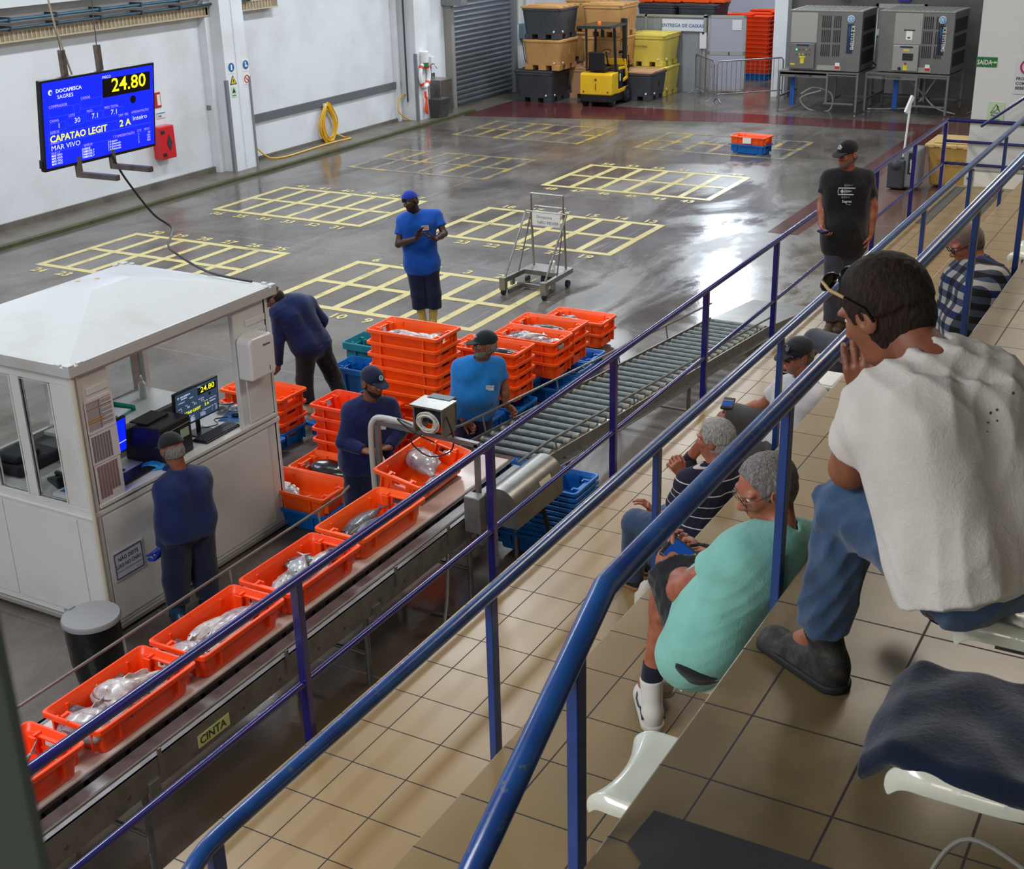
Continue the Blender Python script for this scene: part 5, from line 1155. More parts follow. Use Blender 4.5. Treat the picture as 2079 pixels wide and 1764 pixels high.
for sy in (-.30, .30):
    b = MB(); b.box(.66, .76, sy - .05, sy + .05, .1, 2.06); fk(b, 'mast_rail', m_black)
b = MB()
for z in (.45, 1.2, 2.0): b.box(.67, .75, -.3, .3, z, z + .07)
b.cyl((.71, 0, .3), (.71, 0, 1.9), .035, 8); fk(b, 'mast_crosspiece', m_black)
b = MB(); b.box(.78, .82, -.38, .38, .15, .22); b.box(.78, .82, -.38, .38, .5, .57)
for yy in (-.38, -.2, 0, .2, .38): b.box(.78, .80, yy - .01, yy + .01, .2, 1.15)
b.box(.78, .80, -.38, .38, 1.13, 1.15); fk(b, 'load_backrest', m_black)
for yy in (-.25, .25):
    b = MB(); b.box(.80, 1.7, yy - .05, yy + .05, .05, .09); b.box(.80, .84, yy - .05, yy + .05, .05, .55); fk(b, 'fork', m_black)
for (xx, yy, r) in ((.52, -.42, .21), (.52, .42, .21), (-.30, -.36, .16), (-.30, .36, .16)):
    b = MB(); b.lathe((xx, yy, r), [(r * .6, -.06), (r, -.05), (r, .05), (r * .6, .06)], 22, 0, 'y'); o = fk(b, 'wheel', mat('tyre', '#101012', .7), smooth=True)
    h = MB(); h.lathe((xx, yy, r), [(r * .55, -.065), (r * .55, .065)], 14, 0, 'y'); h.build('hub', m_dark, o)
b = MB(); b.box(.02, .08, -.446, -.44, .6, .78); fk(b, 'sticker', m_sw)
b = MB(); b.lathe((-.525, 0, .68), [(.03, 0), (.03, .01)], 12, 0, 'x'); b.box(-.53, -.5, -.008, .008, .42, .58)
for yy in (-.33, .33): b.lathe((-.525, yy, .38), [(.022, 0), (.022, .01)], 10, 0, 'x')
fk(b, 'fixing', mat('bolt_dark', '#4a3a10', .5))

# ---- ice machines
m_ice = mat('ice_machine_steel', '#7d7a76', .42, .55, dirt='#67635f', dscale=1.5, damt=.4); m_icel = mat('ice_machine_light_steel', '#a9a49e', .35, .5); m_icet = mat('ice_top_steel', '#a2a198', .5, .4)
m_slot = mat('slot_black', '#23211f', .7); m_ylab = mat('label_yellow', '#d8c21a', .5); m_lblue = mat('badge_blue', '#2f8fd0', .4); m_navyb = mat('badge_navy', '#142a44', .4)
def ice_machine(x, y, rz, kind, label):
    r = thing('ice_machine', label, 'ice machine', (x, y, 0), rz)
    Wy, D, z0, z1 = 1.72, 1.25, 1.0, 2.36      # local: front faces -X, y from 0 (left) to -Wy (right)
    b = MB(); b.box(0, D, -Wy, 0, z0, z1); r0 = b.build('body', m_ice, r, bevel=.008)
    b = MB(); b.box(-.01, D, -Wy - .01, .01, z1, z1 + .02)
    for i in range(14): b.box(0, D, -.1 - i * .11, -.12 - i * .11, z1 + .02, z1 + .03)
    b.build('top_panel', m_icet, r)
    fx = -.012
    a = .0 if kind == 1 else -.34
    b = MB(); b.box(fx, 0, a - .66, a - .02, 1.64, 2.32); b.build('upper_cover', m_icel if kind == 2 else m_icet, r, bevel=.004)
    b = MB(); b.box(fx - .05, 0, a - .64, a - .04, 1.04, 1.62); cb = b.build('control_cabinet', m_icel if kind == 2 else m_ice, r, bevel=.01)
    e = fx - .053
    b = MB(); b.box(e, e + .003, a - .50, a - .2, 1.56, 1.60); b.build('name_strip', m_navyb, cb)
    if kind == 1:
        for row, zz in ((0, 1.48), (1, 1.37)):
            for i in range(5):
                b = MB(); b.lathe((e, a - .20 - i * .08, zz), [(.016, -.008), (.018, 0)], 10, 0, 'x')
                c = ('#2cff9a', '#7a1f1c', '#7a1f1c', '#d8a01c', '#3a3a3a') if row == 0 else ('#1f7a4a', '#d8c21a', '#d8c21a', '#8a2a22', '#8a2a22')
                b.build('button', mat('btn' + c[i], c[i], .3, emit=2.5 if (row == 0 and i == 0) else 0), cb)
        for q_ in ((a - .42, a - .27, 1.29, 1.33), (a - .39, a - .30, 1.16, 1.28), (a - .17, a - .06, 1.12, 1.16)): b = MB(); b.box(e, e + .003, *q_); b.build('label', m_ylab, cb)
    else:
        b = MB(); b.box(e - .006, e, a - .52, a - .27, 1.28, 1.44); b.build('display', m_slot, cb, bevel=.005)
        b = MB(); b.lathe((e, a - .35, 1.21), [(.022, -.02), (.025, 0)], 12, 0, 'x'); b.build('button', mat('btnred', '#a01c14', .3), cb)
        b = MB(); b.lathe((e, a - .22, 1.09), [(.035, -.03), (.04, 0)], 12, 0, 'x'); b.build('switch', m_black, cb)
        for q_ in ((a - .40, a - .31, 1.06, 1.18), (a - .42, a - .28, 1.49, 1.53)): b = MB(); b.box(e, e + .003, *q_); b.build('label', m_ylab, cb)
        b = MB(); b.box(fx - .006, fx, a - .45, a - .30, 1.74, 1.94, 0); b.box(fx - .008, fx, a - .50, a - .24, 1.94, 1.965, 1); b.box(fx - .01, fx, a - .40, a - .34, 1.77, 1.80, 1); b.build('notice', [m_sw, m_slot], r)
    g = -.72 if kind == 1 else -.98
    for j, (za, zb) in enumerate(((1.99, 2.26), (1.66, 1.94), (1.34, 1.61))):
        b = MB()
        for i in range(10):
            if i == 5: continue
            b.box(fx, .0, g - .05 - i * .047, g - .072 - i * .047, za, zb)
        b.build('vent', m_slot, r)
    b = MB(); b.lathe((fx - .002, -Wy + .27, 2.20), [(.085, -.004), (.085, 0)], 22, 0, 'x'); lg = b.build('badge', m_sw, r)
    b = MB(); b.lathe((fx - .008, -Wy + .27, 2.20), [(.072, -.003), (.072, 0)], 22, 0, 'x'); b.build('badge_field', m_lblue, lg)
    b = MB()
    for k in range(3):
        an = k * PI / 3; dx, dz = math.cos(an) * .06, math.sin(an) * .06
        b.bar((fx - .013, -Wy + .27 - dx, 2.20 - dz), (fx - .013, -Wy + .27 + dx, 2.20 + dz), .008)
        for s in (-1, 1):
            px, pz = s * dx * .65, s * dz * .65
            for w in (-.5, .5): b.bar((fx - .013, -Wy + .27 + px, 2.2 + pz), (fx - .013, -Wy + .27 + px + s * .022 * math.cos(an + w), 2.2 + pz + s * .022 * math.sin(an + w)), .006)
    b.build('snowflake', m_sw, lg)
    b = MB(); b.box(fx, 0, -Wy + .20, -Wy + .34, 1.42, 2.08, 0); b.text('ICE SYSTEMS', (fx - .002, -Wy + .245, 2.05), (0, 0, -1), (0, -1, 0), .115, 1, bold=.01, sx=.85); b.text('ENGINEERING', (fx - .002, -Wy + .305, 2.03), (0, 0, -1), (0, -1, 0), .035, 2)
    b.build('lettering', [m_navyb, m_sw, m_lblue], r)
    b = MB(); b.box(fx, 0, -1.28, -.70, 1.02, 1.13); b.build('lower_cover', m_icet, r)
    b = MB(); b.box(fx - .004, fx, -1.25, -1.14, 1.06, 1.20, 0); b.box(fx - .006, fx, -1.25, -1.14, 1.06, 1.12, 1); b.build('sticker', [m_sw, m_sr], r)
    for k in range(3):       # side vents towards +... right side
        b = MB(); b.box(.12, D - .12, -Wy - .006, -Wy, 1.15 + k * .38, 1.45 + k * .38); b.build('side_vent', m_slot, r)
    # stand
    st = MB(); st.box(-.1, D + .05, -Wy - .03, .22, .93, .98); st.box(-.1, -.07, -1.02, .22, .84, .95); st.box(-.1, -.05, -Wy - .03, .22, .90, .95)
    st.box(-.1, D, -.99, -.94, .24, .28); st.box(-.1, -.06, -Wy, -.98, .24, .28); st.box(D - .05, D, -Wy, .2, .24, .28); st.box(-.1, D, .15, .2, .35, .39); st.box(-.1, D, -Wy, -Wy + .05, .24, .28)
    so = st.build('stand_frame', m_ice, r)
    for (lx, ly) in ((-.08, .19), (-.08, -Wy), (D, .19), (D, -Wy), (-.08, -1.0), (D * .5, -1.0)):
        b = MB(); b.box(lx - .025, lx + .025, ly - .025, ly + .025, .08 if ly != -1.0 else .24, .95); b.build('leg', m_ice, so)
        if ly != -1.0:
            b = MB(); b.cyl((lx, ly, .01), (lx, ly, .08), .012, 8); b.lathe((lx, ly, 0), [(.04, 0), (.03, .02)], 10); b.build('foot', m_dsteel, so)
    b = MB(); b.text('ICE SYSTEMS', (-.104, -.30, .865), (0, -1, 0), (0, 0, 1), .06, 0, 'LEFT', .02); b.tube([(-.104, -.23 + .03 * math.cos(a), .885 + .03 * math.sin(a)) for a in np.linspace(0, 2 * PI, 9)[:-1]], .004, 4, closed=True); b.build('stand_lettering', m_slot, r)
    return r
ice_machine(31.72, 10.16, 0, 1, 'steel ice machine nearer the orange towers, with a glowing green button')
ice_machine(32.05, 8.12, math.radians(-3), 2, 'steel ice machine beside the white partition, with a pale front cabinet')
for (x, y, lab) in ((31.75, 10.2, 'blue strip leaning under the nearer ice machine'), (32.0, 7.75, 'blue strip under the ice machine beside the white partition')):
    b = MB(); b.box(x + .3, x + .34, y - .12, y, .1, .9); tag(b.build('blue_board', mat('blue_board', '#1d57a8', .5)), lab, 'board')
for pts, c, lab in (([(32.0, 9.4, .5), (32.0, 9.9, .3), (32.1, 9.7, .02), (32.1, 9.2, .02), (32.2, 9.2, .4), (32.1, 9.6, .55), (32.0, 9.9, .4)], '#b9b9b2', 'white hose looped under the nearer ice machine'),
                    ([(32.6, 8.4, .03), (32.8, 7.9, .03), (32.7, 7.3, .15), (32.6, 6.9, .7), (32.5, 6.8, .9)], '#b9b9b2', 'white hose crossing up under the farther ice machine'),
                    ([(32.6, 7.6, .9), (32.7, 7.2, .5), (32.6, 6.8, .15), (32.5, 6.3, .03)], '#b9b9b2', 'white hose crossing down under the farther ice machine'),
                    ([(33.2, 8.7, 1.5), (33.2, 8.5, 1.05), (33.1, 8.2, .98), (33.0, 7.9, 1.3)], '#101012', 'black cable looping between the two ice machines')):
    b = MB(); b.tube(smooth_path(pts, 6), .018, 7); tag(b.build('hose', mat('hs' + c, c, .5), smooth=True), lab, 'hose')
CD = thing('cold_room_door', 'brushed steel cold room door between the ice machines', 'door', (34.15, 8.15, 0))
b = MB(); b.box(-.03, .0, -.55, .55, .2, 2.25); b.build('panel', mat('cold_door_steel', '#8b8884', .38, .5), CD)
b = MB(); b.box(-.05, .0, .55, .62, .1, 2.35); b.box(-.05, 0, -.62, -.55, .1, 2.35); b.box(-.05, 0, -.62, .62, 2.25, 2.35); b.build('frame', m_alu, CD)
b = MB(); b.box(-.1, -.03, .48, .56, 1.6, 1.75); b.build('hinge', m_alu, CD)
b = MB(); b.box(34.12, 34.15, 7.95, 8.25, 2.4, 2.62, 0); b.text('SALA DE GELO', (34.115, 8.1, 2.46), (0, -1, 0), (0, 0, 1), .045, 1, 'CENTER'); tag(b.build('wall_sign', [mat('sign_violet_blue', '#23237c', .5), m_sw]), 'small dark blue sign over the cold room door', 'sign')
b = MB(); b.box(34.0, 34.2, 9.4, 9.75, 2.5, 2.8); tag(b.build('junction_box', m_white, bevel=.01), 'white junction box above the nearer ice machine', 'box')
LMP = thing('wall_lamp', 'bright curved tube lamp between the two ice machines', 'lamp', (34.0, 9.05, 1.6))
b = MB(); b.lathe((-.1, -.08, -.2), [(.0, -.02), (.07, .03), (.09, .3), (.07, .5), (.0, .54)], 14); b.build('glow_tube', mat('lamp_glow', '#d8f4ff', .3, emit=5), LMP, smooth=True)
b = MB(); b.box(-.06, .15, -.05, .05, -.1, .55); b.build('bracket', m_dark, LMP)

# ---- signs on the white partition at the stand end
xs = 19.19
b = MB(); b.box(xs, 19.2, 3.235, 3.51, 2.80, 2.93, 0); b.text('SAIDA', (xs - .003, 3.495, 2.832), (0, -1, 0), (0, 0, 1), .088, 1, 'LEFT', .02, .80); b.box(xs - .004, xs, 3.25, 3.31, 2.86, 2.868, 1); b.prism([(3.25, 2.88), (3.25, 2.848), (3.235, 2.864)], xs - .004, xs, 1, 'yz'); b.add([(xs - .003, 3.275, 2.885), (xs - .003, 3.245, 2.864), (xs - .003, 3.275, 2.843), (xs - .003, 3.265, 2.864)], [(0, 1, 3), (1, 2, 3)], 1)
tag(b.build('exit_sign', [mat('exit_green', '#17713c', .45), m_sw]), 'green SAIDA exit sign on the white partition', 'sign')
b = MB(); b.box(xs, 19.2, 3.07, 3.29, 2.09, 2.34, 0)
b.prism([(3.25, 2.19), (3.11, 2.19), (3.18, 2.315)], xs - .003, xs, 1, 'yz'); b.prism([(3.235, 2.199), (3.125, 2.199), (3.18, 2.298)], xs - .006, xs - .003, 0, 'yz')
b.bar((xs - .008, 3.2, 2.21), (xs - .008, 3.165, 2.245), .01, .004, 1); b.bar((xs - .008, 3.165, 2.245), (xs - .008, 3.16, 2.27), .008, .004, 1); b.bar((xs - .008, 3.165, 2.245), (xs - .008, 3.14, 2.235), .008, .004, 1); b.bar((xs - .008, 3.22, 2.215), (xs - .008, 3.185, 2.22), .008, .004, 1); b.ell((xs - .008, 3.158, 2.28), (.003, .009, .009), 8, 6, 1)
b.text('Perigo', (xs - .003, 3.18, 2.145), (0, -1, 0), (0, 0, 1), .045, 1, 'CENTER', .02); b.text('piso', (xs - .003, 3.18, 2.12), (0, -1, 0), (0, 0, 1), .02, 1, 'CENTER'); b.text('escorregadio', (xs - .003, 3.18, 2.097), (0, -1, 0), (0, 0, 1), .025, 1, 'CENTER', .01)
tag(b.build('wall_sign', [m_sg, m_ink]), 'pale green Perigo slippery floor sign on the white partition', 'sign')
b = MB(); b.box(xs, 19.2, 2.6, 2.99, 2.46, 2.94, 0); b.tube([(xs - .004, 2.83 + .09 * math.cos(a), 2.82 + .09 * math.sin(a)) for a in np.linspace(0, 2 * PI, 25)[:-1]], .012, 6, 1, closed=True)
for i, s in enumerate(('PROIBIDO', 'COMER', 'BEBER')): b.text(s, (xs - .003, 2.965, 2.645 - i * .062), (0, -1, 0), (0, 0, 1), .055, 2, 'LEFT', .02)
tag(b.build('wall_sign', [m_sign, mat('sign_magenta', '#b02262', .5), m_ink]), 'white prohibition notice cut by the frame, on the white partition', 'sign')
b = MB(); b.box(xs - .012, 19.2, 2.3, 3.40, 1.17, 1.40, 0); b.box(xs - .02, xs - .01, 3.37, 3.40, 1.17, 1.41, 1); b.box(xs - .02, xs - .01, 2.3, 3.40, 1.385, 1.41, 1); b.box(xs - .03, xs - .01, 3.38, 3.46, 1.26, 1.29, 2)
tag(b.build('low_hatch', [m_white, m_alu, m_dark]), 'low white hatch door at the foot of the white partition', 'hatch')
# bins and cleaning machine behind the stand rail
BN = thing('wheeled_bin', 'cream wheeled bin with embossed lettering beside the white partition', 'bin', (24.8, 4.6, 0))
b = MB(); b.hexa([(-.42, -.62, .03), (.42, -.62, .03), (.42, .46, .03), (-.42, .46, .03)], [(-.5, -.7, .75), (.5, -.7, .75), (.5, .53, .75), (-.5, .53, .75)]); b.build('body', mat('cream_bin', '#c79c50', .5, dirt='#b48a42', dscale=2, damt=.4), BN, bevel=.05, seg=3)
b = MB(); b.box(-.54, .52, -.72, .57, .74, .79); b.box(-.4, .4, -.6, .44, .79, .82)
for i in range(6): b.box(-.56, -.5, -.6 + i * .2, -.5 + i * .2, .73, .80)
b.build('lid', mat('cream_lid', '#d0ac6c', .5), BN, bevel=.015)
b = MB(); b.text('DOCAPESCA', (-.492, .34, .40), (0, -1, 0), (0, 0, 1), .17, 0, bold=.01); b.build('lettering', mat('embossed_tan', '#9c783a', .6), BN)
b = MB(); b.hexa([(21.2, 4.9, .0), (24.0, 4.9, .0), (24.0, 5.0, .0), (21.2, 5.0, .0)], [(21.2, 4.9, .01), (24.0, 4.9, .01), (24.0, 5.0, .01), (21.2, 5.0, .01)])
SM = thing('floor_scrubber', 'grey floor scrubber machine standing beside the cream bin', 'machine', (24.1, 5.35, 0))
b = MB(); b.box(-.2, .25, -.2, .08, .05, .75); b.build('tank', mat('scrub_grey', '#7c7e80', .5), SM, bevel=.04); b = MB(); b.box(-.205, -.2, -.12, .0, .3, .68, 0); b.text('numatic', (-.21, -.075, .33), (0, 0, 1), (0, 1, 0), .075, 1, bold=.03); b.build('label', [m_black, m_sw], SM)
b = MB(); b.box(-.25, .2, .05, .35, .03, .55); b.ell((-.1, .2, .45), (.2, .16, .14)); b.build('motor', m_dark, SM, bevel=.03)
b = MB(); b.cyl((.0, .15, .4), (.1, .12, 1.5), .02, 8); b.bar((-.05, .16, 1.35), (.12, .1, 1.62), .04, .08); b.build('handle', m_white, SM)

# ---- steel trolley frame on the floor
TRL = thing('trolley', 'stainless tube trolley frame with a handwritten card, out on the wet floor', 'trolley', (15.6, 8.43, 0))
def tp(b, nm, m, **k): return b.build(nm, m, TRL, **k)
for sy, nm in ((.32, 'a'), (-.32, 'b')):
    b = MB(); b.bar((-.42, sy, .20), (.45, sy * .92, .20), .05, .07); b.box(-.46, -.38, sy - .045, sy + .045, .07, .25); b.box(-.2, -.12, sy - .02, sy + .02, .08, .2); tp(b, 'base_rail', m_steel, bevel=.004)
    b = MB(); b.bar((-.36, sy * .88, .035), (.1, sy * .62, .05), .02, .06); tp(b, 'skid', m_steel)
    b = MB(); b.cyl((-.40, sy * .98, .22), (.26, sy, 1.03), .016, 8); tp(b, 'slanted_tube', m_steel, smooth=True)
    b = MB(); b.cyl((.30, sy * .8, 1.06), (.36, sy * .8, .22), .017, 8); tp(b, 'upright_tube', m_steel, smooth=True)
    b = MB(); b.cyl((.28, sy * .82, .95), (-.02, sy * .95, .2), .010, 8); tp(b, 'stay', m_dsteel, smooth=True)
    for xx in (-.42, .28):
        b = MB(); b.lathe((xx, sy, .05), [(.05, -.02), (.05, .02)], 16, 0, 'y'); tp(b, 'caster', mat('caster_blue_black', '#14182a', .5), smooth=True)
b = MB(); b.tube([(.28, .32, 1.03), (.28, -.32, 1.03)], .016, 8); b.tube([(.40, .25, 1.08), (.40, -.25, 1.08)], .014, 8); b.cyl((.28, .25, 1.03), (.40, .25, 1.08), .012, 8); b.cyl((.28, -.25, 1.03), (.40, -.25, 1.08), .012, 8); tp(b, 'top_bar', m_steel, smooth=True)
b = MB(); b.tube([(.30, .25, .98), (.30, .25, 1.28), (.30, -.25, 1.28), (.30, -.25, .98)], .014, 8); tp(b, 'push_handle', m_steel, smooth=True)
b = MB(); b.box(.1, .45, -.30, .30, .17, .24); b.box(-.08, -.04, -.3, .3, .03, .09); tp(b, 'base_plate', m_steel, bevel=.005)
b = MB(); b.lathe((.25, -.10, .24), [(.035, 0), (.035, .07)], 14); b.lathe((.25, -.10, .31), [(.042, 0), (.042, .04), (.02, .06)], 14); tp(b, 'valve', m_white, smooth=True)
b = MB(); b.lathe((.25, .0, .10), [(.10, -.04), (.10, .04)], 20, 0, 'y'); tp(b, 'centre_wheel', mat('wheel_dark_blue', '#0e1220', .5), smooth=True)
b = MB(); b.box(.262, .268, -.22, .22, .84, 1.02, 0); b.text('Docapesca', (.258, .15, .95), (0, -1, 0), (0, 0, 1), .055, 1); b.text('NÃO MEXER', (.258, .14, .87), (0, -1, 0), (0, 0, 1), .06, 1)
tag(b.build('handwritten_card', [m_white, m_grey]), 'white handwritten card hung on the steel trolley', 'card').location = (15.6, 8.43, 0)

# ---- window frame edge close to the lens

c0 = (.2933, .4049); n0 = (-.81, .587); d0 = (.587, .81)
b = MB(); b.prism([c0, (c0[0] + n0[0] * .09, c0[1] + n0[1] * .09), (c0[0] + n0[0] * .09 + d0[0] * .03, c0[1] + n0[1] * .09 + d0[1] * .03), (c0[0] + d0[0] * .03, c0[1] + d0[1] * .03)], 3.06, 6.3)
struct(b.build('window_frame', mat('frame_grey_green', '#5d6a66', .5), bevel=.004))

# ================= PEOPLE: smooth implicit bodies =================
def V3(p): return np.asarray(p, float)
def nrm(v): v = V3(v); return v / (np.linalg.norm(v) + 1e-9)
def cone(a, b, ra, rb, k=.02, clip=None, sub=False): return ('c', V3(a), V3(b), ra, rb, k, clip, sub)
def elp(c, r, ax=None, k=.01, clip=None, sub=False): return ('e', V3(c), V3(r), np.eye(3) if ax is None else np.array([nrm(a) for a in ax]), 0, k, clip, sub)
def surf(prims, h, disp=None):
    """polygonise a smooth union of cones and ellipsoids (surface nets); returns verts, quads"""
    lo = np.full(3, 1e9); hi = -lo; bbs = []
    for p in prims:
        if p[0] == 'c':
            r = max(p[3], p[4]); a = np.minimum(p[1], p[2]) - r; b = np.maximum(p[1], p[2]) + r
        else:
            r = p[2].max(); a = p[1] - r; b = p[1] + r
        bbs.append((a, b))
        if not p[7]: lo = np.minimum(lo, a); hi = np.maximum(hi, b)
    lo -= 3 * h; hi += 3 * h
    n = np.ceil((hi - lo) / h).astype(int) + 1
    F = np.full(n, 1.0, np.float32)
    ax = [lo[i] + h * np.arange(n[i]) for i in range(3)]
    for p, (a, b) in zip(prims, bbs):
        k = p[5]; m = k + 3 * h
        i0 = np.clip(np.floor((a - m - lo) / h).astype(int), 0, n - 1); i1 = np.clip(np.ceil((b + m - lo) / h).astype(int) + 1, 1, n)
        if (i1 <= i0).any(): continue
        sl = tuple(slice(i0[i], i1[i]) for i in range(3))
        X = ax[0][sl[0]][:, None, None]; Y = ax[1][sl[1]][None, :, None]; Z = ax[2][sl[2]][None, None, :]
        if p[0] == 'c':
            A, B = p[1], p[2]; d = B - A; L2 = max(d @ d, 1e-9)
            t = np.clip(((X - A[0]) * d[0] + (Y - A[1]) * d[1] + (Z - A[2]) * d[2]) / L2, 0, 1)
            D = np.sqrt((X - A[0] - t * d[0]) ** 2 + (Y - A[1] - t * d[1]) ** 2 + (Z - A[2] - t * d[2]) ** 2) - (p[3] + (p[4] - p[3]) * t)
        else:
            C, r, M = p[1], p[2], p[3]
            q = [((X - C[0]) * M[i][0] + (Y - C[1]) * M[i][1] + (Z - C[2]) * M[i][2]) / r[i] for i in range(3)]
            k0 = np.sqrt(q[0] ** 2 + q[1] ** 2 + q[2] ** 2); k1 = np.sqrt((q[0] / r[0]) ** 2 + (q[1] / r[1]) ** 2 + (q[2] / r[2]) ** 2) + 1e-6
            D = k0 * (k0 - 1) / k1
        if p[6]:
            for (pt, nv) in p[6]:
                D = np.maximum(D, (X - pt[0]) * nv[0] + (Y - pt[1]) * nv[1] + (Z - pt[2]) * nv[2])
        f = F[sl]
        if p[7]:
            D = -D; hh = np.maximum(k - np.abs(f - D), 0) / k; F[sl] = np.maximum(f, D) + hh * hh * k * .25
        else:
            hh = np.maximum(k - np.abs(f - D), 0) / k; F[sl] = np.minimum(f, D) - hh * hh * k * .25
    if disp is not None:
        X, Y, Z = np.meshgrid(ax[0], ax[1], ax[2], indexing='ij', sparse=True)
        msk = np.abs(F) < .05
        F = np.where(msk, F + disp(X, Y, Z), F)
    F[0] = F[-1] = 1; F[:, 0] = F[:, -1] = 1; F[:, :, 0] = F[:, :, -1] = 1
    S = F < 0
    c = np.zeros(n - 1, int)
    for i in (0, 1):
        for j in (0, 1):
            for k_ in (0, 1): c += S[i:n[0] - 1 + i, j:n[1] - 1 + j, k_:n[2] - 1 + k_]
    act = (c > 0) & (c < 8); idx = np.argwhere(act)
    acc = np.zeros((len(idx), 3)); cnt = np.zeros(len(idx))
    for axs in range(3):
        o = [0, 1, 2]; o.remove(axs)
        for u in (0, 1):
            for v in (0, 1):
                q0 = idx.copy(); q0[:, o[0]] += u; q0[:, o[1]] += v; q1 = q0.copy(); q1[:, axs] += 1
                f0 = F[tuple(q0.T)]; f1 = F[tuple(q1.T)]; x = (f0 < 0) != (f1 < 0)
                t = np.where(x, f0 / np.where(np.abs(f0 - f1) < 1e-12, 1, f0 - f1), 0)
                p = q0.astype(float); p[:, axs] += t
                acc += p * x[:, None]; cnt += x
    P = acc / np.maximum(cnt, 1)[:, None] * h + lo
    ids = np.full(n - 1, -1, int); ids[tuple(idx.T)] = np.arange(len(idx))
    Q = []
    for axs in range(3):
        o = [0, 1, 2]; o.remove(axs)
        s0 = [slice(None)] * 3; s1 = [slice(None)] * 3
        for w in o: s0[w] = s1[w] = slice(1, n[w] - 1)
        s0[axs] = slice(0, n[axs] - 1); s1[axs] = slice(1, n[axs])
        a = S[tuple(s0)]; b = S[tuple(s1)]
        e = np.argwhere(a != b)
        if not len(e): continue
        fl = a[tuple(e.T)]
        e = e.copy(); e[:, o[0]] += 1; e[:, o[1]] += 1
        def g(du, dv):
            q = e.copy(); q[:, o[0]] -= du; q[:, o[1]] -= dv; return ids[tuple(q.T)]
        q = np.stack([g(0, 0), g(1, 0), g(1, 1), g(0, 1)], 1)
        flip = fl if axs != 1 else ~fl
        q[~flip] = q[~flip][:, ::-1]
        Q.append(q[(q >= 0).all(1)])
    return P, np.concatenate(Q) if Q else np.zeros((0, 4), int)
def smesh(name, parts, mats, parent, attr=None, label=None):
    """parts: list of (prims, voxel, disp, material index)"""
    Vs = []; Qs = []; Ms = []; o = 0
    for prims, h, disp, mi in parts:
        P, Q = surf(prims, h, disp); Vs.append(P); Qs.append(Q + o); Ms.append(np.full(len(Q), mi)); o += len(P)
    P = np.concatenate(Vs); Q = np.concatenate(Qs); M = np.concatenate(Ms)
    me = bpy.data.meshes.new(name)
    me.vertices.add(len(P)); me.vertices.foreach_set('co', P.astype(np.float32).ravel())
    me.loops.add(len(Q) * 4); me.loops.foreach_set('vertex_index', Q.astype(np.int32).ravel())
    me.polygons.add(len(Q)); me.polygons.foreach_set('loop_start', np.arange(len(Q), dtype=np.int32) * 4)
    me.polygons.foreach_set('use_smooth', np.ones(len(Q), bool))
    for m in (mats if isinstance(mats, (list, tuple)) else [mats]): me.materials.append(m)
    me.polygons.foreach_set('material_index', M.astype(np.int32))
    if attr is not None:
        at = me.attributes.new('tl', 'FLOAT_VECTOR', 'POINT'); at.data.foreach_set('vector', attr(P).astype(np.float32).ravel())
    me.update(calc_edges=True); me.validate()
    ob = bpy.data.objects.new(name, me); COL.objects.link(ob)
    if parent is not None: ob.parent = parent
    if label: ob['label'] = label
    return ob
def folds(seed, amp=.006, wl=.10, fine=.0):
    R = random.Random(seed)
    ks = [(V3([R.uniform(-1, 1), R.uniform(-1, 1), R.uniform(-.6, .6)]), R.uniform(0, 6)) for _ in range(5)]
    ks = [(nrm(k) * 2 * PI / (wl * R.uniform(.8, 2.0)), ph) for k, ph in ks]
    def f(X, Y, Z):
        w = .6 * np.sin(X * 9 + 1.3 + 1.5 * np.sin(Z * 7)) + .6 * np.sin(Y * 11 + seed + 1.5 * np.sin(X * 8)) + .6 * np.sin(Z * 8 + 1.4 * np.sin(Y * 9))
        s = 0
        for i, (k, ph) in enumerate(ks):
            v = np.sin(k[0] * X + k[1] * Y + k[2] * Z + ph + 2.2 * w)
            s = s + (1 - np.abs(v)) * (.5 if i else .8) if i < 3 else s + .3 * v
        return -amp * .7 * (s - 1.1) * (.6 + .5 * np.sin(X * 6 + 2 * np.sin(Z * 5 + seed)))
    return f
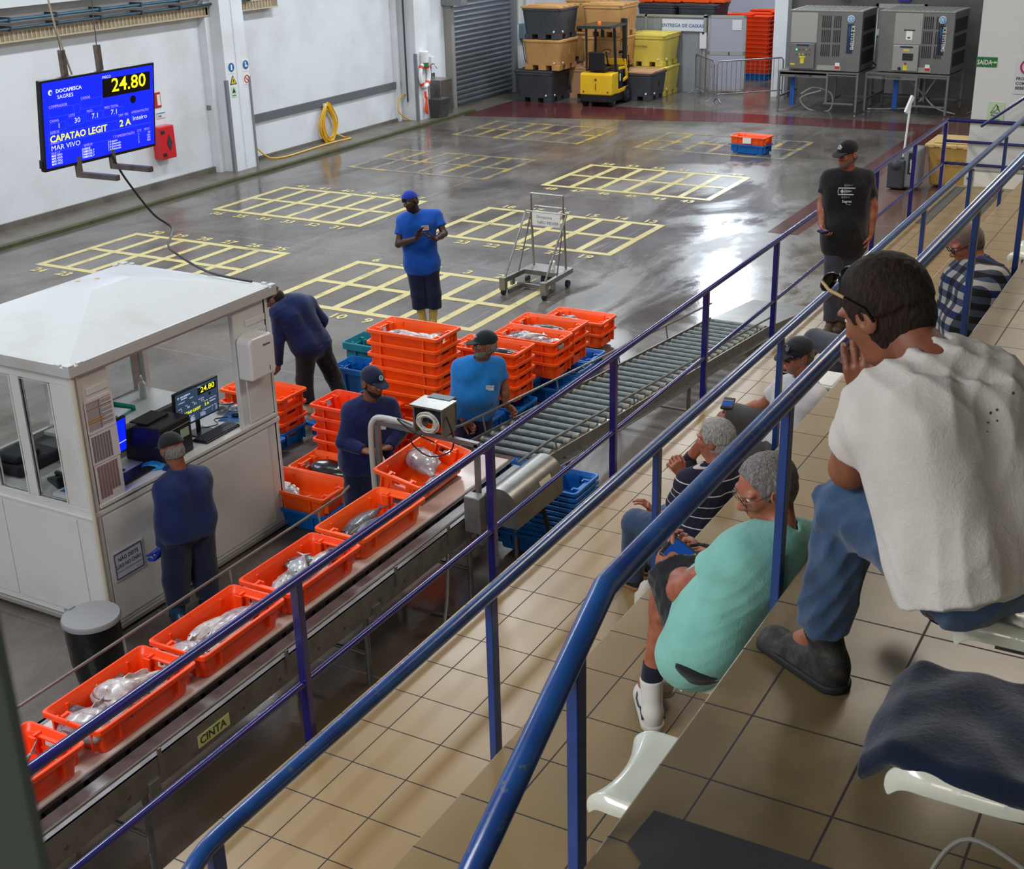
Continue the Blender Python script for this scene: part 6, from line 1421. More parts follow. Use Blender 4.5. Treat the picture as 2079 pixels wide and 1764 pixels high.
def hand(w, d, pn, side, curl=.5, sc=1.0, spread=.12, thumb=.7):
    """w wrist, d towards the knuckles, pn palm normal, side = +1/-1 thumb side sign along d x pn"""
    w = V3(w); d = nrm(d); pn = nrm(V3(pn) - d * (V3(pn) @ d)); lt = np.cross(d, pn) * side
    pr = [cone(w - d * .01, w + d * .02, .026 * sc, .024 * sc, .02)]
    Ls = [(.042, .026, .021), (.047, .029, .022), (.043, .027, .021), (.033, .021, .018)]
    for i in range(4):
        u = (1.5 - i) * .0205 * sc
        b0 = w + d * .018 * sc + lt * u * .55; kn = w + d * (.088 - .004 * abs(1.2 - i)) * sc + lt * u
        pr.append(cone(b0, kn, .0155 * sc, .0115 * sc, .012))
        a = 0; p = kn; dd = nrm(d + lt * (1.5 - i) * spread)
        for j, L in enumerate(Ls[i]):
            a += curl * (.75 if j == 0 else 1.0) * (1 + .06 * i)
            v = dd * math.cos(a) + pn * math.sin(a); q = p + v * L * sc
            pr.append(cone(p, q, (.0098 - .0008 * j) * sc, (.0092 - .0012 * j) * sc, .003)); p = q
    t0 = w + d * .022 * sc + lt * .022 * sc + pn * .006; tv = nrm(d * .75 + lt * thumb + pn * .35); t1_ = t0 + tv * .042 * sc
    tv2 = nrm(d * .9 + lt * thumb * .35 + pn * (.35 + curl * .4)); t2_ = t1_ + tv2 * .032 * sc; t3_ = t2_ + nrm(tv2 + pn * .25) * .024 * sc
    pr += [cone(t0, t1_, .015 * sc, .0125 * sc, .014), cone(t1_, t2_, .0115 * sc, .0105 * sc, .003), cone(t2_, t3_, .0105 * sc, .0085 * sc, .002)]
    return pr
def skin_mat(name, a, b):
    if name in MATS: return MATS[name]
    m = bpy.data.materials.new(name); t = NT(m); MATS[name] = m
    t.l.new(t.mix(t.ramp(t.noise(18, 5, .6), .35, .68), lin(a), lin(b)), t.b.inputs['Base Color'])
    t.b.inputs['Roughness'].default_value = .48; t.b.inputs['Subsurface Weight'].default_value = .12; t.b.inputs['Subsurface Radius'].default_value = (.02, .008, .005)
    t.bump(t.noise(150, 3), .15, .002); return m
def cloth(name, col, dk=None, sc=60, rough=.85, sheen=.2, spots=None):
    if name in MATS: return MATS[name]
    m = bpy.data.materials.new(name); t = NT(m); MATS[name] = m
    c = t.mix(t.ramp(t.noise(5, 5, .6), .35, .7), lin(col), lin(dk or col))
    if spots: c = t.mix(t.ramp(t.noise(23, 2, .4), .70, .72), c, lin(spots))
    t.l.new(c, t.b.inputs['Base Color'])
    t.b.inputs['Roughness'].default_value = rough; t.b.inputs['Sheen Weight'].default_value = sheen; t.b.inputs['Specular IOR Level'].default_value = .25
    t.bump(t.math('ADD', t.noise(sc, 4, .7), t.math('MULTIPLY', t.noise(14, 4, .6, None, 1.2), 1.6)), .35, .006)
    return m
def person(key, label, jj, sp):
    J_ = {k: V3(v) for k, v in jj.items()}
    base = V3([J_['pel'][0], J_['pel'][1], sp['ground']])
    for k in J_: J_[k] = J_[k] - base
    root = thing('person', label, 'person', tuple(base))
    g = lambda k: J_[k]
    up = nrm(g('neck') - g('pel')); lat = g('shL') - g('shR'); lat = nrm(lat - up * (lat @ up)); fwd = np.cross(lat, up)
    near = sp.get('near', 1); hb = (.012, .009, .0065)[near]; hh = (.0065, .005, .004)[near]; hv = (.005, .004, .0032)[near]
    bw = sp.get('bulk', 1.0)
    face = nrm(sp['face']); hup = V3(sp.get('hup', (0, 0, 1))); hs = nrm(np.cross(hup, face)); hu = np.cross(face, hs)    # hs = person's left
    hc = g('head'); s_ = sp.get('hs', 1.0)
    def hp(f, s, u): return hc + (face * f + hs * s + hu * u) * s_
    HA = (face, hs, hu); EA = .079 + sp.get('hair_e', .012) * .45; ar = sp.get('armr', 1.0)
    # ---- head
    head = [elp(hp(-.012, 0, .028), (.098 * s_, .077 * s_, .092 * s_), HA, .02), elp(hp(.022, 0, -.03), (.070 * s_, .062 * s_, .088 * s_), HA, .03),
            elp(hp(.052, 0, -.085), (.032 * s_, .034 * s_, .024 * s_), HA, .03),
            elp(hp(.07, .030, .035), (.022 * s_, .032 * s_, .012 * s_), HA, .015), elp(hp(.07, -.030, .035), (.022 * s_, .032 * s_, .012 * s_), HA, .015),
            elp(hp(.088, .033, .014), (.014 * s_, .020 * s_, .013 * s_), HA, .012, None, True), elp(hp(.088, -.033, .014), (.014 * s_, .020 * s_, .013 * s_), HA, .012, None, True),
            cone(hp(.082, 0, .018), hp(.106, 0, -.018), .009 * s_, .014 * s_, .014), elp(hp(.098, .012, -.022), (.012, .010, .009), HA, .008), elp(hp(.098, -.012, -.022), (.012, .010, .009), HA, .008),
            elp(hp(.066, .036, -.012), (.022, .020, .020), HA, .02), elp(hp(.066, -.036, -.012), (.022, .020, .020), HA, .02),
            elp(hp(.083, 0, -.048), (.014, .024, .007), HA, .006), elp(hp(.081, 0, -.060), (.013, .021, .008), HA, .006), elp(hp(.094, 0, -.0535), (.012, .020, .0018), HA, .003, None, True),
            elp(hp(-.005, EA, .0), (.022 * s_, .010 * s_, .034 * s_), (nrm(face - hs * .5), hs, hu), .006), elp(hp(-.005, -EA, .0), (.022 * s_, .010 * s_, .034 * s_), (nrm(face + hs * .5), hs, hu), .006),
            elp(hp(.002, EA + .009, .003), (.010, .006, .020), HA, .004, None, True), elp(hp(.002, -EA - .009, .003), (.010, .006, .020), HA, .004, None, True),
            cone(hp(-.025, 0, -.05), g('neck') - up * .03, .052 * s_, .060 * s_, .035)]
    # ---- trunk and limbs
    nk = g('neck'); ch = nk - up * .16; pl = g('pel')
    def trunk(e, low=0.0, belly=0.0):
        pr = []
        for s in (1, -1):
            pr += [cone(pl + lat * s * .07 * bw - up * low, ch + lat * s * .085 * bw, (.112 * bw) + e, (.112 * bw) + e, .05),
                   cone(nk - up * .055 + lat * s * .03, g('shL' if s > 0 else 'shR'), .064 + e, .050 + e, .05),
                   cone(ch + lat * s * .08, g('shL' if s > 0 else 'shR') - up * .04, .10 + e, .050 + e, .05)]
        if belly: pr.append(elp(pl + up * .16 + fwd * (.05 + belly), (.13 + e, .15 + e, .16), (fwd, lat, up), .06))
        return pr
    arms = []; legs = []; hands = []
    for s in ('L', 'R'):
        arms += [cone(g('sh' + s), g('el' + s), .050 * ar, .042 * ar, .02), cone(g('el' + s), g('el' + s) * .65 + g('wr' + s) * .35, .042 * ar, .043 * ar, .02), cone(g('el' + s) * .65 + g('wr' + s) * .35, g('wr' + s), .043 * ar, .027 * ar, .02)]
        wd = g('ha' + s) - g('wr' + s)
        legs += [cone(g('hi' + s), g('kn' + s), .088, .056, .03), cone(g('kn' + s), g('kn' + s) * .62 + g('an' + s) * .38, .056, .054, .03), cone(g('kn' + s) * .7 + g('an' + s) * .3, g('an' + s), .054, .036, .03), cone(g('an' + s), g('an' + s) * .4 + g('to' + s) * .6, .036, .03, .02)]
        hsp = sp.get('hand' + s, {})
        hands.append((s, hand(g('wr' + s), hsp.get('d', wd), hsp.get('pn', np.cross(wd, lat)), hsp.get('side', -1 if s == 'L' else 1), hsp.get('curl', .45), hsp.get('sc', 1.0), hsp.get('spread', .10), hsp.get('thumb', .7))))
    gl = sp.get('gloves', {})
    skin = skin_mat(*sp['skin'])
    bmats = [skin]; parts = [(trunk(-.015) + arms + legs + [cone(g('hiL'), g('hiR'), .09, .09, .05)], hb, None, 0), (head, hh, None, 0)]
    for s, pr in hands:
        mi = 0
        if s in gl: bmats.append(gl[s]); mi = len(bmats) - 1
        parts.append((pr, hv, None, mi))
    body = smesh('body', parts, bmats, root)
    # ---- face details
    if sp.get('eyes', True):
        b = MB(); b2 = MB()
        for s in (1, -1):
            c = hp(.0765, .032 * s, .014); b.ell(tuple(c), (.010, .010, .0085), 12, 8, 0); c2 = c + face * .0078; b2.ell(tuple(c2), (.0045, .0045, .0045), 8, 6)
        b.build('eye', mat('eye_white', '#cfc8bf', .25), body, smooth=True, angle=180); b2.build('iris', mat('iris_dark', '#20140e', .1), body, smooth=True, angle=180)
    hm = sp.get('hairmat')
    e = sp.get('hair_e', .012)
    if hm is not None:
        cl = [(hp(.048, 0, .05), nrm(face * .95 - hu * .30))]
        cl2 = [(hp(.018, 0, -.02), nrm(face * 1.0 - hu * .25)), (hp(0, 0, sp.get('nape', -.065)), -hu)]
        R = random.Random(hash(key) % 99)
        def hd(X, Y, Z): return .0007 * np.sin(X * 260 + 3 * np.sin(Y * 90)) + .0007 * np.sin(Y * 240 + 3 * np.sin(Z * 70))
        cap_ = sp.get('hair_top', True)
        pr = [elp(hp(-.018, 0, -.012), ((.088 + e) * s_, (.073 + e * .5) * s_, (.080 + e) * s_), HA, .02, cl2)]
        if cap_: pr.append(elp(hp(-.014, 0, .030), ((.100 + e) * s_, (.080 + e) * s_, (.094 + e) * s_), HA, .02, cl + ([(hp(0, 0, 0), -hu)])))
        if sp.get('bald'): pr.append(elp(hp(.01, 0, .12), (.075, .06, .06), HA, .01, None, True))
        smesh('hair', [(pr, hh, hd, 0)], hm, body)
    if sp.get('beard') is not None:
        cl = [(hp(-.005, 0, 0), -face), (hp(0, 0, -.040), nrm(hu + face * .15))]
        pr = [elp(hp(.021, 0, -.032), (.0735 * s_, .0655 * s_, .0915 * s_), HA, .01, cl), elp(hp(.054, 0, -.088), (.037, .040, .028), HA, .02), elp(hp(.09, 0, -.052), (.024, .021, .012), HA, .004, None, True), elp(hp(.10, 0, -.0), (.045, .03, .042), HA, .01, None, True)]
        smesh('beard', [(pr, hh, None, 0)], sp['beard'], body)
    if sp.get('brow', True) and sp.get('eyes', True):
        b = MB()
        for s in (1, -1): b.tube([tuple(hp(.083, .048 * s, .032)), tuple(hp(.094, .032 * s, .040)), tuple(hp(.096, .016 * s, .036))], [.002, .0035, .003], 6)
        b.build('eyebrow', sp.get('browmat', hm or mat('brow_dark', '#2a1d16', .8)), body, smooth=True)
    # ---- cap / glasses
    cp = sp.get('cap')
    if cp:
        bd = cp.get('dir', 1); tl = cp.get('tilt', .12)
        cn = nrm(-hu - face * bd * tl)
        cl = [(hp(0, 0, .030), cn)]
        pr = [elp(hp(-.012, 0, .034), (.112 * s_, .092 * s_, .102 * s_), HA, .01, cl)]
        parts = [(pr, hh, None, 0)]
        bf = nrm(face * bd - hu * .22)
        bx = nrm(np.cross(bf, hs)); bx = bx if bx @ hu > 0 else -bx
        if bd > 0: parts.append(([elp(hp(.108, 0, .036), (.070, .068, .006), (bf, hs, bx), .01, [(hp(.075, 0, .04), -face)])], hh, None, 1))
        else: parts.append(([elp(hp(-.105, 0, .022), (.07, .066, .006), (bf, hs, bx), .01, [(hp(-.08, 0, .04), face)])], hh, None, 1))
        co = smesh('cap', parts, [cp['mat'], cp.get('brim', cp['mat'])], body)
        if bd < 0: smesh('cap_opening', [([elp(hp(.088, 0, .062), (.02, .034, .022), HA, .005)], hh, None, 0)], mat('hair_black', '#120d0b', .8), co)
        if cp.get('logo'):
            b = MB(); q = hp(.092, 0, .085); n_ = nrm(face + hu * .55); uy = nrm(hu - n_ * (hu @ n_)); ux = np.cross(uy, n_)
            if cp['logo'] == 'disc':
                for (r, m) in ((.021, 0), (.014, 1)): b.add([tuple(q + n_ * (.009 + .001 * m) + ux * r * math.cos(a) + uy * r * math.sin(a)) for a in np.linspace(0, 2 * PI, 17)[:-1]], [tuple(range(16))], m)
            elif cp['logo'] == 'text':
                b.text('DOCAPESCA', tuple(q + n_ * .010 - ux * .038), tuple(ux), tuple(uy), .015, 0, bold=.03); b.text('Portos e Lotas', tuple(q + n_ * .010 - ux * .025 - uy * .012), tuple(ux), tuple(uy), .009, 0)
            else:
                b.text('NY', tuple(q + n_ * .010 - ux * .018 - uy * .012), tuple(ux), tuple(uy), .034, 0, bold=.04); b.add([tuple(q + n_ * .010 + ux * x + uy * y) for x, y in ((-.018, .016), (.002, .03), (.02, .018), (.01, .012))], [(0, 1, 2, 3)][:1], 0)
            b.build('cap_logo', [mat('logo_white', '#c8cdd2', .7), mat('logo_teal', '#3a8fb0', .6)], co)
    gs = sp.get('glasses')
    if gs:
        b = MB(); z0, f0 = gs.get('z', .014), gs.get('f', .100); rr = .0022 if gs.get('thin') else .0035
        for s in (1, -1):
            b.tube([tuple(hp(f0, s * .033 + .024 * math.cos(a), z0 - .002 + .017 * math.sin(a))) for a in np.linspace(0, 2 * PI, 17)[:-1]], rr, 6, closed=True)
            b.tube([tuple(hp(f0 - .002, s * .057, z0 + .006)), tuple(hp(f0 - .03, s * .078, z0 + .008)), tuple(hp(.0, s * .086, z0 + .010)), tuple(hp(-.015, s * .084, z0 - .006))], rr, 6)
        b.tube([tuple(hp(f0, .009, z0 + .004)), tuple(hp(f0 + .003, 0, z0 + .007)), tuple(hp(f0, -.009, z0 + .004))], rr, 6)
        go = b.build('glasses', gs['mat'], body, smooth=True, angle=60)
        b = MB()
        for s in (1, -1): b.add([tuple(hp(f0, s * .033 + .022 * math.cos(a), z0 - .002 + .0155 * math.sin(a))) for a in np.linspace(0, 2 * PI, 17)[:-1]], [tuple(range(16))])
        if gs.get('dark'): b.build('lens', mat('dark_lens', '#0a0a0c', .05, coat=1), go)
    # ---- clothes
    tattr = lambda P: np.stack([(P - pl) @ lat, (P - pl) @ fwd, (P - pl) @ up], 1)
    sh = sp['shirt']; es = sh.get('slack', .018); hem = sh.get('hem', .10)
    pr = trunk(es, .05, sp.get('belly', 0))
    pr = [(p[:6] + ([(pl - up * hem, -up)],) + p[7:]) for p in pr]
    ps = sp['pants'].get('slack', .016) + .117
    if sh.get('tuck') is None: pr.append(cone(g('hiL') + up * .05, g('hiR') + up * .05, ps, ps, .06, [(pl - up * hem, -up)]))
    for s in ('L', 'R'):
        a, c, w = g('sh' + s), g('el' + s), g('wr' + s)
        if sh['sleeve'] == 'short':
            q = a + (c - a) * sh.get('sl', .62); dv = nrm(c - a); pr.append(cone(a, q + dv * .03, .056 * ar + es * .5, .058 * ar + es * .6, .016, [(q, dv)]))
        else:
            dv = nrm(w - c); cuff = w - dv * .005
            pr += [cone(a, c, .058 + es * .5, .050 + es * .4, .018), cone(c, w + dv * .02, .050 + es * .4, .036 + es * .3, .018, [(cuff, dv)])]
    nd = nrm(hc - nk)
    pr.append(cone(nk - up * .02, hc, .060, .058, .014, None, True))
    so = smesh('shirt', [(pr, hb, folds(sum(map(ord, key)) % 17, sh.get('fold', .006), sh.get('wl', .11)), 0)], sh['mat'], body, tattr)
    if sh.get('neckband') is not None:
        R0 = nrm(nd); ux = nrm(np.cross(R0, fwd)); uy = np.cross(R0, ux); cc = nk - up * .004
        b = MB(); b.tube([tuple(cc + ux * .066 * math.cos(a) + uy * .066 * math.sin(a)) for a in np.linspace(0, 2 * PI, 25)[:-1]], .009, 8, closed=True)
        b.build('collar', sh['neckband'], so, smooth=True, angle=180)
    pn_ = sp['pants']; ep = pn_.get('slack', .016); pr = [cone(g('hiL'), g('hiR'), .105 + ep, .105 + ep, .05), cone(pl - up * .02 + lat * .06, pl + up * .08 + lat * .06, .098 + ep * .4, .092 + ep * .4, .04), cone(pl - up * .02 - lat * .06, pl + up * .08 - lat * .06, .098 + ep * .4, .092 + ep * .4, .04)]
    for s in ('L', 'R'):
        h_, k_, a_ = g('hi' + s), g('kn' + s), g('an' + s)
        if pn_.get('short'):
            q = h_ + (k_ - h_) * pn_['short']; dv = nrm(k_ - h_); pr.append(cone(h_, q + dv * .04, .092 + ep, .080 + ep * 1.6, .03, [(q, dv)]))
        else:
            f_ = pn_.get('len', .93); q = k_ + (a_ - k_) * f_; dv = nrm(a_ - k_)
            pr += [cone(h_, k_, .090 + ep, .064 + ep, .03), cone(k_, q + dv * .03, .064 + ep, pn_.get('cuff', .050) + ep, .03, [(q, dv)])]
    po = smesh('trousers', [(pr, hb, folds(sum(map(ord, key)) % 13 + 3, pn_.get('fold', .006), .09), 0)], pn_['mat'], body)
    # ---- footwear
    ft = sp['shoes']
    for s in ('L', 'R'):
        a_, t_ = g('an' + s), g('to' + s); d = t_ - a_; 
        flat = sp.get('flat' + s, True)
        if flat:
            d = V3([d[0], d[1], 0]); d = nrm(d); z0 = min(a_[2] - .075, t_[2] - .02); z0 = max(z0, 0) if z0 < .06 else z0
            n_ = V3([0, 0, 1]); sole = V3([a_[0], a_[1], z0])
        else:
            d = nrm(d); n_ = nrm(g('kn' + s) - a_); n_ = nrm(n_ - d * (n_ @ d)); sole = a_ - n_ * .075
        sd = np.cross(n_, d); AX = (d, sd, n_)
        zs = ft.get('sz', 1.0); heel = sole - d * .045 * zs + n_ * .035; toe = sole + d * .165 * zs + n_ * .028
        cl = [(sole, -n_)]
        up_ = [cone(heel, toe, .040 * zs, .034 * zs, .02, cl), cone(heel + n_ * .035 * zs, sole + d * .075 * zs + n_ * .055 * zs, .038 * zs, .036 * zs, .02, cl), elp(toe - d * .02, (.05 * zs, .044 * zs, .034 * zs), AX, .02, cl)]
        if ft.get('boot'): 
            tp = a_ + (g('kn' + s) - a_) * ft['boot']; dv = nrm(g('kn' + s) - a_); up_.append(cone(a_ - n_ * .02, tp + dv * .02, .050, .064, .03, [(tp, dv)]))
        else: up_ += [cone(heel + n_ * .03, a_ + n_ * .03, .038 * zs, .046 * zs, .02, [(a_ + n_ * .022, n_)]), cone(a_ + n_ * .0, a_ + n_ * .06, .036, .034, .004, None, True)]
        o_ = smesh('boot' if ft.get('boot') else 'shoe', [(up_, hh * 1.2, None, 0), ([cone(heel - n_ * .02, toe - n_ * .016, .047 * zs, .044 * zs, .02, [(sole, -n_), (sole + n_ * .026, n_)])], hh * 1.2, None, 1)], [ft['mat'], ft['sole']], body)
        if ft.get('stripe'):
            b = MB()
            for si in (1, -1): b.tube([tuple(sole + d * x + sd * si * (.043 - .02 * max(0, x - .08) / .08) + n_ * z) for x, z in ((-.07, .055), (-.02, .075), (.03, .05), (.09, .045), (.13, .05))], .0045, 6)
            b.build('side_stripe', ft.get('smat', mat('shoe_white', '#d8d6cf', .5)), o_, smooth=True)
        if ft.get('laces'):
            b = MB()
            for i in range(5):
                c = sole + d * (.055 + .018 * i) + n_ * (.092 - .007 * i)
                b.tube([tuple(c - sd * .022 - n_ * .008), tuple(c + n_ * .002), tuple(c + sd * .022 - n_ * .008)], .0028, 5)
            b.build('lace', ft['laces'], o_, smooth=True)
        if ft.get('sock') is not None:
            kd = nrm(g('kn' + s) - a_)
            b = MB(); b.tube([tuple(a_ - kd * .01), tuple(a_ + kd * .085)], [.043, .045], 14); b.build('sock', ft['sock'], o_, smooth=True, angle=60)
    return dict(root=root, body=body, shirt=so, trousers=po, up=up, lat=lat, fwd=fwd, pl=pl, nk=nk, base=base, hp=hp, face=face, hu=hu, hs=hs, g=g)
def decal(pp, origin, direction, size, name, mats, draw, on='shirt'):
    """a printed patch laid on the cloth where a line from origin along direction first meets it"""
    from mathutils.bvhtree import BVHTree
    me = pp[on].data; bv = BVHTree.FromPolygons([v.co for v in me.vertices], [p.vertices for p in me.polygons])
    hit = bv.ray_cast(Vector(origin), Vector(direction).normalized())
    if hit[0] is None: return None
    q = V3(hit[0]); n_ = nrm(-V3(direction) * .5 + nrm(hit[1]) * .5); upv = pp['up']; uy = nrm(upv - n_ * (upv @ n_)); ux = np.cross(uy, n_)
    b = MB(); b.M = Matrix([[ux[i], uy[i], n_[i], (q + n_ * .006)[i]] for i in range(3)] + [[0, 0, 0, 1]])
    draw(b); return b.build(name, mats, pp[on])
PJ = {'P1':{'pel':(13.386,8.896,0.872),'neck':(13.326,8.896,1.538),'head':(13.248,8.923,1.687),'shR':(13.273,9.065,1.441),'elR':(13.15,9.068,1.157),'wrR':(13.07,8.739,1.284),'haR':(13.089,8.657,1.41),'shL':(13.502,8.723,1.479),'elL':(13.47,8.591,1.269),'wrL':(13.222,8.566,1.254),'haL':(13.087,8.624,1.218),'hiR':(13.341,8.964,0.838),'knR':(13.309,8.921,0.491),'anR':(13.376,8.911,0.128),'toR':(13.231,8.859,0.059),'hiL':(13.441,8.815,0.836),'knL':(13.42,8.755,0.488),'anL':(13.446,8.807,0.121),'toL':(13.275,8.739,0.056)},'P2':{'pel':(10.318,8.291,0.826),'neck':(10.155,8.462,1.344),'head':(10.103,8.56,1.357),'shL':(10.022,8.469,1.249),'elL':(10.017,8.475,0.946),'wrL':(10.055,8.54,0.654),'haL':(10.073,8.598,0.501),'shR':(10.433,8.387,1.245),'elR':(10.558,8.31,1.025),'wrR':(10.613,8.481,0.708),'haR':(10.556,8.554,0.547),'hiL':(10.218,8.287,0.814),'knL':(10.211,8.345,0.457),'anL':(10.184,8.298,0.149),'toL':(10.123,8.406,-0.006),'hiR':(10.43,8.278,0.777),'knR':(10.517,8.2,0.433),'anR':(10.542,8.09,0.126),'toR':(10.535,8.178,-0.024)},'P3':{'pel':(6.499,6.573,0.828),'neck':(6.539,6.603,1.235),'head':(6.532,6.652,1.409),'shL':(6.408,6.633,1.15),'elL':(6.329,6.626,0.9),'wrL':(6.323,6.674,0.694),'haL':(6.308,6.73,0.545),'shR':(6.685,6.558,1.148),'elR':(6.785,6.824,0.974),'wrR':(6.777,7.0,1.098),'haR':(6.731,7.114,1.136),'hiL':(6.422,6.605,0.806),'knL':(6.392,6.648,0.371),'anL':(6.361,6.637,0.143),'toL':(6.464,6.801,0.024),'hiR':(6.591,6.553,0.792),'knR':(6.618,6.568,0.322),'anR':(6.623,6.563,0.115),'toR':(6.716,6.71,0.025)},'P4':{'pel':(8.085,6.034,0.843),'neck':(8.103,5.96,1.369),'head':(8.083,5.903,1.54),'shR':(8.002,6.061,1.297),'elR':(7.886,6.098,1.05),'wrR':(7.88,5.891,1.018),'haR':(7.92,5.788,1.013),'shL':(8.217,5.859,1.294),'elL':(8.224,5.766,1.08),'wrL':(8.044,5.757,1.01),'haL':(7.955,5.79,0.985),'hiR':(8.039,6.095,0.805),'knR':(7.979,6.091,0.476),'anR':(8.008,6.136,0.062),'toR':(7.9,6.03,0.043),'hiL':(8.133,5.97,0.81),'knL':(8.084,5.952,0.479),'anL':(8.114,5.995,0.064),'toL':(8.005,5.891,0.045)},'P5':{'pel':(9.464,5.81,0.881),'neck':(9.438,5.7,1.328),'head':(9.427,5.642,1.483),'shR':(9.376,5.856,1.259),'elR':(9.304,5.876,0.983),'wrR':(9.316,5.821,0.759),'haR':(9.314,5.766,0.673),'shL':(9.566,5.609,1.254),'elL':(9.6,5.553,1.034),'wrL':(9.579,5.531,0.878),'haL':(9.561,5.502,0.793),'hiR':(9.425,5.872,0.845),'knR':(9.407,5.9,0.446),'anR':(9.409,5.897,0.056),'toR':(9.318,5.817,0.025),'hiL':(9.506,5.743,0.848),'knL':(9.494,5.761,0.449),'anL':(9.497,5.757,0.063),'toL':(9.41,5.669,0.042)},'P6':{'pel':(12.056,3.23,2.061),'neck':(12.035,3.232,2.725),'head':(11.991,3.241,2.881),'shR':(12.012,3.391,2.653),'elR':(11.998,3.445,2.406),'wrR':(11.885,3.403,2.238),'haR':(11.865,3.36,2.177),'shL':(12.097,3.08,2.661),'elL':(12.14,3.0,2.384),'wrL':(12.1,2.995,2.122),'haL':(12.062,3.021,2.001),'hiR':(12.02,3.288,2.03),'knR':(12.018,3.296,1.621),'anR':(12.039,3.295,1.245),'toR':(11.917,3.284,1.202),'hiL':(12.097,3.159,2.026),'knL':(12.124,3.173,1.607),'anL':(12.111,3.218,1.234),'toL':(11.976,3.22,1.204)},'P7':{'pel':(8.145,2.465,1.675),'neck':(8.222,2.384,2.085),'head':(8.231,2.458,2.234),'shL':(8.079,2.271,2.028),'elL':(8.049,2.229,1.894),'wrL':(8.147,2.46,1.804),'haL':(8.171,2.553,1.822),'shR':(8.304,2.563,1.975),'elR':(8.331,2.716,1.797),'wrR':(8.343,2.849,1.747),'haR':(8.346,2.943,1.745),'hiL':(8.07,2.439,1.654),'knL':(8.318,2.759,1.364),'anL':(8.422,2.935,1.09),'toL':(8.532,3.091,1.053),'hiR':(8.231,2.529,1.68),'knR':(8.35,2.999,1.635),'anR':(8.365,3.298,1.229),'toR':(8.401,3.525,1.113)},'P8':{'pel':(10.17,2.509,1.673),'neck':(10.245,2.406,2.025),'head':(10.269,2.437,2.175),'shL':(10.095,2.303,1.966),'elL':(10.119,2.288,1.713),'wrL':(10.222,2.507,1.572),'haL':(10.255,2.583,1.542),'shR':(10.372,2.523,1.92),'elR':(10.45,2.629,1.69),'wrR':(10.526,2.743,1.542),'haR':(10.563,2.806,1.508),'hiL':(10.084,2.524,1.656),'knL':(10.373,2.958,1.624),'anL':(10.576,3.187,1.294),'toL':(10.672,3.438,1.187),'hiR':(10.259,2.565,1.663),'knR':(10.418,2.765,1.396),'anR':(10.509,3.036,1.189),'toR':(10.571,3.209,1.154)},'P9':{'pel':(6.49,2.428,1.681),'neck':(6.506,2.384,2.116),'head':(6.551,2.407,2.266),'shL':(6.345,2.474,2.071),'elL':(6.532,2.659,1.723),'wrL':(6.646,2.64,1.955),'haL':(6.654,2.561,2.034),'shR':(6.687,2.328,2.023),'elR':(6.862,2.573,1.63),'wrR':(6.738,2.853,1.597),'haR':(6.723,2.894,1.675),'hiL':(6.395,2.452,1.686),'knL':(6.535,2.883,1.633),'anL':(6.572,2.927,1.196),'toL':(6.604,3.042,1.102),'hiR':(6.598,2.424,1.665),'knR':(6.836,2.789,1.56),'anR':(6.766,2.834,1.201),'toR':(6.774,2.956,1.156)},'P10':{'pel':(3.889,1.412,2.661),'neck':(3.947,1.188,3.15),'head':(3.981,1.271,3.268),'shL':(3.807,1.284,3.087),'elL':(3.85,1.522,2.871),'wrL':(4.041,1.581,2.86),'haL':(4.139,1.605,2.874),'shR':(4.133,1.141,3.021),'elR':(4.276,1.337,2.763),'wrR':(4.177,1.497,2.85),'haR':(4.132,1.564,2.893),'hiL':(3.784,1.409,2.69),'knL':(4.043,1.635,2.866),'anL':(4.001,1.693,2.343),'toL':(4.191,1.817,2.187),'hiR':(3.994,1.413,2.635),'knR':(4.245,1.663,2.806),'anR':(4.2,1.73,2.343),'toR':(4.372,1.846,2.214)},'P11':{'pel':(3.049,0.418,3.609),'neck':(3.125,0.605,4.131),'head':(3.207,0.741,4.192),'shL':(3.011,0.698,4.01),'elL':(3.122,0.774,3.79),'wrL':(3.329,0.808,3.907),'haL':(3.326,0.837,4.055),'shR':(3.292,0.484,4.025),'elR':(3.525,0.63,3.687),'wrR':(3.586,0.776,3.59),'haR':(3.598,0.837,3.505),'hiL':(2.993,0.458,3.619),'knL':(3.171,0.784,3.653),'anL':(3.243,0.847,3.2),'toL':(3.333,1.006,3.069),'hiR':(3.173,0.399,3.598),'knR':(3.517,0.691,3.554),'anR':(3.531,0.587,3.283),'toR':(3.621,0.665,3.225)},'P12':{'pel':(8.066,1.368,2.648),'neck':(8.071,1.334,3.05),'head':(8.097,1.422,3.147),'shL':(8.01,1.221,2.984),'elL':(8.063,1.265,2.726),'wrL':(8.245,1.505,2.593),'haL':(8.279,1.601,2.56),'shR':(8.236,1.439,2.931),'elR':(8.392,1.533,2.711),'wrR':(8.433,1.588,2.617),'haR':(8.446,1.633,2.567),'hiL':(7.985,1.365,2.634),'knL':(8.321,1.649,2.468),'anL':(8.319,1.66,2.092),'toL':(8.405,1.753,2.012),'hiR':(8.164,1.387,2.633),'knR':(8.522,1.663,2.474),'anR':(8.522,1.662,2.128),'toR':(8.604,1.772,2.048)}}

